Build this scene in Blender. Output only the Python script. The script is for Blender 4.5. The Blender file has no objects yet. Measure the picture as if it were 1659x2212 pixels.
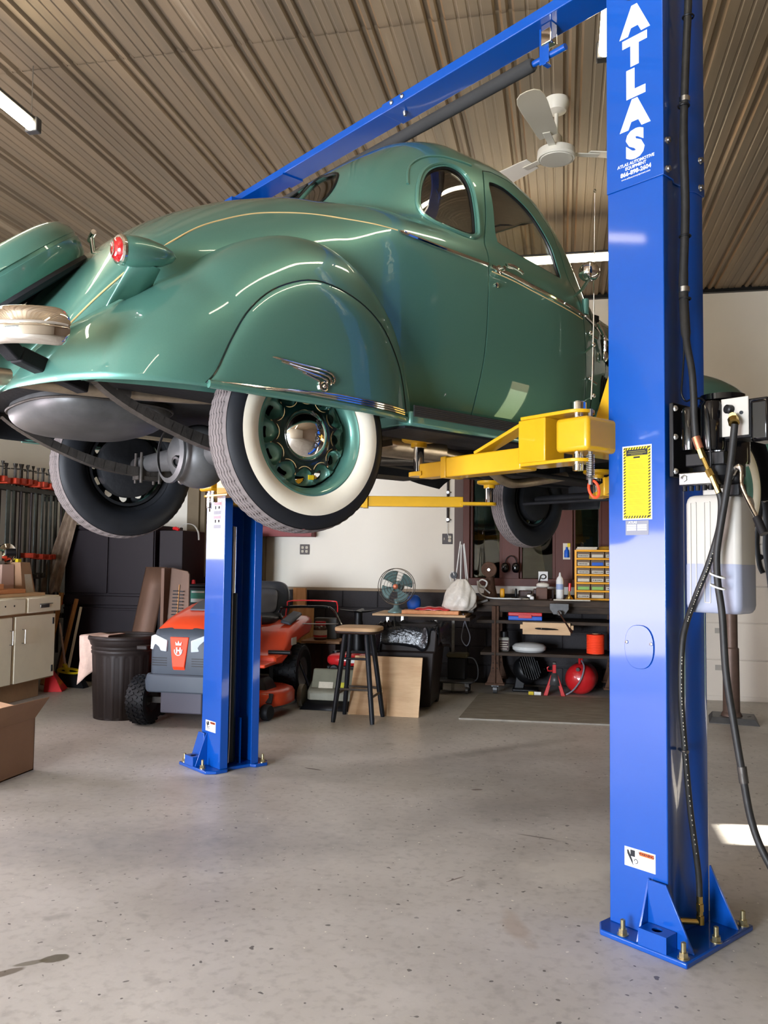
import bpy, bmesh, math, random
import numpy as np
from mathutils import Vector, Matrix
PI = math.pi
random.seed(7)
scene = bpy.context.scene
COL = scene.collection

# ---------------------------------------------------------------- camera, world, sun, exposure
def cam_axes(p, r, y):
    f = Vector((math.sin(y)*math.cos(p), math.cos(y)*math.cos(p), math.sin(p)))
    rt = Vector((math.cos(y), -math.sin(y), 0)); up = rt.cross(f)
    rt2 = math.cos(r)*rt + math.sin(r)*up; up2 = -math.sin(r)*rt + math.cos(r)*up
    return rt2, up2, f
rt, up, fw = cam_axes(math.radians(3.26), math.radians(.69), math.radians(-12.0))
cd = bpy.data.cameras.new('camera'); cam = bpy.data.objects.new('camera', cd); COL.objects.link(cam)
cam.matrix_world = Matrix(((rt.x, up.x, -fw.x, 0), (rt.y, up.y, -fw.y, 0), (rt.z, up.z, -fw.z, 1.3), (0, 0, 0, 1)))
cd.sensor_fit = 'HORIZONTAL'; cd.sensor_width = 36.0; cd.lens = 1822.0/1659.0*36.0
cd.clip_start = .05; cd.clip_end = 200
scene.camera = cam
scene.view_settings.view_transform = 'Standard'; scene.view_settings.look = 'None'
scene.view_settings.gamma = 1; scene.view_settings.use_curve_mapping = False
scene.view_settings.exposure = EXPOSURE = 1.22
scene.cycles.use_denoising = True
scene.cycles.max_bounces = 7; scene.cycles.diffuse_bounces = 4; scene.cycles.glossy_bounces = 4
scene.cycles.transparent_max_bounces = 12; scene.cycles.transmission_bounces = 4
scene.cycles.sample_clamp_indirect = 6.0; scene.cycles.caustics_reflective = False; scene.cycles.caustics_refractive = False

world = bpy.data.worlds.new('sky'); scene.world = world; world.use_nodes = True
wn = world.node_tree.nodes; wl = world.node_tree.links
bg = wn['Background']; sky = wn.new('ShaderNodeTexSky')
sky.sky_type = 'HOSEK_WILKIE'; sky.turbidity = 5; sky.ground_albedo = .3
wl.new(sky.outputs[0], bg.inputs[0]); bg.inputs[1].default_value = WORLD = 1.6
sun_dir = Vector((1, .150, .43)).normalized()
sky.sun_direction = sun_dir
sd = bpy.data.lights.new('sun', 'SUN'); sd.energy = 26.0; sd.angle = .009; sd.color = (1, .93, .82)
sun = bpy.data.objects.new('sun', sd); COL.objects.link(sun)
sun.rotation_euler = sun_dir.to_track_quat('Z', 'Y').to_euler()
def portal(loc, rot, sx, sy, power, color):
    """daylight entering through an opening of the room, placed in the opening"""
    l = bpy.data.lights.new('daylight', 'AREA'); l.shape = 'RECTANGLE'; l.size = sx; l.size_y = sy
    l.energy = power; l.color = color
    o = bpy.data.objects.new('daylight', l); COL.objects.link(o); o.location = loc; o.rotation_euler = rot
    return o
# the open garage door behind the camera, the two windows on the left, the side door on the right
portal((-3.85, -3.85, 1.0), (math.radians(-90), 0, PI), 2.6, 1.9, 560, (.80, .88, 1.0))
portal((-5.30, 1.0, .99), (0, math.radians(-90), 0), 1.26, 2.2, 85, (1.0, .86, .96))
portal((-5.30, 5.05, 1.74), (0, math.radians(-90), 0), .9, .9, 22, (1.0, .88, .96))

# ---------------------------------------------------------------- frames
TL = math.radians(52.85)
def W(b, a, z): return Vector((b*math.cos(TL)-a*math.sin(TL), b*math.sin(TL)+a*math.cos(TL), z))
# frame 'R' = room axes (x right along the back wall, y into the room); frame 'L' = lift axes (b along the car, a across it)
BASE = {}
def frame_of(fr, base):
    return (Vector(base), 0.0) if fr == 'R' else (W(*base), TL)

def tag(o, label=None, cat=None, group=None, kind=None):
    if label: o['label'] = label
    if cat: o['category'] = cat
    if group: o['group'] = group
    if kind: o['kind'] = kind
    return o
def thing(name, label, cat, base=(0, 0, 0), fr='R', group=None, rz=None):
    o = bpy.data.objects.new(name, None); COL.objects.link(o); o.empty_display_size = .1
    loc, r = frame_of(fr, base); o.location = loc; o.rotation_euler = (0, 0, r if rz is None else rz)
    BASE[o] = Vector(base)
    return tag(o, label, cat, group)

# ---------------------------------------------------------------- mesh builder
class MB:
    def __init__(s): s.v = []; s.f = []; s.M = None
    def at(s, loc=(0, 0, 0), rot=(0, 0, 0), scale=1):
        s.M = Matrix.Translation(loc) @ (Matrix.Rotation(rot[2], 4, 'Z') @ Matrix.Rotation(rot[1], 4, 'Y') @ Matrix.Rotation(rot[0], 4, 'X')) @ Matrix.Scale(scale, 4)
        return s
    def add(s, vs, fs):
        n = len(s.v)
        s.v += [(s.M @ Vector(v)) if s.M else Vector(v) for v in vs]
        s.f += [tuple(n+i for i in f) for f in fs]
        return s
    def box(s, x0, x1, y0, y1, z0, z1, taper=0):
        t = taper
        vs = [(x0, y0, z0), (x1, y0, z0), (x1, y1, z0), (x0, y1, z0), (x0+t, y0+t, z1), (x1-t, y0+t, z1), (x1-t, y1-t, z1), (x0+t, y1-t, z1)]
        return s.add(vs, [(3, 2, 1, 0), (4, 5, 6, 7), (0, 1, 5, 4), (1, 2, 6, 5), (2, 3, 7, 6), (3, 0, 4, 7)])
    def cbox(s, c, d): return s.box(c[0]-d[0]/2, c[0]+d[0]/2, c[1]-d[1]/2, c[1]+d[1]/2, c[2]-d[2]/2, c[2]+d[2]/2)
    def bar(s, p, q, w, h, up=(0, 0, 1)):
        """rectangular bar from p to q, w wide, h high"""
        p = Vector(p); q = Vector(q); d = (q-p).normalized(); u = Vector(up); sx = d.cross(u)
        if sx.length < 1e-4: sx = d.cross(Vector((1, 0, 0)))
        sx.normalize(); u = sx.cross(d)
        vs = [e+sx*i*w/2+u*j*h/2 for e in (p, q) for i, j in ((-1, -1), (1, -1), (1, 1), (-1, 1))]
        return s.add(vs, [(3, 2, 1, 0), (4, 5, 6, 7), (0, 1, 5, 4), (1, 2, 6, 5), (2, 3, 7, 6), (3, 0, 4, 7)])
    def cyl(s, p, q, r, r2=None, n=20, caps=True):
        return s.tube([p, q], [r, r if r2 is None else r2], n, caps=caps)
    def tube(s, pts, r, n=10, closed=False, caps=True, flat=1.0, up=None):
        pts = [Vector(p) for p in pts]; k = len(pts)
        rs = list(r) if isinstance(r, (list, tuple)) else [r]*k
        vs = []; prev = None
        for i, p in enumerate(pts):
            if closed: d = pts[(i+1) % k]-pts[i-1]
            else: d = pts[min(i+1, k-1)]-pts[max(i-1, 0)]
            d.normalize()
            if prev is None:
                a = Vector(up) if up else (Vector((0, 0, 1)) if abs(d.z) < .9 else Vector((1, 0, 0)))
                u = d.cross(a).normalized()
            else:
                u = prev - d*prev.dot(d)
                if u.length < 1e-6: u = d.cross(Vector((0, 0, 1)))
                u.normalize()
            prev = u; w = d.cross(u)
            for j in range(n):
                t = 2*PI*j/n; vs.append(p+u*math.cos(t)*rs[i]+w*math.sin(t)*rs[i]*flat)
        fs = []
        for i in range(k if closed else k-1):
            for j in range(n):
                a = i*n+j; b = i*n+(j+1) % n; c = ((i+1) % k)*n+(j+1) % n; d = ((i+1) % k)*n+j
                fs.append((a, b, c, d))
        if caps and not closed: fs += [tuple(range(n))[::-1], tuple((k-1)*n+j for j in range(n))]
        return s.add(vs, fs)
    def lathe(s, prof, c=(0, 0, 0), ax=(0, 0, 1), n=32, a0=0, a1=2*PI, ref=None):
        """prof = [(radius, height along ax)]"""
        c = Vector(c); ax = Vector(ax).normalized()
        u = Vector(ref) if ref else ax.cross(Vector((1, 0, 0)) if abs(ax.x) < .9 else Vector((0, 1, 0)))
        u.normalize(); w = ax.cross(u)
        full = abs(a1-a0-2*PI) < 1e-6; m = n if full else n+1
        vs = []; fs = []
        for r, h in prof:
            for j in range(m):
                t = a0+(a1-a0)*j/n; vs.append(c+ax*h+(u*math.cos(t)+w*math.sin(t))*max(r, 1e-5))
        for i in range(len(prof)-1):
            for j in range(n):
                k = (j+1) % m
                fs.append((i*m+j, i*m+k, (i+1)*m+k, (i+1)*m+j))
        return s.add(vs, fs)
    def prism(s, poly, d0, d1, axis='y'):
        """poly in the plane perpendicular to axis: x:(y,z) y:(x,z) z:(x,y)"""
        def P(p, d):
            return (d, p[0], p[1]) if axis == 'x' else (p[0], d, p[1]) if axis == 'y' else (p[0], p[1], d)
        n = len(poly); vs = [P(p, d0) for p in poly]+[P(p, d1) for p in poly]
        fs = [tuple(range(n)), tuple(range(n, 2*n))[::-1]]+[(i, (i+1) % n, n+(i+1) % n, n+i)[::-1] for i in range(n)]
        return s.add(vs, fs)
    def sphere(s, c, r, sc=(1, 1, 1), n=24, m=14):
        vs = []; fs = []
        for i in range(m+1):
            t = PI*i/m
            for j in range(n):
                p = 2*PI*j/n; vs.append((c[0]+r*sc[0]*math.sin(t)*math.cos(p), c[1]+r*sc[1]*math.sin(t)*math.sin(p), c[2]+r*sc[2]*math.cos(t)))
        for i in range(m):
            for j in range(n): fs.append((i*n+j, (i+1)*n+j, (i+1)*n+(j+1) % n, i*n+(j+1) % n))
        return s.add(vs, fs)
    def grid(s, fn, nu, nv, closeu=False):
        vs = [fn(i/(nu if closeu else nu-1), j/(nv-1)) for i in range(nu) for j in range(nv)]
        fs = []
        for i in range(nu if closeu else nu-1):
            for j in range(nv-1):
                k = (i+1) % nu; fs.append((i*nv+j, k*nv+j, k*nv+j+1, i*nv+j+1))
        return s.add(vs, fs)
    def raw(s, base=(0, 0, 0), weld=True):
        me = bpy.data.meshes.new('m'); b = Vector(base)
        me.from_pydata([tuple(v-b) for v in s.v], [], s.f); 
        bm = bmesh.new(); bm.from_mesh(me)
        if weld: bmesh.ops.remove_doubles(bm, verts=bm.verts, dist=1e-5)
        bmesh.ops.recalc_face_normals(bm, faces=bm.faces); bm.to_mesh(me); bm.free()
        return me

def finish(me, m, smooth=35):
    idx = [p.material_index for p in me.polygons] if isinstance(m, (list, tuple)) else None
    me.materials.clear()
    for k in (m if isinstance(m, (list, tuple)) else [m]): me.materials.append(k)
    if idx: me.polygons.foreach_set('material_index', idx)
    if smooth:
        me.polygons.foreach_set('use_smooth', [True]*len(me.polygons)); me.set_sharp_from_angle(angle=math.radians(smooth))
def part(name, mb, m, parent, smooth=35, bevel=0, label=None, seg=2, solid=0):
    """a child mesh; mb is in the frame coordinates of its thing"""
    base = BASE[parent]
    me = mb.raw(base) if isinstance(mb, MB) else mb
    me.name = name; finish(me, m, smooth)
    o = bpy.data.objects.new(name, me); COL.objects.link(o); o.parent = parent; BASE[o] = base
    if solid: q = o.modifiers.new('s', 'SOLIDIFY'); q.thickness = solid; q.offset = -1
    if bevel: q = o.modifiers.new('b', 'BEVEL'); q.width = bevel; q.segments = seg; q.limit_method = 'ANGLE'; q.angle_limit = math.radians(40)
    if label: o['label'] = label
    return o
def single(name, mb, m, label=None, cat=None, base=(0, 0, 0), fr='R', group=None, kind=None, smooth=35, bevel=0, solid=0, seg=2):
    me = mb.raw(base); me.name = name; finish(me, m, smooth)
    o = bpy.data.objects.new(name, me); COL.objects.link(o)
    loc, r = frame_of(fr, base); o.location = loc; o.rotation_euler = (0, 0, r); BASE[o] = Vector(base)
    if solid: q = o.modifiers.new('s', 'SOLIDIFY'); q.thickness = solid; q.offset = -1
    if bevel: q = o.modifiers.new('b', 'BEVEL'); q.width = bevel; q.segments = seg; q.limit_method = 'ANGLE'; q.angle_limit = math.radians(40)
    return tag(o, label, cat, group, kind)
def dup(root, delta=(0, 0, 0), rz=0, label=None, group=None):
    """copy a thing with its parts and their sub-parts, moved by delta in world axes"""
    c = root.copy(); COL.objects.link(c); c.location = root.location+Vector(delta); c.rotation_euler = (0, 0, root.rotation_euler[2]+rz)
    if label: c['label'] = label
    if group: c['group'] = group
    BASE[c] = BASE[root]
    for ch in list(root.children):
        d = ch.copy(); COL.objects.link(d); d.parent = c; BASE[d] = BASE[ch]
        for g in list(ch.children): e = g.copy(); COL.objects.link(e); e.parent = d
    return c

# ---------------------------------------------------------------- materials
def lin(c): return tuple((x/12.92 if x <= .04045 else ((x+.055)/1.055)**2.4) for x in c)
def rgb(r, g, b): return lin((r/255, g/255, b/255))+(1,)
def mat(name, col, rough=.5, metal=0, coat=0, noise=0, nscale=8, nscl=(1, 1, 1), bump=0, bscale=60, emit=0, spec=.28, col2=None, rvar=0, trans=0, coat_rough=.03):
    m = bpy.data.materials.new(name); m.use_nodes = True; N = m.node_tree.nodes; L = m.node_tree.links
    p = N['Principled BSDF']; p.inputs['Base Color'].default_value = col; p.inputs['Roughness'].default_value = rough
    p.inputs['Metallic'].default_value = metal; p.inputs['Coat Weight'].default_value = coat; p.inputs['Coat Roughness'].default_value = coat_rough
    p.inputs['Specular IOR Level'].default_value = spec
    if trans: p.inputs['Transmission Weight'].default_value = trans
    if emit: p.inputs['Emission Color'].default_value = col; p.inputs['Emission Strength'].default_value = emit
    tc = N.new('ShaderNodeTexCoord'); mp = N.new('ShaderNodeMapping'); mp.inputs['Scale'].default_value = nscl
    L.new(tc.outputs['Object'], mp.inputs[0])
    if noise or col2:
        t = N.new('ShaderNodeTexNoise'); t.inputs['Scale'].default_value = nscale; t.inputs['Detail'].default_value = 6; t.inputs['Roughness'].default_value = .65
        L.new(mp.outputs[0], t.inputs['Vector'])
        r = N.new('ShaderNodeValToRGB'); r.color_ramp.elements[0].position = .32; r.color_ramp.elements[1].position = .70
        c2 = col2 if col2 else tuple(max(0, x*(1-noise)) for x in col[:3])+(1,)
        c1 = col if col2 else tuple(min(1, x*(1+noise*.6)) for x in col[:3])+(1,)
        r.color_ramp.elements[0].color = c2; r.color_ramp.elements[1].color = c1
        L.new(t.outputs[0], r.inputs[0]); L.new(r.outputs[0], p.inputs['Base Color'])
        if rvar:
            q = N.new('ShaderNodeMapRange'); q.inputs[3].default_value = max(0, rough-rvar); q.inputs[4].default_value = rough+rvar
            L.new(t.outputs[0], q.inputs[0]); L.new(q.outputs[0], p.inputs['Roughness'])
    if bump:
        t = N.new('ShaderNodeTexNoise'); t.inputs['Scale'].default_value = bscale; t.inputs['Detail'].default_value = 4
        L.new(mp.outputs[0], t.inputs['Vector'])
        b = N.new('ShaderNodeBump'); b.inputs['Strength'].default_value = bump; b.inputs['Distance'].default_value = .01
        L.new(t.outputs[0], b.inputs['Height']); L.new(b.outputs[0], p.inputs['Normal'])
    return m
def wood(name, c1, c2, scale=3, axis=(1, 12, 12), rough=.6):
    return mat(name, c1, rough, col2=c2, nscale=scale, nscl=axis, bump=.08, bscale=30)
M = {}
M['paint'] = mat('green_car_paint', rgb(86, 134, 121), .38, .45, coat=1, noise=.04, nscale=200, coat_rough=.02)
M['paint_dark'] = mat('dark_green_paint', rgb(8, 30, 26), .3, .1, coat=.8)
M['pin'] = mat('cream_pinstripe', rgb(214, 186, 130), .4)
M['chrome'] = mat('chrome', rgb(226, 222, 216), .06, 1)
M['steel'] = mat('steel', rgb(170, 170, 168), .28, 1, noise=.12)
M['rubber'] = mat('tire_rubber', rgb(22, 24, 28), .55, noise=.2, nscale=12)
M['tread'] = mat('worn_tread_rubber', rgb(104, 96, 94), .8, noise=.12, nscale=30)
M['white_wall'] = mat('whitewall_rubber', rgb(232, 224, 204), .5, noise=.04, nscale=14)
M['underside'] = mat('dusty_underside', rgb(20, 21, 24), .7, noise=.45, nscale=6, bump=.2, bscale=40)
M['iron'] = mat('greasy_dark_iron', rgb(70, 66, 62), .45, .5, noise=.35, nscale=10, bump=.15, bscale=50)
M['galv'] = mat('dull_grey_steel', rgb(84, 84, 84), .42, .4, noise=.3, nscale=7)
M['exhaust'] = mat('exhaust_pipe_steel', rgb(168, 154, 134), .36, .8, noise=.35, nscale=9)
M['headliner'] = mat('tan_headliner', rgb(168, 150, 124), .9, noise=.1)
M['trim_rubber'] = mat('window_rubber', rgb(16, 18, 18), .4)
M['ribbed'] = mat('running_board_rubber', rgb(42, 42, 42), .55)
M['blue'] = mat('blue_lift_enamel', rgb(0, 68, 152), .34, 0, coat=.5, spec=.3, noise=.02, nscale=3, coat_rough=.06)
M['yellow'] = mat('yellow_lift_enamel', rgb(200, 152, 22), .4, 0, coat=.4, noise=.06, nscale=6, bump=.04)
M['black_gloss'] = mat('glossy_black', rgb(7, 7, 9), .15, coat=.5)
M['black'] = mat('black_plastic', rgb(13, 13, 15), .45)
M['hose'] = mat('black_hose_rubber', rgb(34, 33, 32), .5, noise=.35, nscale=25)
M['brass'] = mat('brass_fitting', rgb(206, 176, 104), .22, 1)
M['zinc'] = mat('gold_zinc_bolt', rgb(180, 168, 130), .3, .9, noise=.3, nscale=40)
M['white'] = mat('white_vinyl', rgb(212, 212, 208), .45)
M['decal_yellow'] = mat('yellow_vinyl', rgb(206, 180, 24), .5)
M['decal_red'] = mat('red_vinyl', rgb(216, 60, 40), .45)
M['orange_vinyl'] = mat('orange_vinyl', rgb(236, 100, 40), .45)
M['grey_vinyl'] = mat('grey_vinyl', rgb(120, 122, 132), .4)
M['print'] = mat('printed_grey_text', rgb(90, 94, 104), .6)
M['print_dark'] = mat('printed_dark_text', rgb(30, 32, 36), .6)
M['lens'] = mat('red_glass_lens', rgb(150, 14, 20), .1, coat=1)
M['fluor'] = mat('fluorescent_tube', (1, .86, .62, 1), .5, emit=11)
M['orange'] = mat('orange_tractor_paint', rgb(212, 70, 36), .35, coat=.5)
M['grey_plastic'] = mat('grey_tractor_plastic', rgb(66, 73, 82), .5)
M['seat_black'] = mat('black_vinyl_seat', rgb(44, 48, 54), .35, coat=.2)
M['wood_light'] = wood('light_plywood', rgb(214, 182, 142), rgb(186, 150, 112), 2, (1, 1, 6))
M['wood_pine'] = wood('knotty_pine', rgb(196, 146, 92), rgb(160, 108, 60), 2.4, (10, 10, 1))
M['wood_dark'] = wood('dark_stained_wood', rgb(70, 38, 26), rgb(40, 22, 16), 3, (12, 12, 1), .45)
M['wood_bench'] = wood('grimy_bench_wood', rgb(70, 56, 44), rgb(30, 24, 20), 4, (1, 8, 8), .7)
M['wood_stack'] = wood('orange_tinted_board', rgb(222, 160, 112), rgb(206, 138, 90), 3, (10, 1, 10))
M['rust'] = mat('rusty_cast_iron', rgb(86, 62, 48), .8, .2, noise=.35, nscale=16, bump=.3)
M['cabinet_dark'] = mat('dark_plum_cabinet', rgb(22, 13, 19), .55, noise=.12, nscale=3)
M['cream'] = mat('chipped_cream_enamel', rgb(246, 238, 214), .5, noise=.05, nscale=5)
M['cardboard'] = mat('cardboard', rgb(158, 124, 96), .85, noise=.07, nscale=5)
M['bin_brown'] = mat('dark_brown_plastic', rgb(34, 27, 25), .5, noise=.12, nscale=5)
M['file_grey'] = mat('beige_file_cabinet', rgb(196, 186, 172), .45, noise=.02)
M['fan_white'] = mat('white_fan_enamel', rgb(222, 216, 200), .4)
M['fan_teal'] = mat('teal_fan_enamel', rgb(112, 142, 142), .35, .2)
M['poly'] = mat('translucent_white_plastic', rgb(170, 165, 156), .45, noise=.02)
M['fluid'] = mat('blueish_fluid_level', rgb(140, 144, 160), .45)
M['bag'] = mat('white_plastic_bag', rgb(206, 200, 188), .35, noise=.12, nscale=20, bump=.5, bscale=30)
M['red'] = mat('red_enamel', rgb(190, 32, 36), .3, coat=.4, noise=.06)
M['red_bright'] = mat('bright_orange_red_plastic', rgb(250, 70, 36), .5)
M['blue_box'] = mat('blue_plastic_case', rgb(24, 84, 180), .45)
M['bin_yellow'] = mat('yellow_bin_plastic', rgb(230, 160, 30), .45)
M['label_white'] = mat('paper_label', rgb(198, 190, 172), .7, noise=.1, nscale=60)
M['label_green'] = mat('green_label', rgb(132, 176, 96), .7)
M['cloth'] = mat('pinkish_rag', rgb(196, 170, 156), .9, noise=.14, nscale=16, bump=.3)
M['camo'] = mat('mottled_brown_cloth', rgb(150, 132, 112), .9, col2=rgb(88, 68, 56), nscale=14, nscl=(1, 1, .3))
M['clamp_bar'] = mat('dull_clamp_bar_steel', rgb(92, 96, 92), .45, .6, noise=.3, nscale=6)
M['clamp_pipe'] = mat('dark_pipe_steel', rgb(52, 44, 42), .5, .5, noise=.3, nscale=6)
M['clamp_red'] = mat('orange_red_clamp_jaw', rgb(178, 58, 34), .5, noise=.2)
M['barn'] = mat('red_barn_siding', rgb(214, 84, 74), .8, noise=.1, nscale=2, nscl=(1, 1, 30))
M['glass_jar'] = mat('clear_jar', rgb(150, 150, 140), .1, spec=.8)
def glassmat(name, tint=(.93, .96, .94), refl=1.0):
    m = bpy.data.materials.new(name); m.use_nodes = True; N = m.node_tree.nodes; L = m.node_tree.links; N.remove(N['Principled BSDF'])
    t = N.new('ShaderNodeBsdfTransparent'); t.inputs[0].default_value = tint+(1,)
    g = N.new('ShaderNodeBsdfGlossy'); g.inputs['Roughness'].default_value = .01
    lw = N.new('ShaderNodeLayerWeight'); lw.inputs[0].default_value = .5
    pw = N.new('ShaderNodeMath'); pw.operation = 'POWER'; pw.inputs[1].default_value = 5; L.new(lw.outputs['Facing'], pw.inputs[0])
    f = N.new('ShaderNodeMath'); f.operation = 'MULTIPLY_ADD'; f.inputs[1].default_value = .9; f.inputs[2].default_value = .045*refl; L.new(pw.outputs[0], f.inputs[0])
    mx = N.new('ShaderNodeMixShader'); L.new(f.outputs[0], mx.inputs[0]); L.new(t.outputs[0], mx.inputs[1]); L.new(g.outputs[0], mx.inputs[2])
    L.new(mx.outputs[0], N['Material Output'].inputs[0]); return m
M['glass'] = glassmat('window_glass'); M['car_glass'] = glassmat('tinted_car_glass', (.93, .94, .92), 1.0); M['car_glass_dark'] = glassmat('quarter_glass', (.62, .60, .56), 2.0); M['glass_dark'] = glassmat('dim_window_glass', (.55, .6, .55), 1.3)

# stains on the concrete: centre x, y, half sizes, angle, colour, amount, softness, raggedness
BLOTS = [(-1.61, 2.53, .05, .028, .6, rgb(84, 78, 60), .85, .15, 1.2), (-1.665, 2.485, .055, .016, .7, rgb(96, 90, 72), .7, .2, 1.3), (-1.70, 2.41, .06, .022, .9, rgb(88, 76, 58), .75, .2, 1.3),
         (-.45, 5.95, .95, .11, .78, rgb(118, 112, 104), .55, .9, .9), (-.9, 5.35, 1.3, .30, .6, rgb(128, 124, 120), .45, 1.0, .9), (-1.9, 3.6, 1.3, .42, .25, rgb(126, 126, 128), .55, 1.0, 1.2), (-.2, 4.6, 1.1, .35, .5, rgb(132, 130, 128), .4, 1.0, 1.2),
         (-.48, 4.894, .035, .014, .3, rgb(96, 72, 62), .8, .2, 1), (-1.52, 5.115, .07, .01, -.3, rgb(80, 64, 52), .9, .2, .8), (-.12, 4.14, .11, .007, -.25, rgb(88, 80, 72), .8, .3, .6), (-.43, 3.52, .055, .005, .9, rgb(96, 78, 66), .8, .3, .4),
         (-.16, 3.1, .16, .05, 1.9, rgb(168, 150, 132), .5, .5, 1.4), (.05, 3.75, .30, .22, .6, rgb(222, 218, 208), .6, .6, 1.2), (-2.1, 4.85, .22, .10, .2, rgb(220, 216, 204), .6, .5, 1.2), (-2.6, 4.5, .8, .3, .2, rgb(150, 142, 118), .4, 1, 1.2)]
def add_floor_mat():
    m = mat('concrete_floor', rgb(206, 202, 195), .40, col2=rgb(180, 176, 169), nscale=1.1, rvar=.12)
    N = m.node_tree.nodes; L = m.node_tree.links; p = N['Principled BSDF']
    base = p.inputs['Base Color'].links[0].from_socket
    tc = [n for n in N if n.type == 'TEX_COORD'][0]
    def spots(scale, lo, hi, detail=3):
        t = N.new('ShaderNodeTexNoise'); t.inputs['Scale'].default_value = scale; t.inputs['Detail'].default_value = detail
        L.new(tc.outputs['Object'], t.inputs['Vector']); r = N.new('ShaderNodeMapRange'); r.inputs[1].default_value = lo; r.inputs[2].default_value = hi
        L.new(t.outputs[0], r.inputs[0]); return r.outputs[0]
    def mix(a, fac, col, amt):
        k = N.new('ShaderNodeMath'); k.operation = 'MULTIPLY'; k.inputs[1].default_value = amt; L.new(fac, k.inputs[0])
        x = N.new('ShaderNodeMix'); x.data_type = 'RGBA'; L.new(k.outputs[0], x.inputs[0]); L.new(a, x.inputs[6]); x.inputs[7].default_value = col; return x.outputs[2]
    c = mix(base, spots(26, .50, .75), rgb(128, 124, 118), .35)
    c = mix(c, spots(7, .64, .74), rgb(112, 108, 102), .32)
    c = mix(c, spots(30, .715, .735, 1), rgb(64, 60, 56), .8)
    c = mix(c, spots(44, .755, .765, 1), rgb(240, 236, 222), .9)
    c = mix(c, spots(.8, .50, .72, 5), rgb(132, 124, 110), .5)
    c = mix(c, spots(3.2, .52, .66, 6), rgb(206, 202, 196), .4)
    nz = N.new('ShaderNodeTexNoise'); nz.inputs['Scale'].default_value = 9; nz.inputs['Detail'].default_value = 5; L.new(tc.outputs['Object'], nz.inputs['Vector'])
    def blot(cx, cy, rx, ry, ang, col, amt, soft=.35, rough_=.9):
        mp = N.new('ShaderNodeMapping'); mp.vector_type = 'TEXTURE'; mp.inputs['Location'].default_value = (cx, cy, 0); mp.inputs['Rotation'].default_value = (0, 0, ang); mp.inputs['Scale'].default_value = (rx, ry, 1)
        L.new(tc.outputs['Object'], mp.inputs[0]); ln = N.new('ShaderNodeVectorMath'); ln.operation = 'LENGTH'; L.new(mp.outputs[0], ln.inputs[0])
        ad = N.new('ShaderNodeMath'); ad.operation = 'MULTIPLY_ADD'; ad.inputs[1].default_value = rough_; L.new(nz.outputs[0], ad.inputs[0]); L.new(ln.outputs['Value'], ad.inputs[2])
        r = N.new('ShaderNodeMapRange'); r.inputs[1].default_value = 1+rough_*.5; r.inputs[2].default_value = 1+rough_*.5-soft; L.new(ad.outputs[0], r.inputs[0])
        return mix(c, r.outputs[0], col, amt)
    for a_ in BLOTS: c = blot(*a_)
    L.new(c, p.inputs['Base Color'])
    t = N.new('ShaderNodeTexNoise'); t.inputs['Scale'].default_value = 90; L.new(tc.outputs['Object'], t.inputs['Vector'])
    b = N.new('ShaderNodeBump'); b.inputs['Strength'].default_value = .06; b.inputs['Distance'].default_value = .004
    L.new(t.outputs[0], b.inputs['Height']); L.new(b.outputs[0], p.inputs['Normal'])
    return m
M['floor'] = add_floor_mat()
M['stain'] = mat('oil_stain', rgb(66, 58, 46), .35, noise=.2)
M['wall'] = mat('cream_painted_wall', rgb(222, 216, 202), .6, noise=.03, nscale=1.5)
M['mat_grey'] = mat('worn_plywood_floor_mat', rgb(156, 150, 138), .7, col2=rgb(124, 118, 108), nscale=5, nscl=(1, 3, 1))
M['block'] = mat('charcoal_painted_block', rgb(40, 36, 38), .6, noise=.12, nscale=20, bump=.3, bscale=80)
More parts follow.
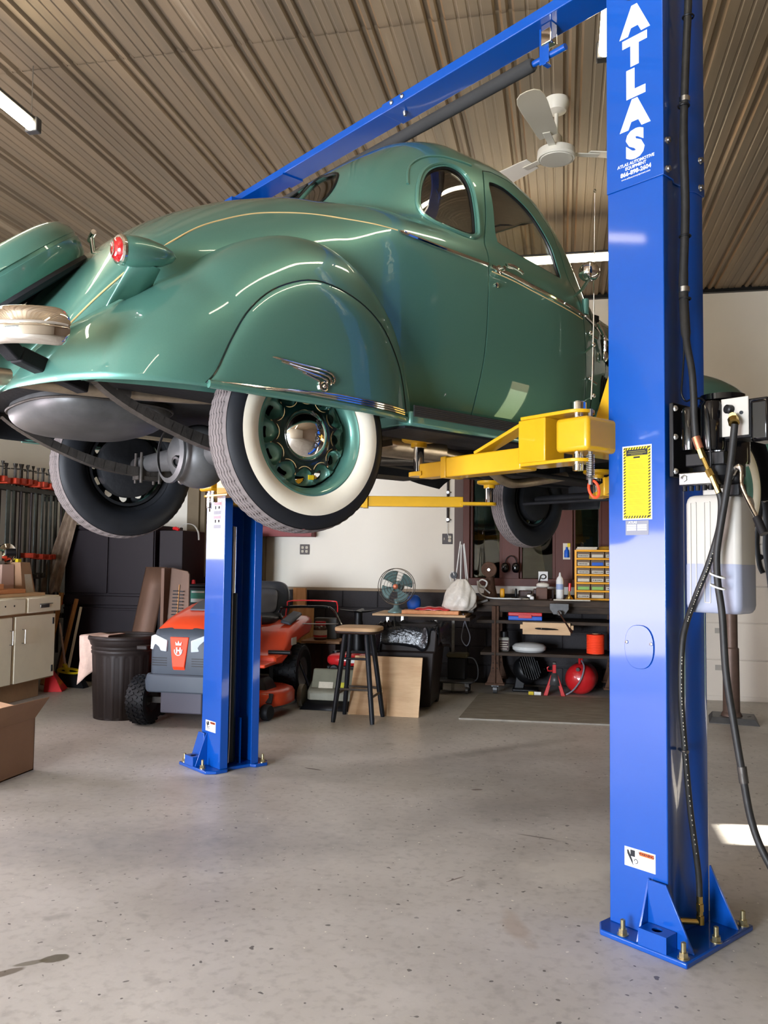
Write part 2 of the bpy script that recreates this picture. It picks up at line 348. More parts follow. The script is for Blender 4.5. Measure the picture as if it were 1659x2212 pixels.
def ceiling_mat():
    m = bpy.data.materials.new('aged_corrugated_metal'); m.use_nodes = True; N = m.node_tree.nodes; L = m.node_tree.links; p = N['Principled BSDF']
    tc = N.new('ShaderNodeTexCoord'); mp = N.new('ShaderNodeMapping'); mp.inputs['Scale'].default_value = (5, .25, 5); L.new(tc.outputs['Object'], mp.inputs[0])
    t = N.new('ShaderNodeTexNoise'); t.inputs['Scale'].default_value = 1.6; t.inputs['Detail'].default_value = 5; L.new(mp.outputs[0], t.inputs['Vector'])
    r = N.new('ShaderNodeValToRGB'); e = r.color_ramp.elements
    e[0].position = .30; e[0].color = rgb(118, 105, 87); e[1].position = .72; e[1].color = rgb(166, 149, 125)
    x = e.new(.64); x.color = rgb(140, 122, 98)
    L.new(t.outputs[0], r.inputs[0])
    # rust-coloured streaks along the rib edges
    sp = N.new('ShaderNodeSeparateXYZ'); L.new(tc.outputs['Object'], sp.inputs[0])
    a = N.new('ShaderNodeMath'); a.operation = 'MULTIPLY'; a.inputs[1].default_value = 1/.36; L.new(sp.outputs[0], a.inputs[0])
    fr = N.new('ShaderNodeMath'); fr.operation = 'FRACT'; L.new(a.outputs[0], fr.inputs[0])
    rr = N.new('ShaderNodeValToRGB'); q = rr.color_ramp; q.interpolation = 'LINEAR'; q.elements[0].color = (0, 0, 0, 1); q.elements[1].position = 1; q.elements[1].color = (0, 0, 0, 1)
    for pos, v in ((.085, 0), (.095, 1), (.125, 1), (.14, 0), (.275, 0), (.285, .9), (.305, .9), (.32, 0)):
        k = q.elements.new(pos); k.color = (v, v, v, 1)
    L.new(fr.outputs[0], rr.inputs[0])
    t2 = N.new('ShaderNodeTexNoise'); t2.inputs['Scale'].default_value = .9; t2.inputs['Detail'].default_value = 3; L.new(tc.outputs['Object'], t2.inputs['Vector'])
    m2 = N.new('ShaderNodeMapRange'); m2.inputs[1].default_value = .38; m2.inputs[2].default_value = .62; m2.inputs[4].default_value = .75; L.new(t2.outputs[0], m2.inputs[0])
    mu = N.new('ShaderNodeMath'); mu.operation = 'MULTIPLY'; L.new(rr.outputs[0], mu.inputs[0]); L.new(m2.outputs[0], mu.inputs[1])
    mx = N.new('ShaderNodeMix'); mx.data_type = 'RGBA'; L.new(mu.outputs[0], mx.inputs[0]); L.new(r.outputs[0], mx.inputs[6]); mx.inputs[7].default_value = rgb(152, 112, 66)
    L.new(mx.outputs[2], p.inputs['Base Color']); p.inputs['Metallic'].default_value = .35; p.inputs['Roughness'].default_value = .5
    return m
M['ceiling'] = ceiling_mat()

# ---------------------------------------------------------------- curves
def pch(xs, ys):
    xs = np.array(xs, float); ys = np.array(ys, float); h = np.diff(xs); d = np.diff(ys)/h
    m = np.zeros(len(xs)); m[0] = d[0]; m[-1] = d[-1]
    for i in range(1, len(xs)-1):
        if d[i-1]*d[i] > 0:
            w1 = 2*h[i]+h[i-1]; w2 = h[i]+2*h[i-1]; m[i] = (w1+w2)/(w1/d[i-1]+w2/d[i])
    def f(x):
        x = min(max(x, xs[0]), xs[-1]); i = int(min(max(np.searchsorted(xs, x)-1, 0), len(xs)-2))
        t = (x-xs[i])/h[i]; a = (1+2*t)*(1-t)**2; b = t*(1-t)**2; c = t*t*(3-2*t); e = t*t*(t-1)
        return float(a*ys[i]+b*h[i]*m[i]+c*ys[i+1]+e*h[i]*m[i+1])
    return f
def smooth_path(pts, n=6, closed=False):
    pts = [Vector(p) for p in pts]; k = len(pts); out = []
    for i in range(k if closed else k-1):
        if closed: a, b, c, d = pts[i-1], pts[i], pts[(i+1) % k], pts[(i+2) % k]
        else: a, b, c, d = pts[max(i-1, 0)], pts[i], pts[i+1], pts[min(i+2, k-1)]
        for j in range(n):
            t = j/n; out.append(.5*((2*b)+(c-a)*t+(2*a-5*b+4*c-d)*t*t+(3*b-a-3*c+d)*t**3))
    if not closed: out.append(pts[-1])
    return out
def text_mesh(s, size, origin, xdir, ydir, extrude=.0006, bold=0, space=1.0, align='CENTER', line=1.0, sx=1.0):
    cu = bpy.data.curves.new('t', 'FONT'); cu.body = s; cu.size = size; cu.align_x = align; cu.align_y = 'CENTER'
    cu.extrude = extrude; cu.offset = bold; cu.space_character = space; cu.space_line = line; cu.resolution_u = 3
    o = bpy.data.objects.new('t', cu); COL.objects.link(o)
    bpy.context.view_layer.update()
    me = bpy.data.meshes.new_from_object(o.evaluated_get(bpy.context.evaluated_depsgraph_get()))
    bpy.data.objects.remove(o); bpy.data.curves.remove(cu)
    x = Vector(xdir).normalized(); y = Vector(ydir).normalized(); z = x.cross(y); og = Vector(origin)
    mb = MB(); mb.add([og+x*v.co.x*sx+y*v.co.y+z*v.co.z for v in me.vertices], [tuple(p.vertices) for p in me.polygons])
    bpy.data.meshes.remove(me)
    return mb

# ================================================================ the room
def S(name, mb, m, **k): return single(name, mb, m, kind='structure', **k)
S('floor', MB().box(-5.6, 5.7, -4.1, 9.4, -.12, 0), M['floor'])
def wall_y(name, y0, y1, x0, x1, z1, holes, m=None):
    """wall across y0..y1 from x0 to x1 with rectangular holes (x0,x1,z0,z1), sorted by x"""
    b = MB(); x = x0
    for hx0, hx1, hz0, hz1 in holes:
        b.box(x, hx0, y0, y1, 0, z1)
        if hz0 > 0: b.box(hx0, hx1, y0, y1, 0, hz0)
        b.box(hx0, hx1, y0, y1, hz1, z1); x = hx1
    b.box(x, x1, y0, y1, 0, z1); return S(name, b, m or M['wall'], smooth=0)
def wall_x(name, x0, x1, y0, y1, z1, holes, m=None):
    b = MB(); y = y0
    for hy0, hy1, hz0, hz1 in holes:
        b.box(x0, x1, y, hy0, 0, z1)
        if hz0 > 0: b.box(x0, x1, hy0, hy1, 0, hz0)
        b.box(x0, x1, hy0, hy1, hz1, z1); y = hy1
    b.box(x0, x1, y, y1, 0, z1); return S(name, b, m or M['wall'], smooth=0)
ZC = 4.16
wall_y('wall_back', 9.2, 9.36, -5.6, 5.7, ZC+.1, [(-4.17, -3.42, 1.05, 2.5), (-1.05, 1.02, 1.08, 2.5)])
wall_y('wall_front', -4.06, -3.9, -5.6, 5.7, ZC+.1, [(-5.2, -2.5, 0, 2.4)])
wall_x('wall_left', -5.56, -5.4, -3.9, 9.2, ZC+.1, [(-.1, 2.1, .36, 1.62), (4.6, 5.5, 1.28, 2.2)])
wall_x('wall_right', 5.5, 5.66, -3.9, 9.2, ZC+.1, [(4.97, 5.29, 0, 2.1)], mat('dark_wood_panelling', rgb(96, 78, 60), .6, noise=.2, nscale=4, nscl=(6, 6, .4)))  # out of view; dark panelling invented to dim reflections in the car door
# charcoal block base course
b = MB(); y0 = 9.14
b.box(-5.4, 5.5, y0+.012, 9.2, 0, .955)
for r in range(5):
    x = -5.4+(.2 if r % 2 else 0)-.2
    while x < 5.5:
        xa, xb = max(x+.005, -5.4), min(x+.395, 5.5)
        if xb > xa: b.box(xa, xb, y0, y0+.02, r*.192+.005, r*.192+.187)
        x += .4
S('wall_base_course', b, M['block'], bevel=.004, seg=1)
S('trim_1', MB().box(-3.9, -1.1, 9.155, 9.2, .955, .985), mat('dusty_ledge', rgb(150, 132, 110), .8, noise=.1))
# ceiling sheets
prof = [(0, 0), (.035, .022), (.085, .022), (.13, 0), (.19, 0), (.225, .020), (.275, .020), (.31, 0), (.46, 0), (.475, .0045), (.50, .0045), (.515, 0), (.63, 0), (.645, .0045), (.67, .0045), (.685, 0), (.80, 0), (.815, .0045), (.84, .0045), (.855, 0)]
b = MB(); P = .36
for (ya, yb, dz) in ((-3.95, 4.34, .004), (4.28, 9.2, -.001)):
    n0 = int(-5.7/P)-1; xs = []
    for k in range(n0, int(5.7/P)+1):
        for fx, h in prof: xs.append(((k+fx)*P, ZC+h+dz))
    vs = []; fs = []
    for x, z in xs: vs += [(x, ya, z), (x, yb, z)]
    for i in range(len(xs)-1): fs.append((2*i, 2*i+1, 2*i+3, 2*i+2))
    b.add(vs, fs)
S('ceiling', b, M['ceiling'], smooth=0)
S('roof_deck', MB().box(-5.7, 5.8, -4.2, 9.5, ZC+.06, ZC+.12), M['iron'])
S('trim_2', MB().box(-5.4, 5.5, 9.15, 9.2, ZC-.035, ZC+.02), M['trim_rubber'])  # dark strip drawn for the shaded gap where ceiling meets wall
# sunlit ground outside, grass to the right
S('driveway', MB().box(-40, 5.66, -40, -4.06, -.2, -.03).box(-40, -5.6, -4.06, 40, -.2, -.03), mat('pale_driveway', rgb(190, 184, 172), .9, noise=.1, nscale=.7))
S('lawn', MB().box(5.66, 45, -40, 40, -.2, -.03), mat('lawn_grass', rgb(120, 160, 60), .9, noise=.3, nscale=3))
# window beside the dark cupboard with the red building outside
tan = mat('tan_window_frame', rgb(112, 98, 76), .6, noise=.1)
b = MB()
b.box(-4.27, -4.13, 9.10, 9.2, .98, 2.55).box(-4.27, -3.33, 9.10, 9.2, .98, 1.08).box(-3.49, -3.33, 9.10, 9.2, .98, 2.55).box(-4.27, -3.33, 9.10, 9.2, 2.45, 2.55)
b.box(-4.13, -4.07, 9.14, 9.24, 1.08, 2.45).box(-3.55, -3.49, 9.14, 9.24, 1.08, 2.45)
w1 = S('window_1', b, tan, bevel=.004)
part('window_pane', MB().box(-4.08, -3.54, 9.25, 9.256, 1.06, 2.47), M['glass'], w1)
S('wall_neighbour_building', MB().box(-12, -2.2, 12.6, 12.8, 0, 4.5), M['barn'])
# wide interior window behind the work bench, a closed room added beyond to keep the panes dark
fr = mat('red_brown_window_wood', rgb(80, 38, 26), .5, noise=.2, nscale=6, nscl=(1, 1, .2))
b = MB()
for xa, xb in ((-1.06, -.99), (-.64, -.46), (-.08, .10), (.40, .58), (.94, 1.04)): b.box(xa, xb, 9.12, 9.25, 1.06, 2.5)
b.box(-1.06, 1.04, 9.1, 9.25, 1.04, 1.12).box(-1.06, 1.04, 9.12, 9.25, 2.44, 2.54)
for xa, xb in ((-.99, -.64), (-.46, -.08), (.10, .40), (.58, .94)):
    b.box(xa, xa+.03, 9.17, 9.26, 1.12, 2.44).box(xb-.03, xb, 9.17, 9.26, 1.12, 2.44)
w2 = S('window_2', b, fr, bevel=.003)
part('window_pane', MB().box(-1.0, 1.0, 9.27, 9.276, 1.1, 2.46), M['glass_dark'], w2)
S('trim_3', MB().box(-1.16, -1.06, 9.16, 9.2, .985, 2.6), mat('taupe_casing', rgb(96, 82, 78), .6))
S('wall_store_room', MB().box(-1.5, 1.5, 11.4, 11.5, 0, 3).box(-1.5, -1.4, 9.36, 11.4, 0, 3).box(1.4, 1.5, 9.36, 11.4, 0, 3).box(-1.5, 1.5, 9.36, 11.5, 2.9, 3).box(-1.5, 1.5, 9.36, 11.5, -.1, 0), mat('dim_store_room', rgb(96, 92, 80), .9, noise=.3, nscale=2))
for k, (xa, xb, lean, c) in enumerate(((-.5, .0, .35, 'wood_light'), (.18, .32, .12, 'wood_pine'), (-.98, -.9, .02, 'wood_pine'))):
    bb = MB(); bb.add([(xa, 9.95, .01), (xb, 9.95, .01), (xb-lean, 10.1, 2.05), (xa-lean, 10.1, 2.05), (xa, 9.975, .01), (xb, 9.975, .01), (xb-lean, 10.125, 2.05), (xa-lean, 10.125, 2.05)], [(0, 1, 2, 3), (7, 6, 5, 4), (0, 4, 5, 1), (1, 5, 6, 2), (2, 6, 7, 3), (3, 7, 4, 0)])
    single('plank', bb, M[c], ['pale plywood sheet leaning behind the middle window pane', 'narrow plank leaning behind the window pane above the yellow drawers', 'thin plank standing behind the left window pane'][k], 'plank', base=(xa, 9.96, .01), group='boards in the room beyond the window')  # the slanted tan sheet is a pane reflection built as a solid

# ---------------------------------------------------------------- fluorescent lights
def fluor(x, y, z, L_, along, label):
    t = thing('ceiling_light', label, 'light', (x, y, z), group='fluorescent strip lights')
    d = Vector((1, 0, 0)) if along == 'x' else Vector((0, 1, 0)); s = Vector((0, 1, 0)) if along == 'x' else Vector((1, 0, 0))
    c = Vector((x, y, z)); a = c-d*L_/2; e = c+d*L_/2
    h = MB()
    h.cbox(c+Vector((0, 0, .042)), (L_, .05, .02) if along == 'x' else (.05, L_, .02))
    part('housing', h, M['galv'], t, bevel=.004)
    for q in (a, e): part('end_cap', MB().cbox(q+Vector((0, 0, .01)), (.05, .08, .085) if along == 'x' else (.08, .05, .085)), M['galv'], t, bevel=.006)
    part('tube', MB().cyl(a+d*.025, e-d*.025, .030, n=16), M['fluor'], t)
    for q in (a+d*.02, e-d*.02): part('hanging_wire', MB().cyl(q+Vector((0, 0, .05)), Vector((q.x, q.y, ZC)), .003, n=6), M['steel'], t)
fluor(-3.03, 3.04, 3.8, 2.44, 'y', 'fluorescent light at the left edge, over the spare wheel of the car')
fluor(.20, 2.93, 3.8, 2.44, 'y', 'fluorescent light seen end-on beside the top of the lettered lift post')
fluor(-.35, 7.0, 3.8, 2.44, 'x', 'fluorescent light crossing behind the car window, near the back wall')
fluor(-3.03, -1.4, 3.8, 2.44, 'y', 'fluorescent light behind the camera on the left')
fluor(.235, -1.4, 3.8, 2.44, 'y', 'fluorescent light behind the camera in the middle')
# ---------------------------------------------------------------- ceiling fan
t = thing('ceiling_fan', 'white three-blade ceiling fan hanging behind the lift beam', 'fan', (-.04, 5.18, ZC))
part('ceiling_mount', MB().lathe([(0, 0), (.075, 0), (.08, -.03), (.06, -.075), (.02, -.09), (0, -.09)], (-.04, 5.18, ZC)), M['fan_white'], t)
part('down_rod', MB().cyl((-.04, 5.18, ZC-.08), (-.04, 5.18, 3.86), .012), M['fan_white'], t)
part('rod_cover', MB().lathe([(.015, .1), (.035, .07), (.04, 0)], (-.04, 5.18, 3.85)), M['fan_white'], t)
part('motor', MB().lathe([(0, .035), (.09, .035), (.115, .02), (.118, -.02), (.11, -.032), (.10, -.03), (.096, -.036), (0, -.036)], (-.04, 5.18, 3.815), n=48), M['fan_white'], t)
for ang in (258, 18, 138):
    a = math.radians(ang); ca, sa = math.cos(a), math.sin(a); c0 = Vector((-.04, 5.18, 3.83)); d = Vector((ca, sa, 0)); s = Vector((-sa, ca, 0)); u = Vector((0, 0, 1))
    s = (s*math.cos(.2)+u*math.sin(.2))
    prof = [(.20, .055), (.26, .062), (.40, .068), (.55, .078), (.64, .078), (.69, .066), (.72, .04), (.728, 0)]
    pts = [c0+d*r+s*w for r, w in prof]+[c0+d*r-s*w for r, w in prof[::-1][1:]]
    m = MB(); n = len(pts); off = d.cross(s)*.006; m.add(pts+[p+off for p in pts], [tuple(range(n)), tuple(range(n, 2*n))[::-1]]+[(i, (i+1) % n, n+(i+1) % n, n+i) for i in range(n)])
    part('blade', m, M['fan_white'], t, bevel=.002)
    part('blade_arm', MB().bar(c0+d*.09-u*.01, c0+d*.27-u*.006, .045, .006), M['fan_white'], t, bevel=.002)

# ================================================================ the car (frame L, centre line a = CA)
CA = 3.185
""" section curves of the body, b = position along the car """
bA = pch([.80,.86,.95,1.05,1.25,1.5,1.9,2.2,2.7,3.1,3.42,3.6,3.9,4.4,5.05,5.2],[.28,.38,.48,.56,.64,.69,.73,.75,.76,.755,.72,.66,.55,.43,.30,.22])
bT = pch([.80,.86,.95,1.083,1.245,1.423,1.677,1.915,2.2,3.3,3.65,4.2,5.05,5.2],[1.93,2.0,2.14,2.32,2.495,2.625,2.745,2.80,2.80,2.79,2.80,2.78,2.72,2.55])
bN = pch([.8,1.4,1.9,2.25,3.3,3.6,4.2,5.2],[2.2,2.2,2.7,4.2,4.2,3.2,2.6,2.4])
bB = pch([.80,1.0,3.4,3.7,5.2],[1.88,1.87,1.87,1.9,1.95])
cT = pch([1.86,1.96,2.045,2.175,2.29,2.43,2.58,2.78,3.03,3.25,3.4,3.48,3.55,3.65,3.73,3.8],[2.35,2.60,2.77,2.95,3.09,3.20,3.295,3.35,3.35,3.305,3.21,3.115,3.00,2.83,2.65,2.4])
cA = pch([1.85,1.94,2.02,2.15,2.27,2.42,2.65,3.05,3.3,3.5,3.65,3.8],[.1,.30,.41,.51,.57,.625,.665,.675,.665,.65,.62,.57])
Z0 = 2.3
def se(A, B, n, c, s): return ((c/A)**n+(s/B)**n)**(-1.0/n)
def section(b, t, inset=0):
    A = bA(b)-inset; top = bT(b)-inset; z0 = Z0 if top >= Z0+.12 else top-.12
    if t < .3:
        u = 1-t/.3; z = z0+(min(bB(b), z0-.02)-z0)*u; return A*(1-.10*u*u), z
    th = (t-.3)/.7*PI/2; c = max(math.cos(th), 1e-9); s = max(math.sin(th), 1e-9)
    r = se(A, top-z0, bN(b), c, s)
    if 1.85 < b < 3.8:
        B2 = cT(b)-z0-inset
        if B2 > .06:
            r2 = se(cA(b)-inset, B2, 3.1, c, s); k = .022; m = max(r, r2)
            r = m+k*math.log(math.exp((r-m)/k)+math.exp((r2-m)/k))
    return r*c, z0+r*s
def surf_w(b, z, off=0):
    lo, hi = 0.0, .985
    for _ in range(40):
        mid = (lo+hi)/2
        if section(b, mid)[1] < z: lo = mid
        else: hi = mid
    return section(b, lo)[0]+off
def CP(b, w, z, s=1): return Vector((b, CA-s*w, z))
BS = np.concatenate([np.arange(.8, 1.8, .035), np.arange(1.8, 2.4, .02), np.arange(2.4, 3.2, .04), np.arange(3.2, 3.84, .02), np.arange(3.84, 5.21, .06)])
TS = np.concatenate([np.linspace(0, .3, 9)[:-1], np.linspace(.3, 1, 40)])
def body_grid(inset=0, b0=0, b1=9, t0=0):
    bs = [b for b in BS if b0 <= b <= b1]; ts = [t for t in TS if t >= t0]
    mb = MB(); vs = []
    for b in bs:
        row = [section(b, t, inset) for t in ts]
        vs += [CP(b, w, z) for w, z in row]+[CP(b, w, z, -1) for w, z in row[::-1][1:]]
    n = 2*len(ts)-1; fs = []
    for i in range(len(bs)-1):
        for j in range(n-1): fs.append((i*n+j, (i+1)*n+j, (i+1)*n+j+1, i*n+j+1))
    return mb.add(vs, fs)
def tmp(mb, base):
    me = mb if isinstance(mb, bpy.types.Mesh) else mb.raw(base)
    o = bpy.data.objects.new('tmp', me); COL.objects.link(o); return o
def evaluate(o):
    bpy.context.view_layer.update()
    return bpy.data.meshes.new_from_object(o.evaluated_get(bpy.context.evaluated_depsgraph_get()))
def boolean(me, ops):
    """ops = [(operation, cutter mesh)] applied to a copy of me"""
    o = bpy.data.objects.new('tmp', me.copy()); COL.objects.link(o); cs = []
    for op, c in ops:
        k = bpy.data.objects.new('tmp', c); COL.objects.link(k); cs.append(k)
        m = o.modifiers.new('b', 'BOOLEAN'); m.operation = op; m.object = k; m.solver = 'EXACT'
    r = evaluate(o)
    bpy.data.objects.remove(o)
    for k in cs: bpy.data.objects.remove(k)
    return r
def solidified(mb, base, th, flip=False):
    o = tmp(mb, base); q = o.modifiers.new('s', 'SOLIDIFY'); q.thickness = th; q.offset = -1; q.material_offset = 1; q.material_offset_rim = 1; q.use_even_offset = False
    for k in (M['paint'], M['headliner']): o.data.materials.append(k)
    r = evaluate(o); bpy.data.objects.remove(o); return r
cb = (3.1, CA, 1.385)
car = thing('car', 'green vintage two-door coupe raised on the blue two-post lift', 'car', cb, 'L')
qwin = [(2.439,2.854),(2.462,2.93),(2.502,3.001),(2.554,3.047),(2.62,3.075),(2.675,3.075),(2.712,3.05),(2.728,2.993),(2.727,2.909),(2.720,2.792),(2.705,2.758),(2.642,2.746),(2.516,2.763),(2.455,2.789),(2.437,2.819)]
dwin = [(2.875,3.055),(2.905,3.082),(2.99,3.082),(3.058,3.056),(3.145,3.008),(3.213,2.941),(3.28,2.849),(3.312,2.735),(3.304,2.695),(3.27,2.685),(3.072,2.712),(2.874,2.748),(2.849,2.772),(2.846,2.829),(2.860,2.952)]
door2 = [(2.852,3.085),(2.818,2.986),(2.775,2.786),(2.706,2.6),(2.684,2.485),(2.672,2.319),(2.66,2.159),(2.644,2.019),(2.632,1.84),(3.47,1.84),(3.47,2.05),(3.455,2.15),(3.436,2.337),(3.424,2.499),(3.40,2.62),(3.372,2.80),(3.325,2.95),(3.25,3.055),(3.17,3.12),(3.07,3.155),(2.95,3.162),(2.88,3.14)]
def smooth_poly(p, n=5): return [(v.x, v.y) for v in smooth_path([(x, y, 0) for x, y in p], n, True)]
QW, DW = smooth_poly(qwin), smooth_poly(dwin)
D2 = [(v.x, v.y) for v in smooth_path([(x, y, 0) for x, y in door2[:9]], 4)]+door2[9:]
def prism_mesh(poly, d0, d1, axis='y', base=cb): return MB().prism(poly, d0, d1, axis).raw(base)
def grow(poly, d):
    n = len(poly); out = []
    area = sum(poly[i][0]*poly[(i+1) % n][1]-poly[(i+1) % n][0]*poly[i][1] for i in range(n)); sg = 1 if area > 0 else -1
    for i in range(n):
        p, q, r = Vector(poly[i-1]), Vector(poly[i]), Vector(poly[(i+1) % n])
        t = (r-p).normalized(); out.append((q.x+sg*t.y*d, q.y-sg*t.x*d))
    return out
shell = solidified(body_grid(), cb, .010)
ws = []
for s in (-1, 1):
    ws.append([(CA+s*x, z) for x, z in ((.025, 2.73), (.30, 2.715), (.50, 2.70), (.55, 2.72), (.545, 2.86), (.50, 3.02), (.44, 3.08), (.30, 3.115), (.025, 3.13))][::s])
rw = []
for s in (-1, 1):
    rw.append([(CA+s*x, z) for x, z in ((.03, 2.83), (.25, 2.84), (.295, 2.865), (.285, 2.95), (.23, 3.035), (.13, 3.065), (.03, 3.07))][::s])
cuts = [('DIFFERENCE', prism_mesh(QW, CA-.95, CA+.95)), ('DIFFERENCE', prism_mesh(DW, CA-.95, CA+.95))]
for p in ws: cuts.append(('DIFFERENCE', prism_mesh(p, 3.3, 3.95, 'x')))
for p in rw: cuts.append(('DIFFERENCE', prism_mesh(p, 1.9, 2.38, 'x')))
shell = boolean(shell, cuts)
door_me = boolean(shell, [('INTERSECT', prism_mesh(grow(D2, -.003), CA-.95, CA-.2))])
body_me = boolean(shell, [('DIFFERENCE', prism_mesh(grow(D2, .004), CA-.95, CA-.2))])
body = part('body', body_me, [M['paint'], M['headliner']], car, smooth=30)
door = part('door', door_me, [M['paint'], M['headliner']], car, smooth=30)
# glass
thin = solidified(body_grid(.013, 1.9, 3.85, .45), cb, .003)
for nm, poly, par in (('quarter_window', QW, body), ('door_window', DW, door)):
    part(nm, boolean(thin, [('INTERSECT', prism_mesh(grow(poly, .006), CA-.95, CA-.2))]), M['car_glass_dark'] if nm == 'quarter_window' else M['car_glass'], par, smooth=40)
    if nm: part(nm, boolean(thin, [('INTERSECT', prism_mesh(grow(poly, .006), CA+.2, CA+.95))]), M['car_glass'], body, smooth=40)
for p in ws: part('windshield_pane', boolean(thin, [('INTERSECT', prism_mesh(grow(p, .006), 3.3, 3.95, 'x'))]), M['car_glass'], body, smooth=40)
for p in rw: part('rear_window', boolean(thin, [('INTERSECT', prism_mesh(grow(p, .006), 1.9, 2.38, 'x'))]), M['car_glass'], body, smooth=40)
for nm, poly in (('q', QW), ('d', DW)):
    for s in (1, -1): part('window_rubber', MB().tube([CP(b, surf_w(b, z)-.012, z, s) for b, z in grow(poly, -.004)], .007, 6, closed=True), M['trim_rubber'], car)
for nm, poly in (('q', QW),):
    for s in (1, -1): part('window_reveal', MB().tube([CP(b, surf_w(b, z)+.001, z, s) for b, z in grow(poly, .016)], .010, 8, closed=True), M['paint'], car)
for p in rw+ws:
    xs = []
    for a, z in p:
        w = abs(a-CA); lo, hi = (1.9, 2.4) if p in rw else (3.85, 3.3)
        for _ in range(30):
            mid = (lo+hi)/2
            # surface height at lateral w
            if section(mid, .999)[1] < z or surf_w(mid, z) < w: lo = mid
            else: hi = mid
        xs.append(Vector((lo, a, z)))
    part('window_rubber', MB().tube(smooth_path(xs, 4, True), .007, 6, closed=True), M['trim_rubber'], car)
# drip moulding over the side windows
for s in (1, -1):
    pts = [(2.40, 2.93), (2.44, 3.03), (2.52, 3.10), (2.62, 3.135), (2.72, 3.14), (2.80, 3.14)]
    part('drip_moulding', MB().tube(smooth_path([CP(b, surf_w(b, z)+.002, z, s) for b, z in pts], 5), .006, 8), M['paint'], car)
# belt moulding with chrome, pinstripes, latch line
for s in (1, -1):
    pts = [(2.191,2.611),(2.28,2.602),(2.405,2.596),(2.538,2.592),(2.69,2.590)]
    part('belt_moulding', MB().tube(smooth_path([CP(b, surf_w(b, z)+.003, z, s) for b, z in pts], 4), [.003]+[.009]*16, 8), M['chrome'], car)
    pts = [(2.716,2.588),(2.85,2.578),(3.0,2.558),(3.16,2.540),(3.30,2.528),(3.415,2.518)]
    part('belt_moulding', MB().tube(smooth_path([CP(b, surf_w(b, z)+.003, z, s) for b, z in pts], 4), .009, 8), M['chrome'], car)
    pts = [(3.44,2.517),(3.6,2.512),(3.8,2.51),(4.2,2.51),(4.9,2.50)]
    part('hood_moulding', MB().tube(smooth_path([CP(b, surf_w(b, z)+.003, z, s) for b, z in pts], 4), .008, 8), M['chrome'], car)
    pts = [(.976,2.043),(1.031,2.12),(1.092,2.194),(1.156,2.264),(1.26,2.352),(1.352,2.425),(1.43,2.474),(1.544,2.532),(1.638,2.567),(1.766,2.596),(1.879,2.611),(1.975,2.616),(2.08,2.616),(2.185,2.613)]
    part('pinstripe', MB().tube(smooth_path([CP(b, surf_w(b, z)-.0005, z, s) for b, z in pts], 4), .0032, 6), M['pin'], car)
pts = [(2.716,2.565),(2.85,2.556),(3.0,2.537),(3.16,2.519),(3.30,2.508),(3.415,2.499)]
part('pinstripe', MB().tube(smooth_path([CP(b, surf_w(b, z)-.001, z) for b, z in pts], 4), .003, 6), M['pin'], car)
# cowl / hood seam
for s in (1, -1):
    part('hood_seam', MB().tube(smooth_path([CP(3.56, surf_w(3.56, z)+.0005, z, s) for z in np.linspace(1.93, 2.74, 9)], 3), .003, 6), M['trim_rubber'], car)
# door handle, lock, hinges
h = MB().cyl(CP(2.765, surf_w(2.765, 2.585)-.005, 2.585), CP(2.765, surf_w(2.765, 2.585)+.035, 2.585), .010)
h.tube(smooth_path([CP(2.755, .795, 2.592), CP(2.80, .80, 2.590), CP(2.85, .797, 2.582), CP(2.872, .79, 2.578)], 4), [.011, .012, .013, .013, .012, .012, .011, .010, .010, .009, .008, .007, .005], 10, flat=.7)
h.lathe([(.02, 0), (.02, .005), (0, .008)], CP(2.765, surf_w(2.765, 2.585), 2.585), (0, -1, 0))
part('door_handle', h, M['chrome'], door)
part('door_lock', MB().lathe([(.012, -.002), (.012, .006), (.006, .009), (0, .009)], CP(2.735, surf_w(2.735, 2.505), 2.505), (0, -1, 0)), M['chrome'], door)
for z in (2.57, 1.985):
    part('door_hinge', MB().cyl(CP(3.452, surf_w(3.452, z)+.012, z-.04), CP(3.452, surf_w(3.452, z)+.012, z+.04), .017), M['paint'], door, bevel=.004)
# fenders
F_OUT = .87; FC = (1.50, 1.83)
fR = pch([0,15,30,45,60,75,90,105,120,135,150,165,180],[0.775, 0.767, 0.775, 0.762, 0.728, 0.66, 0.579, 0.517, 0.477, 0.489, 0.53, 0.603, 0.671])
def fend_w(b, s):
    out = F_OUT-.16*max(0, (1.25-b)/.55)**1.6; wi = min(.68, bA(max(b, .86))-.05)
    return wi+(out-wi)*max(0, 1-min(s, 1)**3.5)**.5
def fender(phi, s):
    r = fR(math.degrees(phi))*s; b = FC[0]+r*math.cos(phi); z = FC[1]+r*math.sin(phi)
    return b, fend_w(b, s), z
def fender_at(b, z):
    phi = math.atan2(max(z-FC[1], 0), b-FC[0]); s = math.hypot(z-FC[1], b-FC[0])/fR(math.degrees(phi)); return fend_w(b, s)
SS = [0, .15, .3, .45, .58, .68, .76, .82, .87, .905, .935, .958, .975, .988, .996, 1.0]
sk_out = [(1.270,1.842),(1.305,1.886),(1.36,2.0),(1.432,2.114),(1.542,2.209),(1.699,2.268),(1.872,2.25),(2.018,2.182),(2.115,2.064),(2.150,1.975),(2.172,1.838)]
skc = (1.72, 1.842)
so = smooth_path([(b, z, 0) for b, z in sk_out], 5)
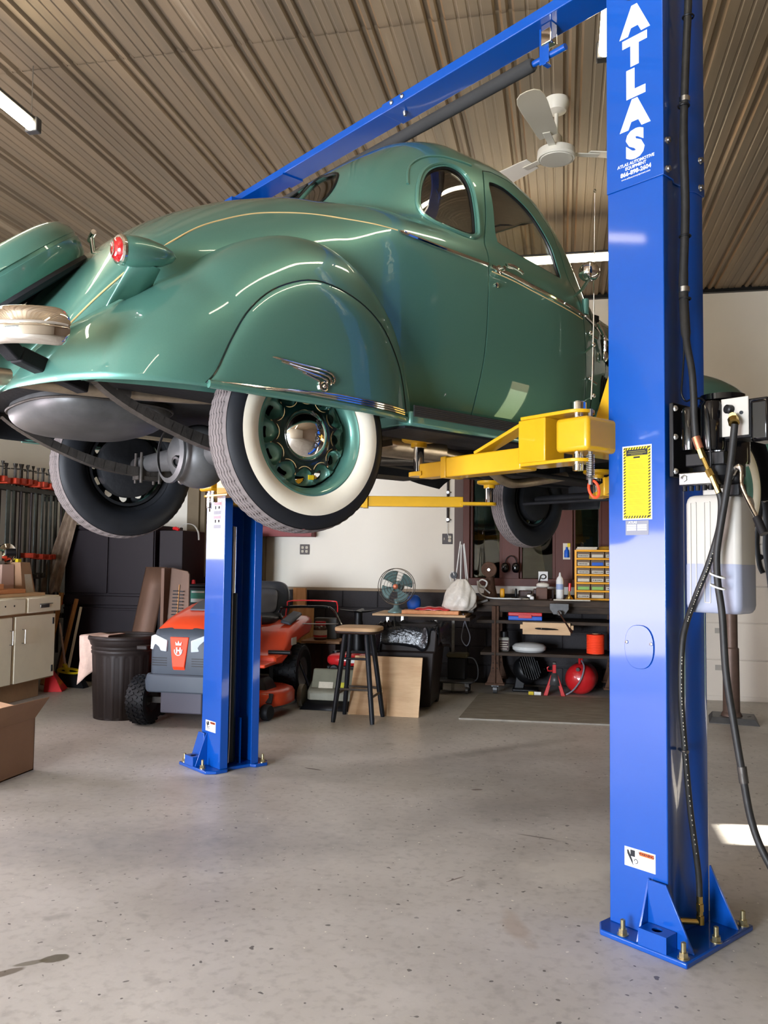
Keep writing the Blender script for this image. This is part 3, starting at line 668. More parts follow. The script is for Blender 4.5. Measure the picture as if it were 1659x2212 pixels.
for s in (1, -1):
    g = MB(); vs = []; n = 61
    for i in range(n):
        for q in SS: b, w, z = fender(PI*i/(n-1), q); vs.append(CP(b, w, z, s))
    m = len(SS); fs = [(i*m+j, (i+1)*m+j, (i+1)*m+j+1, i*m+j+1) for i in range(n-1) for j in range(m-1)]
    g.add(vs, fs)
    f = part('rear_fender', g, [M['paint'], M['underside']], car, smooth=60); q_ = f.modifiers.new('s', 'SOLIDIFY'); q_.thickness = .004; q_.offset = -1 if s > 0 else -1; q_.material_offset = 1
    g = MB(); vs = []; k = 9
    for p in so:
        for j in range(k):
            q = [0, .3, .6, .8, .9, .95, .98, .993, 1][j]; b = skc[0]+(p.x-skc[0])*q; z = skc[1]+(p.y-skc[1])*q
            vs.append(CP(b, fender_at(b, z)+.0115-.0115*q**14, z, s))
    n = len(so); g.add(vs, [(i*k+j, (i+1)*k+j, (i+1)*k+j+1, i*k+j+1) for i in range(n-1) for j in range(k-1)])
    sk = part('fender_skirt', g, M['paint'], car, smooth=50)
    part('skirt_edge', MB().tube([CP(p.x, fender_at(p.x, p.y)+.001, p.y, s) for p in so], .0028, 6), M['paint_dark'], sk)
    g = MB().tube([CP(b, fender_at(b, 1.85)+.008, 1.838, s) for b in np.linspace(1.275, 2.17, 14)], .013, 10)
    part('skirt_sill', g, M['paint'], sk)
    for dz, b0 in ((.012, 1.30), (.020, 1.38), (.028, 1.47)):
        bs = np.linspace(b0, 2.135, 14)
        part('skirt_trim', MB().tube([CP(b, fender_at(b, 1.86)+.014, 1.846+dz*(min(1, (b-b0+.02)/.3))-.004*(b-1.3)/.8, s) for b in bs], [.0015]+[.0035]*13, 6), M['chrome'], sk)
    g = MB(); W0 = .884
    for (pts, r0) in (([(1.500,1.958),(1.60,1.951),(1.70,1.946),(1.742,1.938),(1.757,1.922),(1.750,1.905)], .0030), ([(1.535,1.948),(1.63,1.938),(1.70,1.933),(1.733,1.925),(1.742,1.910),(1.736,1.900)], .0032),
                      ([(1.580,1.938),(1.65,1.927),(1.70,1.920),(1.722,1.914),(1.728,1.905)], .0032), ([(1.620,1.926),(1.665,1.914),(1.69,1.905),(1.692,1.892),(1.695,1.88)], .0030)):
        q = smooth_path([CP(b, W0, z, s) for b, z in pts], 5); g.tube(q, [r0*.4]+[r0*1.45]*(len(q)-1), 8)
    g.tube([CP(1.711+.015*math.cos(t), W0, 1.891+.015*math.sin(t), s) for t in np.linspace(0, 2*PI, 24, endpoint=False)], .0035, 8, closed=True)
    g.sphere(CP(1.711, W0, 1.891, s), .008)
    part('skirt_emblem', g, M['chrome'], sk)
    # front fender with its wheel arch
    C2 = (4.77, 1.76)
    R2 = pch([-30, 0, 20, 40, 60, 80, 95, 110, 125, 140, 155, 168, 180], [.46, .49, .53, .58, .63, .67, .69, .72, .77, .86, 1.02, 1.18, 1.28])
    Ri = pch([-30, 0, 60, 120, 150, 165, 180], [.405, .41, .425, .43, .47, .60, .80])
    g = MB(); vs = []; n = 64; qs = [0, .2, .4, .6, .72, .82, .89, .94, .97, .99, 1]
    for i in range(n):
        ph = math.radians(-8+188*i/(n-1))
        for q in qs:
            r0, r1 = Ri(math.degrees(ph)), R2(math.degrees(ph)); r = r0+(r1-r0)*q
            w = .46+(.86-.46)*max(0, 1-q**3)**.5-.015*(1-q)**2
            b = C2[0]+r*math.cos(ph)
            vs.append(CP(b, w+(.06*max(0, 4.2-b) if q > .9 else 0), C2[1]+r*math.sin(ph)+.09*max(0, (4.1-b)/.6)*(1-q*.3), s))
    m = len(qs); g.add(vs, [(i*m+j, (i+1)*m+j, (i+1)*m+j+1, i*m+j+1) for i in range(n-1) for j in range(m-1)])
    f = part('front_fender', g, [M['paint'], M['underside']], car, smooth=60); q_ = f.modifiers.new('s', 'SOLIDIFY'); q_.thickness = .004; q_.offset = -1; q_.material_offset = 1
    # running board
    rb = part('running_board', MB().box(2.16, 3.62, *sorted((CA-s*.60, CA-s*.835)), 1.815, 1.872), M['paint'], car, bevel=.012, seg=3)
    part('board_underside', MB().box(2.15, 3.62, *sorted((CA-s*.592, CA-s*.815)), 1.806, 1.8145).box(2.15, 3.62, *sorted((CA-s*.588, CA-s*.596)), 1.806, 1.90), M['underside'], rb)
    g = MB()
    for i in range(6): g.tube([CP(2.175, .838, 1.854+i*.0072, s), CP(3.6, .838, 1.854+i*.0072, s)], .0042, 6)
    part('ribbed_edge', g, M['ribbed'], rb)
# rear lamp pods
for s in (1, -1):
    p = thing if False else None
    c = CP(1.045, .715, 2.246, s)
    pod = part('rear_lamp', MB().lathe([(.043, 0), (.048, .02), (.0495, .05), (.046, .09), (.036, .135), (.020, .172), (0, .19)], c, (1, -.02, .10), n=28), M['paint'], car, smooth=60)
    def ped(u, v):
        t_ = 2*PI*u; b0 = 1.130+.052*math.cos(t_)+(-.028 if math.cos(t_) < 0 else .0)*v*1.4; w_ = .713-.075*v+.018*(1-v*.5)*math.sin(t_)
        zt_, zb_ = 2.215, 2.105+.075*(.5+.5*math.cos(t_)); return CP(b0, w_, zt_+(zb_-.02-zt_)*v, s)
    part('lamp_pedestal', MB().grid(ped, 24, 8, True), M['paint'], pod, smooth=60)
    part('rim', MB().lathe([(.0, -.006), (.044, -.006), (.0475, 0), (.046, .008), (.040, .008)], c, (1, -.02, .10), n=28), M['chrome'], pod)
    part('lens', MB().lathe([(.0, -.024), (.02, -.022), (.034, -.014), (.040, -.004)], c, (1, -.02, .10), n=24), M['lens'], pod)
    g = MB().tube([c+Vector((-.024, .013*math.cos(t), .022*math.sin(t))) for t in np.linspace(0, 2*PI, 16, endpoint=False)], .0022, 6, closed=True)
    part('lens_ring', g, M['chrome'], pod)
# spare wheel under its green cover, on the deck
d = Vector((math.cos(math.radians(41)), 0, math.sin(math.radians(41)))); nrm = Vector((-d.z, 0, d.x)); c = Vector((.875, CA, 2.262))
g = MB().lathe([(0, .098), (.20, .094), (.295, .085), (.335, .066), (.355, .035), (.360, .012), (.356, .010), (.356, -.002), (.360, -.004), (.357, -.03), (.345, -.062), (.33, -.08), (.20, -.075), (0, -.072)], c, nrm, n=64, ref=d)
sp = part('spare_wheel_cover', g, M['paint'], car, smooth=50)
part('cover_band', MB().tube([c+nrm*-.082+(d*math.cos(t)+Vector((0, 1, 0))*math.sin(t))*.325 for t in np.linspace(0, 2*PI, 48, endpoint=False)], .018, 8, closed=True), M['rubber'], sp)
part('cover_clip', MB().cbox(c+d*.357+nrm*.03, (.02, .05, .02)), M['chrome'], sp, bevel=.004)
part('spare_bracket', MB().bar(c-nrm*.07, c-nrm*.30, .10, .06, (0, 1, 0)), M['iron'], car, bevel=.006)
g = MB().cyl((1.17, CA-.19, 2.40), (1.155, CA-.20, 2.462), .009).tube([(1.148, CA-.24, 2.468), (1.155, CA-.20, 2.466), (1.165, CA-.16, 2.464)], .010, 10).lathe([(.018, 0), (.018, .006), (.01, .01)], (1.172, CA-.19, 2.395), (-.3, 0, 1))
part('deck_handle', g, M['chrome'], car)
# bumper
path = [(.868, .790), (.82, .787), (.762, .755), (.712, .70), (.675, .60), (.655, .45), (.645, .2), (.645, 0)]
full = [CP(b, w, 0) for b, w in path]+[CP(b, w, 0, -1) for b, w in path[::-1][1:]]
full = smooth_path(full, 5); sec = [(-.055, 0), (-.05, .010), (-.03, .018), (-.008, .020), (-.003, .015), (.003, .015), (.008, .020), (.03, .018), (.05, .010), (.055, 0), (.05, -.006), (0, -.008), (-.05, -.006)]
vs = []; n = len(full)
for i, p in enumerate(full):
    t = (full[min(i+1, n-1)]-full[max(i-1, 0)]).normalized(); o = Vector((-abs(t.y), 0, 0))+Vector((0, math.copysign(1, p.y-CA)*abs(t.x), 0)); o.normalize()
    e = min(i, n-1-i); sc = [.55, .80, .92, .98][e] if e < 4 else 1
    for h, q in sec: vs.append(Vector((p.x, p.y, 1.950))+Vector((0, 0, h*sc))+o*q)
m = len(sec); fs = [(i*m+j, (i+1)*m+j, (i+1)*m+(j+1) % m, i*m+(j+1) % m) for i in range(n-1) for j in range(m)]+[tuple(range(m)), tuple((n-1)*m+j for j in range(m))[::-1]]
bp = part('rear_bumper', MB().add(vs, fs), M['chrome'], car, smooth=50)
for s in (1, -1):
    part('bumper_bolt', MB().lathe([(.016, 0), (.015, .006), (.008, .011), (0, .012)], CP(.690, .655, 1.952, s)+Vector((-.012, -s*.008, 0)), (-1, -s*.5, 0)), M['brass'], bp)
    part('bumper_arm', MB().bar(CP(.72, .60, 1.955, s), CP(.80, .56, 1.90, s), .05, .045).bar(CP(.80, .56, 1.905, s), CP(1.05, .45, 1.86, s), .05, .05), M['underside'], car, bevel=.006)
# cowl lamp, mirror, spot lamp, aerial, horn, vents
part('side_mirror', MB().lathe([(0, .055), (.020, .051), (.036, .040), (.047, .020), (.050, -.002), (.048, -.012), (.044, -.018), (.030, -.030), (0, -.034)], CP(3.262, .865, 2.655), (.05, 0, 1), n=36).cyl(CP(3.30, .80, 2.605), CP(3.36, .70, 2.60), .007).cyl(CP(3.262, .865, 2.63), CP(3.30, .80, 2.605), .008), M['chrome'], car)
ae = [(3.358, 3.085), (3.352, 2.75), (3.345, 2.45), (3.335, 2.2), (3.325, 2.07)]
ar = part('radio_aerial', MB().tube([CP(b, .83, z) for b, z in ae], [.0022, .0025, .0035, .004, .0045], 8), M['chrome'], car)
part('aerial_tip', MB().tube([CP(3.358+.008*math.cos(t), .83, 3.093+.008*math.sin(t)) for t in np.linspace(0, 2*PI, 14, endpoint=False)], .003, 6, closed=True), M['chrome'], ar)
for z in (2.335, 2.09):
    part('aerial_bracket', MB().cyl(CP(3.34, .83, z), CP(3.43, surf_w(3.43, z), z), .006).sphere(CP(3.342, .83, z), .012), M['chrome'], ar)
part('hood_latch', MB().tube(smooth_path([CP(3.62, surf_w(3.62, 2.53)+.02, 2.53), CP(3.68, surf_w(3.68, 2.47)+.03, 2.47), CP(3.70, surf_w(3.70, 2.40)+.02, 2.40)], 4), .010, 8).sphere(CP(3.70, surf_w(3.7, 2.37)+.02, 2.37), .03, (.7, .5, 1)), M['chrome'], car)
g = MB()
for z0, z1 in ((2.36, 2.47), (2.14, 2.28)):
    for k in range(9): b = 3.72+k*.045; g.bar(CP(b, surf_w(b, z0)+.003, z0), CP(b, surf_w(b, z1)+.003, z1), .008, .016, (1, 0, 0))
part('hood_louvers', g, M['trim_rubber'], car)
for z in (2.44, 2.21): part('windshield_bracket', MB().sphere(CP(3.475, surf_w(3.475, z)+.012, z), .012).cyl(CP(3.475, surf_w(3.475, z), z), CP(3.56, surf_w(3.56, z)+.02, z-.01), .008), M['chrome'], car)
part('hood_nose', MB().lathe([(0, .12), (.10, .10), (.17, .05), (.20, 0)], (5.2, CA, 2.27), (1, 0, 0), n=24), M['chrome'], car)
# wheels
def wheel(name, b, s, z, full=True):
    ax = Vector((0, -s, 0)); c = CP(b, .745, z, s); R = .345
    # disc with scalloped openings
    def disc(u, v):
        th = 2*PI*u; r = .085+(.178-.085)*v; h = .030-.016*max(0, (v-.25))**1.0
        k = round(th/(2*PI/12)); a = k*2*PI/12; px, pz = r*math.cos(th), r*math.sin(th); hx, hz = .150*math.cos(a), .150*math.sin(a)
        dd = math.hypot(px-hx, pz-hz)
        if dd < .0405: h -= .036*(1-(dd/.0405)**2)**.5*.8
        return c+Vector((px, -s*h, pz)), dd, r
    nu, nv = 420, 44; vs = []; keep = []
    for i in range(nu):
        for j in range(nv):
            p, dd, r = disc(i/nu, j/(nv-1)); vs.append(p); keep.append(dd < .0185 and r > .145)
    fs = []
    for i in range(nu):
        for j in range(nv-1):
            k = (i+1) % nu; q = (i*nv+j, k*nv+j, k*nv+j+1, i*nv+j+1)
            if sum(keep[x] for x in q) < 2: fs.append(q)
    g = MB().add(vs, fs)
    g.lathe([(.178, .012), (.178, -.045), (.188, -.05), (.186, .035), (.190, .052), (.205, .060), (.212, .068), (.218, .066), (.218, .058), (.205, .045), (.200, .0), (.200, -.05), (.215, -.065)], c, ax, n=96)
    w = part(name, g, M['paint'], car, smooth=50)
    gb = MB().add([v+Vector((0, s*.005, 0)) for v in vs], fs[:]).lathe([(.176, -.046), (.178, -.053), (.190, -.053), (.197, .0), (.197, -.053), (.214, -.068)], c, ax, n=64)
    part('wheel_back', gb, M['underside'], w, smooth=50)
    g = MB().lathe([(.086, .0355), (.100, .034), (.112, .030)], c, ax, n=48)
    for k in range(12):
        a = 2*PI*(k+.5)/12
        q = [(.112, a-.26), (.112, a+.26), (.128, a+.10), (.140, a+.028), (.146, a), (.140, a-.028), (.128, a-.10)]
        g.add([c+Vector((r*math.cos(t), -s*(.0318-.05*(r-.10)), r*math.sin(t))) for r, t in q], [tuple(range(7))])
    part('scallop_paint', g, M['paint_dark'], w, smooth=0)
    g = MB()
    for k in range(12):
        a = 2*PI*k/12; pts = []
        for t in np.linspace(PI*.56, PI*1.44, 12):
            x, zz = .150+.0395*math.cos(t), .0395*math.sin(t)
            pts.append(c+Vector((x*math.cos(a)-zz*math.sin(a), -s*(.031-.016*max(0, (math.hypot(x, zz)-.108)/.093)+.001), x*math.sin(a)+zz*math.cos(a))))
        g.tube(pts, .0016, 5)
    part('wheel_pinstripe', g, M['pin'], w)
    tire = [(.212, .062), (.222, .070), (.245, .081), (.268, .083), (.285, .080)]
    part('whitewall', MB().lathe(tire, c, ax, n=96), M['white_wall'], w, smooth=60)
    part('tire', MB().lathe([(.285, .080), (.288, .0805), (.305, .076), (.322, .067), (.332, .056)], c, ax, n=96).lathe([(.332, -.056), (.322, -.067), (.305, -.076), (.27, -.083), (.24, -.081), (.212, -.064), (.20, -.04), (.20, .04), (.212, .062)], c, ax, n=96), M['rubber'], w, smooth=60)
    # tread with zigzag grooves
    g = MB(); n = 360; cols = []
    xs = [-.056, -.044, -.040, -.036, -.030, -.026, -.0225, -.0125, -.009, -.0055, .0055, .009, .0125, .0225, .026, .030, .036, .040, .044, .056]
    hs = [-.003, .0, .0, -.006, 0, 0, -.006, 0, 0, -.006, -.006, 0, 0, -.006, 0, 0, -.006, 0, 0, -.003]
    hs = [-.004, 0, -.007, 0, 0, -.007, 0, 0, -.007, 0, 0, -.007, 0, 0, -.007, 0, 0, -.007, 0, -.004]
    vs = []
    for i in range(n):
        t = 2*PI*i/n; zz = .0022*(1 if i % 6 < 3 else -1)
        for x, h in zip(xs, hs):
            r = R+h-2.2*x*x; vs.append(c+Vector((r*math.cos(t), -s*(x+(zz if abs(x) < .05 else 0)), r*math.sin(t))))
    m = len(xs); fs = [(i*m+j, ((i+1) % n)*m+j, ((i+1) % n)*m+j+1, i*m+j+1) for i in range(n) for j in range(m-1)]
    part('tread', g.add(vs, fs), M['tread'], w, smooth=25)
    hc = part('hub_cap', MB().lathe([(.090, .030), (.092, .036), (.088, .042), (.078, .056), (.06, .070), (.04, .079), (.02, .084), (0, .0855)], c, ax, n=64), M['chrome'], w, smooth=60)
    return w, c
for nm, b, z in (('rear_wheel', 1.715, 1.735), ('front_wheel', 4.77, 1.745)):
    for s in (1, -1):
        w, c = wheel(nm, b, s, z)
        if s == 1:
            # raised word across the hub cap, read along a tilted line
            q = math.radians(78)
            tm = text_mesh('DODGE', .030, (0, 0, 0), (1, 0, 0), (0, 1, 0), .0016, 0, 1.0)
            vs = []
            for v in tm.v:
                x = v.x*math.cos(q)-v.y*math.sin(q)+.018; zz = v.x*math.sin(q)+v.y*math.cos(q)
                rr = min(math.hypot(x, zz)/.092, .97); vs.append(c+Vector((x, -(.034+.0515*(1-rr**2)**.5*1.0+v.z), zz)))
            g = MB().add(vs, tm.f).tube([c+Vector((.018+.060*math.cos(q)+.018*0, -.062, .060*math.sin(q))), c+Vector((.006, -.060, .082))], .003, 6)
            part('cap_lettering', g, M['iron'], w, smooth=0)
        g = MB().lathe([(0, -.03), (.15, -.03), (.15, -.085), (.12, -.10), (0, -.10)], c, (0, -s, 0), n=40)
        part('brake_drum', g, M['underside'], w)
        if nm == 'rear_wheel' and s == 1: part('balance_tag', MB().cbox(c+Vector((.012, -.05, -.150)), (.022, .004, .016)), M['decal_yellow'], w)
# underside
g = MB()
for s in (1, -1):
    pr = [(1.0, 1.97), (1.3, 1.97), (1.7, 1.97), (2.1, 1.92), (2.6, 1.90), (3.9, 1.86), (4.6, 1.86), (5.05, 1.88)]
    for i in range(len(pr)-1): g.bar(CP(pr[i][0], .42, pr[i][1], s), CP(pr[i+1][0]+.01, .42, pr[i+1][1], s), .065, .10)
for b, z in ((1.02, 1.98), (2.35, 1.90), (3.6, 1.87), (5.0, 1.88)): g.box(b-.05, b+.05, CA-.42, CA+.42, z-.04, z+.04)
g.bar(CP(2.4, .40, 1.89), CP(3.5, .40, 1.88, -1), .07, .06).bar(CP(2.4, .40, 1.89, -1), CP(3.5, .40, 1.88), .07, .06)
part('chassis_frame', g, M['underside'], car, bevel=.004)
g = MB().box(2.15, 3.7, CA-.66, CA+.66, 1.872, 1.888).prism([(.84, CA-.30), (.95, CA-.41), (1.05, CA-.49), (1.25, CA-.56), (1.5, CA-.61), (2.15, CA-.66), (2.15, CA+.66), (1.5, CA+.61), (1.25, CA+.56), (1.05, CA+.49), (.95, CA+.41), (.84, CA+.30)], 1.886, 1.90, 'z').box(2.12, 2.18, CA-.66, CA+.66, 1.872, 2.3).box(1.3, 2.15, CA-.60, CA-.58, 1.93, 2.25).box(1.3, 2.15, CA+.58, CA+.60, 1.93, 2.25).box(3.68, 3.72, CA-.60, CA+.60, 1.9, 2.6)
part('floor_pan', g, M['underside'], car, smooth=0)
g = MB()
for s in (1, -1): g.box(1.3, 2.14, *sorted((CA-s*.60, CA-s*.49)), 2.24, 2.26)
part('inner_fender', g, M['underside'], car, smooth=0)
g = MB().cyl(CP(1.72, .60, 1.735), CP(1.72, .14, 1.73), .034, .055).cyl(CP(1.72, .60, 1.735, -1), CP(1.72, .14, 1.73, -1), .034, .055)
g.sphere((1.72, CA, 1.725), .135, (.95, 1.05, 1), 28, 16).lathe([(.12, 0), (.12, .012), (.10, .02)], (1.60, CA, 1.725), (-1, 0, 0))
ax_ = part('rear_axle', g, M['galv'], car, smooth=50, label='dusty grey rear axle with a round differential housing')
part('drain_plug', MB().lathe([(.028, 0), (.026, .01), (.016, .012), (.016, .004), (0, .004)], (1.602, CA-.045, 1.69), (-1, -.3, -.45), n=20), M['trim_rubber'], ax_)
part('drive_shaft', MB().cyl((1.84, CA, 1.735), (3.4, CA, 1.86), .035), M['iron'], car)
for s, a_ in ((1, .485), (-1, .485)):
    pts = smooth_path([CP(1.055, a_, 1.895, s), CP(1.12, a_, 1.85, s), CP(1.21, a_, 1.806, s), CP(1.34, a_, 1.757, s), CP(1.50, a_, 1.712, s), CP(1.72, a_, 1.690, s), CP(1.95, a_, 1.712, s), CP(2.35, a_, 1.80, s)], 4)
    g = MB()
    for i in range(len(pts)-1): g.bar(pts[i], pts[i+1]+(pts[i+1]-pts[i])*.1, .045, .022+.022*(1-abs(i/(len(pts)-1)*2-1.15)))
    g.box(1.66, 1.78, *sorted((CP(0, a_-.03, 0, s).y, CP(0, a_+.03, 0, s).y)), 1.655, 1.672)
    for db in (-.045, .045):
        g.cyl(CP(1.72+db, a_-.03, 1.64, s), CP(1.72+db, a_-.03, 1.78, s), .007, n=8).cyl(CP(1.72+db, a_+.03, 1.64, s), CP(1.72+db, a_+.03, 1.78, s), .007, n=8)
    g.lathe([(0, -.03), (.03, -.03), (.03, .03), (0, .03)], CP(1.05, a_, 1.90, s), (0, 1, 0))
    part('leaf_spring', g, M['iron'], car, smooth=40)
    part('shock_link', MB().cyl(CP(1.86, a_-.08, 1.82, s), CP(1.86, a_-.06, 1.655, s), .008, n=8).sphere(CP(1.86, a_-.06, 1.66, s), .018), M['steel'], car)
g = MB().tube(smooth_path([CP(.70, .335, 1.868), CP(.80, .335, 1.876), CP(1.1, .335, 1.88), (1.5, CA-.335, 1.905), (1.75, CA-.33, 1.93), (2.0, CA-.30, 1.90), (2.25, CA-.27, 1.84)], 6), .029, 16)
ex = part('exhaust_pipe', g, M['exhaust'], car, smooth=60)
part('tail_pipe_tip', MB().cyl(CP(.66, .335, 1.865), CP(.79, .335, 1.875), .034, n=20), M['chrome'], ex)
part('pipe_clamp', MB().cyl(CP(1.20, .335, 1.885), CP(1.25, .335, 1.888), .036, n=20), M['iron'], ex)
part('muffler', MB().tube([(2.25, CA-.27, 1.83), (2.28, CA-.27, 1.83), (2.85, CA-.27, 1.83), (2.88, CA-.27, 1.83)], [.05, .08, .08, .05], 20, flat=.7), M['exhaust'], car)
part('front_pipe', MB().tube(smooth_path([(2.88, CA-.27, 1.83), (3.2, CA-.24, 1.80), (3.45, CA-.18, 1.735), (3.62, CA-.16, 1.735), (4.0, CA-.17, 1.80)], 6), .026, 14), M['exhaust'], car)
g = MB().grid(lambda u, v: (lambda t, p: Vector((1.27+.27*math.copysign(abs(math.sin(t)*math.cos(p))**.6, math.sin(t)*math.cos(p)), CA+.06+.33*math.copysign(abs(math.sin(t)*math.sin(p))**.75, math.sin(t)*math.sin(p)), 1.862+.098*math.cos(t))))(PI*v, 2*PI*u), 40, 20, True)
ft = part('fuel_tank', g, M['galv'], car, smooth=60, label='grey steel fuel tank slung under the tail')
part('tank_seam', MB().tube([Vector((1.27+.275*math.copysign(abs(math.cos(p))**.6, math.cos(p)), CA+.06+.335*math.copysign(abs(math.sin(p))**.75, math.sin(p)), 1.862)) for p in np.linspace(0, 2*PI, 48, endpoint=False)], .005, 6, closed=True), M['iron'], ft)
g = MB().cbox((3.75, CA, 1.86), (.55, .26, .16)).cbox((4.3, CA, 1.90), (.6, .30, .22)).cyl((3.35, CA, 1.86), (3.55, CA, 1.86), .07, .11)
part('gearbox', g, M['underside'], car, bevel=.03)
g = MB().cyl(CP(4.72, .62, 1.74), CP(4.72, .62, 1.74, -1), .026).cyl(CP(4.55, .60, 1.70), CP(4.55, .60, 1.70, -1), .011).cyl(CP(3.3, .40, 1.755), CP(4.6, .50, 1.72), .012).cbox((4.85, CA, 1.80), (.12, .8, .05))
part('front_axle', g, M['underside'], car, bevel=.003)
# interior
part('seat', MB().cbox((2.55, CA, 2.12), (.16, 1.15, .50)).cbox((2.85, CA, 2.02), (.5, 1.15, .16)), M['headliner'], car, bevel=.04, seg=3)
part('parcel_shelf', MB().box(2.15, 2.5, CA-.6, CA+.6, 2.60, 2.62), M['headliner'], car)
g = MB().tube([Vector((3.17, CA+.33, 2.50))+Vector((.20*math.sin(t)*-.42, .20*math.cos(t), .20*math.sin(t)*.9)) for t in np.linspace(0, 2*PI, 32, endpoint=False)], .011, 8, closed=True).cyl((3.17, CA+.33, 2.5), (3.5, CA+.33, 2.30), .016).cyl((3.17, CA+.13, 2.5), (3.17, CA+.53, 2.5), .008)
part('steering_wheel', g, M['black'], car)
part('dashboard', MB().cbox((3.46, CA, 2.52), (.06, 1.2, .18)), M['paint'], car, bevel=.02)

# ================================================================ the lift (frame L)
B0, B1 = 2.655, 2.93; BC = (B0+B1)/2
near = thing('lift_post', 'near blue lift post with tall white lettering, at the right side', 'lift post', (BC, 1.69, 0), 'L', 'posts of the two-post lift')
far = thing('lift_post', 'far blue lift post standing in front of the orange riding mower', 'lift post', (BC, 4.68, 0), 'L', 'posts of the two-post lift')
def post(t, ao, dr):
    """ao = outer face, dr = +1 when the open side faces +a"""
    def A(d): return ao+dr*d
    def chan(g, th, z0, z1, grow=0):
        k = grow
        out = [(B0+.055, .23), (B0-k, .23), (B0-k, -k), (B0+.06, -k), (B0+.085, .012-k), (B1-.085, .012-k), (B1-.06, -k), (B1+k, -k), (B1+k, .23), (B1-.055, .23)]
        inn = [(B1-.055, .23-th), (B1+k-th, .23-th), (B1+k-th, th-k), (B1-.055, th-k), (B1-.08, .012+th-k), (B0+.08, .012+th-k), (B0+.055, th-k), (B0-k+th, th-k), (B0-k+th, .23-th), (B0+.055, .23-th)]
        poly = [(b, A(d)) for b, d in out+inn]
        g.prism(poly, z0, z1, 'z'); return g
    part('post_channel', chan(MB(), .007, .02, 2.95), M['blue'], t, bevel=.003)
    part('upper_sleeve', chan(MB(), .006, 2.68, 3.575, .006), M['blue'], t, bevel=.002)
    lo, hi = sorted((A(-.12), A(.255)))
    pl = [(2.565, A(-.118)), (3.02, A(-.118)), (3.02, A(.20)), (2.985, A(.25)), (2.90, A(.25)), (2.88, A(.215)), (2.72, A(.215)), (2.70, A(.25)), (2.62, A(.25)), (2.565, A(.21))]
    part('base_plate', MB().prism(pl, 0, .02, 'z'), M['blue'], t, bevel=.005)
    g = MB().prism([(B0, .02), (B0-.078, .02), (B0-.004, .215), (B0, .215)], A(.062), A(.071), 'x') if 0 else MB()
    for d in (.065,):
        a0, a1 = A(d), A(d+.009)
        g.add([(B0, a0, .02), (B0-.08, a0, .02), (B0-.006, a0, .215), (B0, a0, .215), (B0, a1, .02), (B0-.08, a1, .02), (B0-.006, a1, .215), (B0, a1, .215)], [(0, 1, 2, 3), (7, 6, 5, 4), (0, 4, 5, 1), (1, 5, 6, 2), (2, 6, 7, 3), (3, 7, 4, 0)])
    part('base_gusset', g, M['blue'], t, bevel=.002)
    for b0, b1 in ((B0-.012, B0-.02), (B1+.002, B1+.012)):
        g = MB().add([(b0, A(.065 if b0 < BC else 0), .215), (b0, A(-.004), .215), (b0, A(-.105), .02), (b0, A(.065 if b0 < BC else 0), .02), (b1, A(.065 if b0 < BC else 0), .215), (b1, A(-.004), .215), (b1, A(-.105), .02), (b1, A(.065 if b0 < BC else 0), .02)], [(0, 1, 2, 3), (7, 6, 5, 4), (0, 4, 5, 1), (1, 5, 6, 2), (2, 6, 7, 3), (3, 7, 4, 0)])
        part('base_gusset', g, M['blue'], t, bevel=.002)
    # anchor pocket box with its hole
    g = MB(); xs = []
    bb0, bb1 = B0-.088, B0-.024; aa0, aa1 = A(-.045), A(.06)
    ring = [((bb0+bb1)/2+.018*math.cos(q), (aa0+aa1)/2+.018*math.sin(q)) for q in np.linspace(0, 2*PI, 24, endpoint=False)]
    outer = []
    for q in np.linspace(0, 2*PI, 24, endpoint=False):
        c_, s_ = math.cos(q), math.sin(q); k = 1/max(abs(c_), abs(s_)); outer.append(((bb0+bb1)/2+(bb1-bb0)/2*c_*k, (aa0+aa1)/2+(aa1-aa0)/2*s_*k))
    g.add([(x, y, .075) for x, y in outer]+[(x, y, .075) for x, y in ring]+[(x, y, .068) for x, y in ring]+[(x, y, .02) for x, y in outer], [(i, (i+1) % 24, 24+(i+1) % 24, 24+i) for i in range(24)]+[(24+i, 24+(i+1) % 24, 48+(i+1) % 24, 48+i) for i in range(24)]+[(i, 72+i, 72+(i+1) % 24, (i+1) % 24) for i in range(24)])
    part('anchor_pocket', g, M['blue'], t)
    def bolt(b, a, h=.05):
        g = MB().cyl((b, a, .015), (b, a, .02+h), .0085, n=12)
        g.lathe([(.020, .020), (.020, .0235), (.0, .0235)], (b, a, 0), n=16).lathe([(.0155, .0235), (.0155, .040), (.0, .040)], (b, a, 0), n=6)
        g.lathe([(.0085, .07), (0, .074)], (b, a, 0), n=12)
        return part('anchor_bolt', g, M['zinc'], t, smooth=30)
    for b, d in ((2.592, .135), (2.592, -.092), (2.79, -.10), (2.99, -.095), (2.965, .225 if dr < 0 else .20)): bolt(b, A(d))
    for z in (2.705, 2.81):
        for b in (B0+.018, B1-.028): part('sleeve_bolt', MB().lathe([(.013, -.004), (.013, .002), (.010, .006), (.010, .012), (0, .014)], (b, A(-.006), z), (0, -dr, 0), n=6 if 0 else 14), M['steel'], t)
    # carriage, cylinder and cable inside
    part('carriage', MB().box(B0+.012, B1-.012, *sorted((A(.03), A(.22))), 1.63, 2.05), M['yellow'], t, bevel=.008)
    part('cross_head', MB().box(2.485, 3.10, *sorted((A(.20), A(.345))), 1.70, 1.825), M['yellow'], t, bevel=.016, seg=3)
    g = MB()
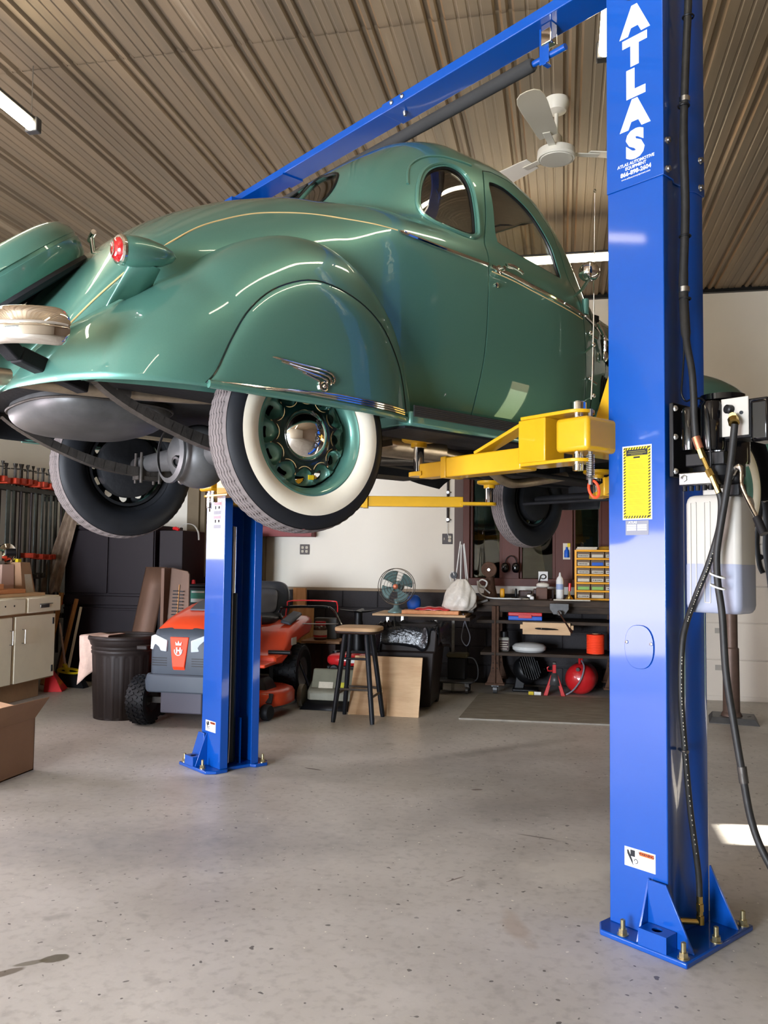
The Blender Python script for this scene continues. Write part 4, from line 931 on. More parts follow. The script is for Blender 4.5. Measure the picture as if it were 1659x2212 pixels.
    for b0 in (2.70, 2.88): g.add([(b0, A(.21), 1.82), (b0, A(.33), 1.82), (b0, A(.225), 2.10), (b0, A(.21), 2.10), (b0+.012, A(.21), 1.82), (b0+.012, A(.33), 1.82), (b0+.012, A(.225), 2.10), (b0+.012, A(.21), 2.10)], [(0, 1, 2, 3), (7, 6, 5, 4), (0, 4, 5, 1), (1, 5, 6, 2), (2, 6, 7, 3), (3, 7, 4, 0)])
    part('cross_head_web', g, M['yellow'], t, bevel=.002)
    part('lift_cylinder', MB().cyl((BC, A(.11), .03), (BC, A(.11), 1.08), .034, n=24), mat('dark_green_black_cylinder', rgb(24, 34, 34), .35), t)
    part('piston_rod', MB().cyl((BC, A(.11), 1.08), (BC, A(.11), 1.5), .018, n=16), M['chrome'], t)
    part('equalizer_cable', MB().tube(smooth_path([(B0+.085, A(.19), 1.5), (B0+.085, A(.19), .15), (B0+.075, A(.17), .08), (B0+.08, A(.15), .03)], 4), .005, 8), M['steel'], t)
    part('safety_strip', MB().box(B1-.09, B1-.086, *sorted((A(.12), A(.16))), .02, .30), M['blue'], t)
post(near, 1.575, 1); post(far, 4.795, -1)
def dec(b, a0, a1, z0, z1, d=0):
    """flat sheet on the -b face"""
    return MB().box(b-.0008-d, b-d, min(a0, a1), max(a0, a1), z0, z1)
FX, FY = (0, -1, 0), (0, 0, 1)
def ftext(s, size, a, z, b=B0, **k): return text_mesh(s, size, (b, a, z), FX, FY, .0004, **k)
FB = B0-.0065
g = MB()
for ch, z in (('A', 3.300), ('T', 3.180), ('L', 3.060), ('A', 2.943), ('S', 2.828)):
    q = ftext(ch, .135, 1.683, z, FB, bold=.0095, sx=1.08); part('letter', q, M['white'], near, smooth=0)
for s_, sz, z, bd in (('ATLAS AUTOMOTIVE', .0160, 2.7655, .0004), ('EQUIPMENT', .0160, 2.7500, .0004), ('866-898-2604', .0225, 2.7300, .0006), ('www.atlasautoequipment.com', .0098, 2.7130, 0)):
    part('post_text', ftext(s_, sz, 1.681, z, FB, bold=bd), M['white'], near, smooth=0)
bd = part('round_badge', MB().lathe([(0, .001), (.052, .001), (.052, 0)], (FB, 1.683, 3.435), (-1, 0, 0), n=48), M['print_dark'], near)
g = MB()
for i, ch in enumerate('ATLAS EQUIPMENT '):
    q = math.radians(138-i*22.5+0) if 0 else math.radians(-90+(i-10.5)*20)
    c = (FB-.001, 1.683-.042*math.cos(q), 3.435+.042*math.sin(q))
    xd = Vector((0, math.sin(q), math.cos(q)))*1.0; yd = Vector((0, math.cos(q), -math.sin(q)))
    if ch != ' ': m = text_mesh(ch, .016, c, xd, yd, .0004, .0006); g.add(m.v, m.f)
part('badge_text', g, M['white'], bd, smooth=0)
part('badge_ring', MB().lathe([(.030, .0014), (.032, .0014)], (FB, 1.683, 3.435), (-1, 0, 0), n=48), M['white'], bd)
# yellow caution sheet
c0 = part('caution_decal', dec(B0, 1.626, 1.745, 1.455, 1.722), M['white'], near)
g = MB()
def stripe(a, z, la, lz): g.add([(B0-.0012, a, z), (B0-.0012, a-la, z+lz*0), (B0-.0012, a-la-.007, z+lz), (B0-.0012, a-.007, z+lz)], [(0, 1, 2, 3)])
for k in range(24):
    z = 1.462+k*.0107
    for a_ in (1.7405, 1.6395): g.add([(B0-.0012, a_, z), (B0-.0012, a_, z+.005), (B0-.0012, a_-.009, z+.010), (B0-.0012, a_-.009, z+.005)], [(0, 1, 2, 3)])
for k in range(9):
    a_ = 1.733-k*.0108
    for z in (1.4605, 1.7075): g.add([(B0-.0012, a_, z), (B0-.0012, a_-.005, z), (B0-.0012, a_-.010, z+.009), (B0-.0012, a_-.005, z+.009)], [(0, 1, 2, 3)])
part('hazard_stripes', g, M['print_dark'], c0, smooth=0)
part('yellow_field', dec(B0, 1.642, 1.729, 1.470, 1.704, .0003), M['decal_yellow'], c0, smooth=0)
part('border_yellow', MB().box(B0-.00095, B0-.0002, 1.6305, 1.7405, 1.4595, 1.7175), M['decal_yellow'], c0, smooth=0)
part('header', dec(B0, 1.642, 1.729, 1.686, 1.708, .0007), M['print_dark'], c0, smooth=0)
part('header_lines', MB().box(B0-.0020, B0-.0014, 1.652, 1.719, 1.700, 1.7025).box(B0-.0020, B0-.0014, 1.648, 1.723, 1.694, 1.6965).box(B0-.0020, B0-.0014, 1.662, 1.709, 1.689, 1.691), mat('faded_print_on_black', rgb(120, 112, 50), .6), c0, smooth=0)
part('caution_word', dec(B0, 1.673, 1.699, 1.6765, 1.6825, .0012), M['print_dark'], c0, smooth=0)
g = MB(); z = 1.668; rr = random.Random(3)
while z > 1.478:
    for _ in range(rr.choice((2, 3, 4))):
        if z < 1.478: break
        w = rr.uniform(.045, .072); g.box(B0-.0016, B0-.0010, 1.722-w, 1.722, z, z+.0018); z -= .0052
    z -= .004
part('printed_lines', g, mat('faded_print_on_yellow', rgb(168, 150, 30), .6), c0, smooth=0)
c1 = part('data_plate', dec(B0, 1.640, 1.733, 1.400, 1.452), M['grey_vinyl'], near)
part('plate_text', ftext('ATLAS', .012, 1.704, 1.4455, B0-.0010), M['white'], c1, smooth=0)
g = MB()
for a0 in (1.690, 1.647):
    for k in range(3): g.box(B0-.0014, B0-.0008, a0, a0+.038, 1.416+k*.0078, 1.4225+k*.0078)
part('plate_table', g, mat('pale_grey_print', rgb(176, 176, 184), .5), c1, smooth=0)
def warn(t, amax, z):
    w = part('warning_decal', dec(B0, amax-.122, amax, z-.033, z+.033), M['white'], t)
    part('orange_bar', dec(B0, amax-.116, amax-.060, z+.014, z+.028, .0004), M['orange_vinyl'], w, smooth=0)
    part('warning_word', ftext('WARNING', .0125, amax-.087, z+.021, B0-.0014, bold=.0004), M['print_dark'], w, smooth=0)
    g = MB()
    for k in range(6): g.box(B0-.0014, B0-.0008, amax-.116, amax-.066+(k % 3)*.003, z+.006-k*.0066, z+.0075-k*.0066)
    part('printed_lines', g, mat('pale_print', rgb(190, 192, 200), .6), w, smooth=0)
    g = MB().add([(B0-.0014, a, zz) for a, zz in ((amax-.010, z+.022), (amax-.016, z+.024), (amax-.032, z-.008), (amax-.036, z-.028), (amax-.030, z-.018), (amax-.012, z+.010))], [tuple(range(6))])
    g.box(B0-.0014, B0-.0008, amax-.042, amax-.024, z+.004, z+.026)
    g.tube([(B0-.0012, amax-.046+.007*math.cos(q), z-.010+.007*math.sin(q)) for q in np.linspace(0, 1.6*PI, 12)], .0012, 5)
    part('pictogram', g, M['print_dark'], w, smooth=0)
warn(near, 1.743, .266); warn(far, 4.745, .262)
# decal with two pictures high on the far post
w = part('instruction_decal', dec(B0, 4.607, 4.712, 1.40, 1.66), M['white'], far)
g = MB(); g2 = MB(); g3 = MB()
for z in (1.63, 1.545): g.box(B0-.0014, B0-.0008, 4.615, 4.704, z, z+.018)
for z in (1.572, 1.485): g2.box(B0-.0014, B0-.0008, 4.615, 4.704, z, z+.022)
for z in (1.605, 1.52):
    g3.box(B0-.0014, B0-.0008, 4.675, 4.690, z, z+.020).box(B0-.0014, B0-.0008, 4.630, 4.650, z+.002, z+.018)
part('red_bars', g, mat('faded_red_vinyl', rgb(222, 140, 150), .5), w, smooth=0); part('text_blocks', g2, M['grey_vinyl'], w, smooth=0); part('pictograms', g3, M['print_dark'], w, smooth=0)
# oval access cover
ov = [(1.679+.058*math.copysign(abs(math.cos(q))**.8, math.cos(q)), 1.004+.077*math.copysign(abs(math.sin(q))**.9, math.sin(q))) for q in np.linspace(0, 2*PI, 48, endpoint=False)]
cv = part('access_cover', MB().prism(ov, B0-.005, B0, 'x'), M['blue'], near, bevel=.0015)
for a_ in (1.728, 1.630): part('cover_screw', MB().lathe([(.0065, 0), (.006, .003), (0, .0045)], (B0-.005, a_, 1.018), (-1, 0, 0), n=14), M['steel'], cv)

# swing arms
def arm(name_label, piv, tip, padz, zt=1.655, th=.085, elbow=.17, split=(.62, .82)):
    """piv, tip = (b, a)"""
    t = thing('swing_arm', name_label, 'lift arm', (piv[0], piv[1], zt), 'L', 'yellow arms of the lift')
    p = Vector((piv[0], piv[1], 0)); q = Vector((tip[0], tip[1], 0)); d = (q-p); Ln = d.length; d.normalize(); s = Vector((-d.y, d.x, 0)); u = Vector((0, 0, 1))
    def X(x, y, z): return p+d*x+s*y+u*z
    def bx(g, x0, x1, y0, y1, z0, z1):
        return g.add([X(x, y, z) for z in (z0, z1) for x, y in ((x0, y0), (x1, y0), (x1, y1), (x0, y1))], [(3, 2, 1, 0), (4, 5, 6, 7), (0, 1, 5, 4), (1, 2, 6, 5), (2, 3, 7, 6), (3, 0, 4, 7)])
    zb, ztop = zt, zt+th
    for z in (zt+.008, zt+.186):
        pl = [X(.06*math.cos(a)-.0, .06*math.sin(a), z) for a in np.linspace(PI/2, 1.5*PI, 13)]+[X(elbow+.06, -.06, z), X(elbow+.06, .06, z)]
        n = len(pl); part('pivot_plate', MB().add(pl+[v+u*.013 for v in pl], [tuple(range(n))[::-1], tuple(range(n, 2*n))]+[(i, (i+1) % n, n+(i+1) % n, n+i) for i in range(n)]), M['yellow'], t, bevel=.002)
    part('elbow_box', bx(MB(), elbow-.06, elbow+.075, -.056, .056, zt+.02, zt+.187), M['yellow'], t, bevel=.005)
    part('outer_tube', bx(MB(), elbow+.07, Ln*split[0], -.048, .048, zb, ztop), M['yellow'], t, bevel=.006)
    g = MB()
    for y in (-.045, .037):
        g.add([X(x, yy, z) for yy in (y, y+.008) for x, z in ((elbow+.07, zt+.19), (elbow+.07, zt+.165), (elbow+.30, ztop), (elbow+.36, ztop))], [(0, 1, 2, 3), (7, 6, 5, 4), (0, 4, 5, 1), (1, 5, 6, 2), (2, 6, 7, 3), (3, 7, 4, 0)])
    for i in (0,):
        part('arm_brace', MB().bar(X(elbow+.06, 0, zt+.184), X(elbow+.34, 0, ztop+.004), .075, .014), M['yellow'], t, bevel=.003)
    part('tube_collar', bx(MB(), Ln*split[0]-.03, Ln*split[0]+.004, -.053, .053, zb-.003, ztop+.004), M['yellow'], t, bevel=.004)
    part('inner_tube', bx(MB(), Ln*split[0]-.05, Ln*split[1]+.02, -.038, .038, zb+.008, ztop-.012), M['yellow'], t, bevel=.004)
    tp = [X(Ln*split[1], .045, zb+.02), X(Ln*split[1], -.045, zb+.02)]+[X(Ln+.045*math.cos(a), .045*math.sin(a), zb+.02) for a in np.linspace(-PI/2, PI/2, 13)]
    n = len(tp); part('tip_plate', MB().add(tp+[v+u*.02 for v in tp], [tuple(range(n))[::-1], tuple(range(n, 2*n))]+[(i, (i+1) % n, n+(i+1) % n, n+i) for i in range(n)]), M['yellow'], t, bevel=.002)
    part('pad_post', MB().cyl(X(Ln, 0, zb+.03), X(Ln, 0, padz-.03), .024, n=24), M['chrome'], t)
    part('lift_pad', MB().lathe([(0, -.045), (.036, -.045), (.036, -.026), (.07, -.020), (.078, -.014), (.078, 0), (.07, .002), (0, .002)], X(Ln, 0, padz), n=32), M['yellow'], t)
    part('pivot_pin', MB().cyl(X(0, 0, zt-.02), X(0, 0, zt+.235), .020, n=20).lathe([(.030, 0), (.030, .03), (.02, .034)], X(0, 0, zt+.20), n=24), M['chrome'], t)
    sp = [X(-.055+.013*math.cos(14*2*PI*k/140), .013*math.sin(14*2*PI*k/140), zt-.055+.09*k/140) for k in range(141)]
    part('release_spring', MB().tube(sp, .0028, 5).cyl(X(-.055, 0, zt-.075), X(-.055, 0, zt+.20), .008, n=10), M['steel'], t)
    return t, X
t, X = arm('nearest yellow swing arm, reaching left from the lettered post', (2.545, 1.86), (2.59, 2.76), 1.852, split=(.77, .925))
part('pull_ring', MB().tube([X(-.055+.022*math.cos(q), -.02+.01*math.sin(q), 1.565+.030*math.sin(q)) for q in np.linspace(0, 2*PI, 22, endpoint=False)], .005, 8, closed=True), mat('orange_ring', rgb(240, 70, 34), .5), t)
arm('yellow swing arm whose tip shows just left of the lettered post', (3.02, 1.86), (3.96, 2.765), 1.812, zt=1.635)
arm('long thin yellow swing arm from the far post, seen against the white wall', (3.02, 4.51), (4.0, 3.605), 1.808, zt=1.632, split=(.42, .86))
arm('yellow swing arm at the head of the far post, mostly behind the rear tire', (2.545, 4.51), (2.59, 3.61), 1.852)

# overhead beam with padded shut-off bar
t = thing('overhead_beam', 'long blue steel beam joining the tops of the two lift posts', 'beam', (BC, 3.185, 3.565), 'L')
part('beam_channel', MB().box(2.718, 2.868, 1.62, 3.20, 3.580, 3.630), M['blue'], t, bevel=.004)
part('beam_extension', MB().box(2.724, 2.862, 3.16, 4.72, 3.585, 3.626), M['blue'], t, bevel=.004)
for a_ in (3.04, 3.12): part('beam_bolt', MB().lathe([(.012, 0), (.012, .008), (0, .016)], (2.718, a_, 3.607), (-1, 0, 0), n=8), M['steel'], t)
part('beam_bolt', MB().lathe([(.013, 0), (.013, .01), (.008, .022), (0, .026)], (2.79, 3.10, 3.58), (0, 0, -1), n=8), M['steel'], t)
for a_ in (1.69, 4.68): part('end_plate', MB().box(2.66, 2.925, a_-.10, a_+.10, 3.576, 3.582), M['blue'], t)
part('reinforcing_rib', MB().box(2.72, 2.866, 4.10, 4.22, 3.578, 3.586), M['blue'], t)
t = thing('shutoff_bar', 'black foam-padded overhead shut-off bar hung under the blue beam', 'bar', (BC, 2.2, 3.455), 'L')
part('bar_rod', MB().cyl((2.79, 2.10, 3.455), (2.79, 4.35, 3.455), .014, n=14), M['blue'], t)
part('foam_sleeve', MB().tube([(2.79, 2.27, 3.455), (2.79, 2.28, 3.455), (2.79, 4.22, 3.455), (2.79, 4.23, 3.455)], [.024, .030, .030, .024], 16), mat('charcoal_foam', rgb(50, 50, 50), .9, noise=.1), t)
part('switch_box', MB().box(2.755, 2.80, 2.15, 2.205, 3.49, 3.58), M['chrome'], t, bevel=.005)
part('bar_bracket', MB().box(2.772, 2.778, 2.175, 2.225, 3.42, 3.58).box(2.772, 2.81, 2.19, 2.21, 3.415, 3.425), M['blue'], t, bevel=.002)

# power unit hung on the outside of the near post
t = thing('hydraulic_power_unit', 'black electric-hydraulic power unit with translucent white oil tank on the near lift post', 'power unit', (2.74, 1.45, 1.135), 'L')
tb0, tb1, ta0, ta1 = 2.700, 2.83, 1.335, 1.53
def rtank(b0, b1, a0, a1, z0, z1, r=.022):
    pts = []
    for (cb_, ca_, q0) in ((b1-r, a1-r, 0), (b0+r, a1-r, PI/2), (b0+r, a0+r, PI), (b1-r, a0+r, 1.5*PI)):
        for k in range(7): q = q0+PI/2*k/6; pts.append((cb_+r*math.cos(q), ca_+r*math.sin(q)))
    n = len(pts); vs = []; cx, cy = (b0+b1)/2, (a0+a1)/2
    lev = [(z0, .82), (z0+.004, .90), (z0+.014, .97), (z0+.028, 1), (z1-.03, 1), (z1-.014, .965), (z1-.004, .90), (z1, .80), (z1, .5), (z1+.022, .5)]
    for z, s in lev: vs += [(cx+(x-cx)*s, cy+(y-cy)*s, z) for x, y in pts]
    fs = [(i*n+j, i*n+(j+1) % n, (i+1)*n+(j+1) % n, (i+1)*n+j) for i in range(len(lev)-1) for j in range(n)]+[tuple(range(n))[::-1], tuple((len(lev)-1)*n+j for j in range(n))]
    return MB().add(vs, fs)
tk = part('oil_tank', rtank(tb0, tb1, ta0, ta1, 1.135, 1.535), M['poly'], t, smooth=50, label='translucent white oil tank half full')
g = MB()
for a0 in (1.435, 1.485):
    for da in (0, .020): g.bar((tb0-.001, a0+da, 1.17), (tb0-.001, a0+da, 1.51), .003, .004, (1, 0, 0))
    for z in (1.17, 1.51): g.bar((tb0-.001, a0, z), (tb0-.001, a0+.02, z), .003, .004, (1, 0, 0))
part('tank_ribs', g, M['poly'], tk)
part('oil_level', rtank(tb0-.0008, tb1+.0008, ta0-.0008, ta1+.0008, 1.1343, 1.325), M['fluid'], tk, smooth=50)
part('motor', MB().lathe([(0, 0), (.085, 0), (.088, .01), (.088, .20), (.080, .215), (.05, .225), (.075, .225), (.075, .245), (0, .245)], (2.795, 1.435, 1.64), n=36), M['black_gloss'], t, smooth=40)
part('capacitor_can', MB().lathe([(0, 0), (.031, 0), (.033, .01), (.033, .135), (.027, .148), (0, .150)], (2.695, 1.50, 1.69), n=28), M['black_gloss'], t, smooth=40)
part('capacitor_can', MB().lathe([(0, 0), (.037, 0), (.040, .01), (.040, .15), (.033, .165), (0, .167)], (2.70, 1.425, 1.685), n=28), M['black_gloss'], t, smooth=40)
part('mount_plate', MB().box(2.66, 2.88, 1.545, 1.562, 1.60, 1.86), M['black'], t, bevel=.003)
for z in (1.62, 1.74, 1.84): part('mount_bolt', MB().lathe([(.011, 0), (.010, .006), (0, .009)], (2.672, 1.545, z), (-1, -.6, 0), n=12), M['steel'], t)
part('pump_body', MB().lathe([(0, -.03), (.06, -.03), (.085, 0), (.085, .05), (0, .05)], (2.775, 1.44, 1.60), n=28).cbox((2.70, 1.44, 1.655), (.05, .14, .045)), M['black'], t, bevel=.004)
part('switch_panel', MB().box(2.694, 2.70, 1.295, 1.388, 1.725, 1.853), M['poly'], t, bevel=.002, label='white switch panel')
part('control_box', MB().box(2.702, 2.80, 1.235, 1.385, 1.715, 1.845), M['black'], t, bevel=.006)
part('control_hood', MB().box(2.695, 2.79, 1.228, 1.293, 1.70, 1.84), M['black_gloss'], t, bevel=.012)
part('push_button', MB().lathe([(.015, 0), (.015, .018), (.010, .022), (0, .022)], (2.694, 1.355, 1.815), (-1, .3, 0), n=20), M['black'], t)
part('indicator', MB().lathe([(.006, 0), (.006, .004), (0, .005)], (2.694, 1.318, 1.80), (-1, 0, 0), n=12), M['print_dark'], t)
part('valve_block', MB().box(2.665, 2.73, 1.405, 1.53, 1.568, 1.612), M['steel'], t, bevel=.004)
g = MB()
for k in range(6): g.cyl((2.69, 1.52-k*.024, 1.567), (2.69, 1.52-k*.024, 1.550), .008, n=10)
part('fill_cap_row', g, M['black'], t)
part('valve_screw', MB().lathe([(.013, 0), (.012, .006), (.005, .007), (.005, .003), (0, .003)], (2.665, 1.508, 1.592), (-1, 0, 0), n=6), M['steel'], t)
g = MB().tube(smooth_path([(2.68, 1.355, 1.575), (2.65, 1.315, 1.615), (2.648, 1.300, 1.605), (2.645, 1.296, 1.55), (2.63, 1.255, 1.475), (2.62, 1.235, 1.445)], 5), [.010]*10+[.007]*16, 10)
part('release_lever', g, M['chrome'], t)
part('lever_grip', MB().cyl((2.622, 1.238, 1.448), (2.61, 1.21, 1.395), .013, n=14), M['black'], t)
part('lever_base', MB().sphere((2.70, 1.345, 1.585), .028).cbox((2.70, 1.345, 1.545), (.05, .05, .04)), M['black'], t, bevel=.004)
part('fitting', MB().tube([(2.66, 1.330, 1.775), (2.65, 1.322, 1.760)], .018, 10).cyl((2.69, 1.34, 1.785), (2.655, 1.33, 1.785), .013, n=8), M['brass'], t)
# hoses
def hosething(name, label, cat, pts, r, m, base, n=5): return single(name, MB().tube(smooth_path(pts, n), r, 12), m, label, cat, base, 'L', smooth=60)
t = thing('cable_bundle', 'thick black cable bundle taped down the outside of the near lift post', 'cable', (2.76, 1.5, 2.5), 'L')
cb_pts = [(2.777, 1.54, 3.56), (2.777, 1.54, 3.367), (2.753, 1.54, 3.094), (2.736, 1.54, 2.829), (2.744, 1.54, 2.574), (2.727, 1.54, 2.317), (2.712, 1.53, 2.214), (2.672, 1.50, 2.077), (2.652, 1.470, 1.961), (2.648, 1.462, 1.88), (2.648, 1.46, 1.80), (2.650, 1.456, 1.725)]
part('sheath', MB().tube(smooth_path(cb_pts, 6), [.014]*18+[.015]*12+[.0165]*12+[.012]*25, 12), M['hose'], t, smooth=60)
g = [(2.777, 1.525, 3.30), (2.74, 1.525, 2.95), (2.742, 1.525, 2.47), (2.72, 1.515, 2.235)]
for p in g: part('cable_tie', MB().tube([Vector(p)+Vector((.019*math.cos(q), .016+.019*math.sin(q), 0)) for q in np.linspace(0, 2*PI, 18, endpoint=False)], .0035, 6, closed=True), M['black'], t)
for p in ((2.745, 1.54, 2.975), (2.722, 1.535, 2.27)): part('clamp_band', MB().cyl(Vector(p)-Vector((0, 0, .009)), Vector(p)+Vector((0, 0, .009)), .019, n=16), M['steel'], t)
t = thing('hydraulic_hose', 'black hydraulic hose with brass fittings running down the near lift post to its foot', 'hose', (2.70, 1.45, .07), 'L')
part('copper_collar', MB().cyl((2.650, 1.456, 1.728), (2.652, 1.443, 1.687), .014, n=14), mat('copper_collar', rgb(200, 130, 100), .3, .8), t)
part('brass_fittings', MB().cyl((2.652, 1.443, 1.687), (2.654, 1.432, 1.655), .012, n=6).cyl((2.654, 1.432, 1.655), (2.655, 1.415, 1.615), .009, n=12).cyl((2.655, 1.415, 1.615), (2.657, 1.404, 1.592), .013, n=6).cyl((2.657, 1.404, 1.592), (2.66, 1.381, 1.535), .010, n=12), M['brass'], t, smooth=30)
h1 = [(2.660, 1.381, 1.535), (2.664, 1.377, 1.51), (2.665, 1.378, 1.466), (2.665, 1.388, 1.405), (2.665, 1.424, 1.297), (2.668, 1.466, 1.203), (2.695, 1.52, 1.10), (2.706, 1.545, 1.009), (2.703, 1.548, .852), (2.720, 1.548, .693), (2.752, 1.545, .453), (2.783, 1.535, .24), (2.788, 1.533, .15)]
hh = part('hose', MB().tube(smooth_path(h1, 6), .0105, 12), M['hose'], t, smooth=60)
g = MB(); q = smooth_path(h1, 14); L_ = 0
for i in range(20, len(q)-12):
    if (i // 1) % 4 != 0 and (30 < i < 85 or 100 < i < 150): 
        d = (q[i+1]-q[i]).normalized(); s = Vector((0, 1, 0)).cross(d).normalized(); g.bar(q[i]+Vector((-.0085, -.0065, 0)), q[i]+Vector((-.0085, -.0065, 0))+d*.004, .002, .0035, (1, 1, 0))
part('hose_print', g, M['label_white'], hh, smooth=0)
part('end_fitting', MB().cyl((2.788, 1.533, .155), (2.79, 1.533, .075), .011, n=12).cyl((2.788, 1.533, .13), (2.789, 1.533, .105), .014, n=6).cyl((2.79, 1.533, .09), (2.79, 1.533, .06), .015, n=6).cyl((2.79, 1.533, .068), (2.74, 1.585, .068), .011, n=12), M['brass'], t, smooth=30)
part('hose_clip', MB().cyl((2.712, 1.53, .655), (2.735, 1.575, .655), .006, n=8).tube([Vector((2.722, 1.548, .655))+Vector((.013*math.cos(a), .013*math.sin(a), 0)) for a in np.linspace(0, 2*PI, 16, endpoint=False)], .003, 6, closed=True), M['steel'], t)
h2 = [(2.655, 1.322, 1.757), (2.648, 1.334, 1.63), (2.643, 1.352, 1.51), (2.640, 1.370, 1.404), (2.640, 1.381, 1.328), (2.642, 1.379, 1.237), (2.64, 1.364, 1.132), (2.64, 1.354, .954), (2.64, 1.33, .795), (2.64, 1.301, .626), (2.64, 1.273, .489), (2.64, 1.225, .386), (2.66, 1.12, .22), (2.70, .98, .09), (2.76, .80, .018), (2.9, .4, .014)]
t = thing('air_hose', 'dusty black hose hanging from the power unit down to the floor at the right', 'hose', (2.64, 1.3, .014), 'L')
part('hose', MB().tube(smooth_path(h2, 6), .0115, 12), M['hose'], t, smooth=60)
for z, p in ((1.235, (2.648, 1.380, 1.225)), (1.255, (2.648, 1.381, 1.262))):
    part('white_tie', MB().tube([Vector(p)+Vector((.017*math.cos(q), .002+.024*math.sin(q), .008*math.sin(q))) for q in np.linspace(0, 2*PI, 18, endpoint=False)], .003, 6, closed=True), M['white'], t)
part('hose_joint', MB().cyl((2.64, 1.305, .66), (2.64, 1.298, .61), .0145, n=12), M['iron'], t)
hosething('wire', 'thin black wire looping from the cable bundle to the power unit', 'wire', [(2.745, 1.555, 2.30), (2.765, 1.565, 2.16), (2.77, 1.565, 2.06), (2.752, 1.562, 1.956), (2.739, 1.558, 1.904), (2.745, 1.545, 1.876), (2.71, 1.50, 1.872), (2.69, 1.45, 1.86), (2.655, 1.415, 1.80), (2.652, 1.405, 1.66), (2.66, 1.41, 1.62)], .0035, M['black'], (2.76, 1.55, 2.1))

# ================================================================ left side and middle (frame R)
V = Vector
def rnd_box(x0, x1, y0, y1, z0, z1): return MB().box(x0, x1, y0, y1, z0, z1)
# cream base cabinet
t = thing('base_cabinet', 'chipped cream base cabinet with two doors and a row of drawers, far left', 'cabinet', (-4.95, 6.3, 0))
part('carcass', MB().box(-5.28, -4.69, 5.25, 7.17, .17, .91).box(-5.28, -4.78, 5.25, 7.10, 0, .17), mat('bare_wood_carcass', rgb(168, 134, 100), .7, noise=.15), t, bevel=.003)
part('counter_top', MB().box(-5.3, -4.66, 5.2, 7.20, .905, .935), M['cream'], t, bevel=.004)
for y0, y1 in ((5.29, 5.70), (5.73, 6.19), (6.215, 6.66), (6.69, 7.19)):
    dr = part('drawer', MB().box(-4.69, -4.635, y0, y1, .79, .925), M['cream'], t, bevel=.008)
    if y0 > 6.6: part('drawer_pull', MB().box(-4.636, -4.628, 6.86, 7.06, .862, .868).box(-4.636, -4.626, 6.87, 7.0, .83, .86), M['steel'], dr, bevel=.002)
    elif y0 > 6.2:
        for y in (6.38, 6.50): part('screw_hole', MB().cyl((-4.637, y, .865), (-4.633, y, .865), .008, n=10), M['print_dark'], dr)
for y0, y1, hy in ((5.28, 5.86, 5.8), (5.90, 6.52, 6.49), (6.56, 7.15, 6.66)):
    d = part('door', MB().box(-4.69, -4.66, y0, y1, .185, .765), M['cream'], t, bevel=.005)
    part('door_pull', MB().tube([(-4.66, hy, .65), (-4.63, hy, .65), (-4.63, hy, .53), (-4.66, hy, .53)], .004, 8), M['steel'], d)
    if y0 > 6.5:
        for z in (.26, .70): part('hinge', MB().box(-4.661, -4.655, 7.10, 7.125, z-.03, z+.03), M['steel'], d)
# things on it
g = MB().box(-4.97, -4.70, 5.3, 6.98, .936, .962)
single('board', MB().box(-4.95, -4.69, 5.5, 7.02, .936, .964), M['wood_light'], 'pale pine board, lowest of the three lying on the cream cabinet', 'board', (-4.8, 6.2, .936), bevel=.002)
single('board', MB().box(-4.93, -4.74, 5.5, 6.80, .965, 1.002), M['wood_stack'], 'orange-toned board in the middle of the stack on the cream cabinet', 'board', (-4.8, 6.2, .965), bevel=.002)
single('board', MB().box(-4.91, -4.76, 5.5, 6.52, 1.003, 1.052), M['wood_stack'], 'short orange-toned board on top of the stack on the cream cabinet', 'board', (-4.8, 6.0, 1.003), bevel=.002)
t = thing('cardboard_carton', 'slim standing cardboard carton with a white shipping label behind the boards', 'box', (-4.95, 6.97, .936))
part('carton_body', MB().add([(-5.0, 6.86, .936), (-4.84, 6.90, .936), (-4.84, 7.10, .936), (-5.0, 7.10, .936), (-5.0, 6.86, 1.24), (-4.86, 6.88, 1.24), (-4.86, 7.02, 1.24), (-5.0, 7.04, 1.24)], [(3, 2, 1, 0), (4, 5, 6, 7), (0, 1, 5, 4), (1, 2, 6, 5), (2, 3, 7, 6), (3, 0, 4, 7)]), M['cardboard'], t, bevel=.002)
part('carton_body', MB().add([(-5.06, 6.70, .936), (-4.92, 6.70, .936), (-4.90, 6.86, .936), (-5.06, 6.86, .936), (-5.06, 6.72, 1.22), (-4.93, 6.72, 1.22), (-4.91, 6.86, 1.22), (-5.06, 6.86, 1.22)], [(3, 2, 1, 0), (4, 5, 6, 7), (0, 1, 5, 4), (1, 2, 6, 5), (2, 3, 7, 6), (3, 0, 4, 7)]), mat('pinkish_cardboard', rgb(176, 146, 132), .85), t, bevel=.002)
part('shipping_label', MB().add([(-4.8385, 6.95, .95), (-4.8385, 7.07, .95), (-4.851, 7.03, 1.13), (-4.851, 6.93, 1.13)], [(0, 1, 2, 3)]), M['label_white'], t)
part('yellow_tag', MB().box(-4.93, -4.90, 6.90, 6.95, 1.24, 1.27), M['decal_yellow'], t)
t = thing('bench_saw', 'small chrome-guarded bench saw with a flat steel table, behind the cream cabinet boards', 'saw', (-4.98, 6.6, .936))
part('table_plate', MB().box(-5.2, -4.95, 5.9, 6.78, 1.225, 1.25), M['steel'], t, bevel=.003)
part('stand', MB().box(-5.12, -5.02, 6.05, 6.65, .936, 1.225), M['black'], t, bevel=.006)
part('arm_column', MB().box(-5.02, -4.96, 6.68, 6.76, .936, 1.34), M['label_white'], t, bevel=.01)
part('blade_guard', MB().lathe([(0, -.02), (.075, -.02), (.09, 0), (.09, .03), (.05, .045), (0, .045)], (-4.98, 6.83, 1.32), (1, -.4, 0), n=28), M['chrome'], t)
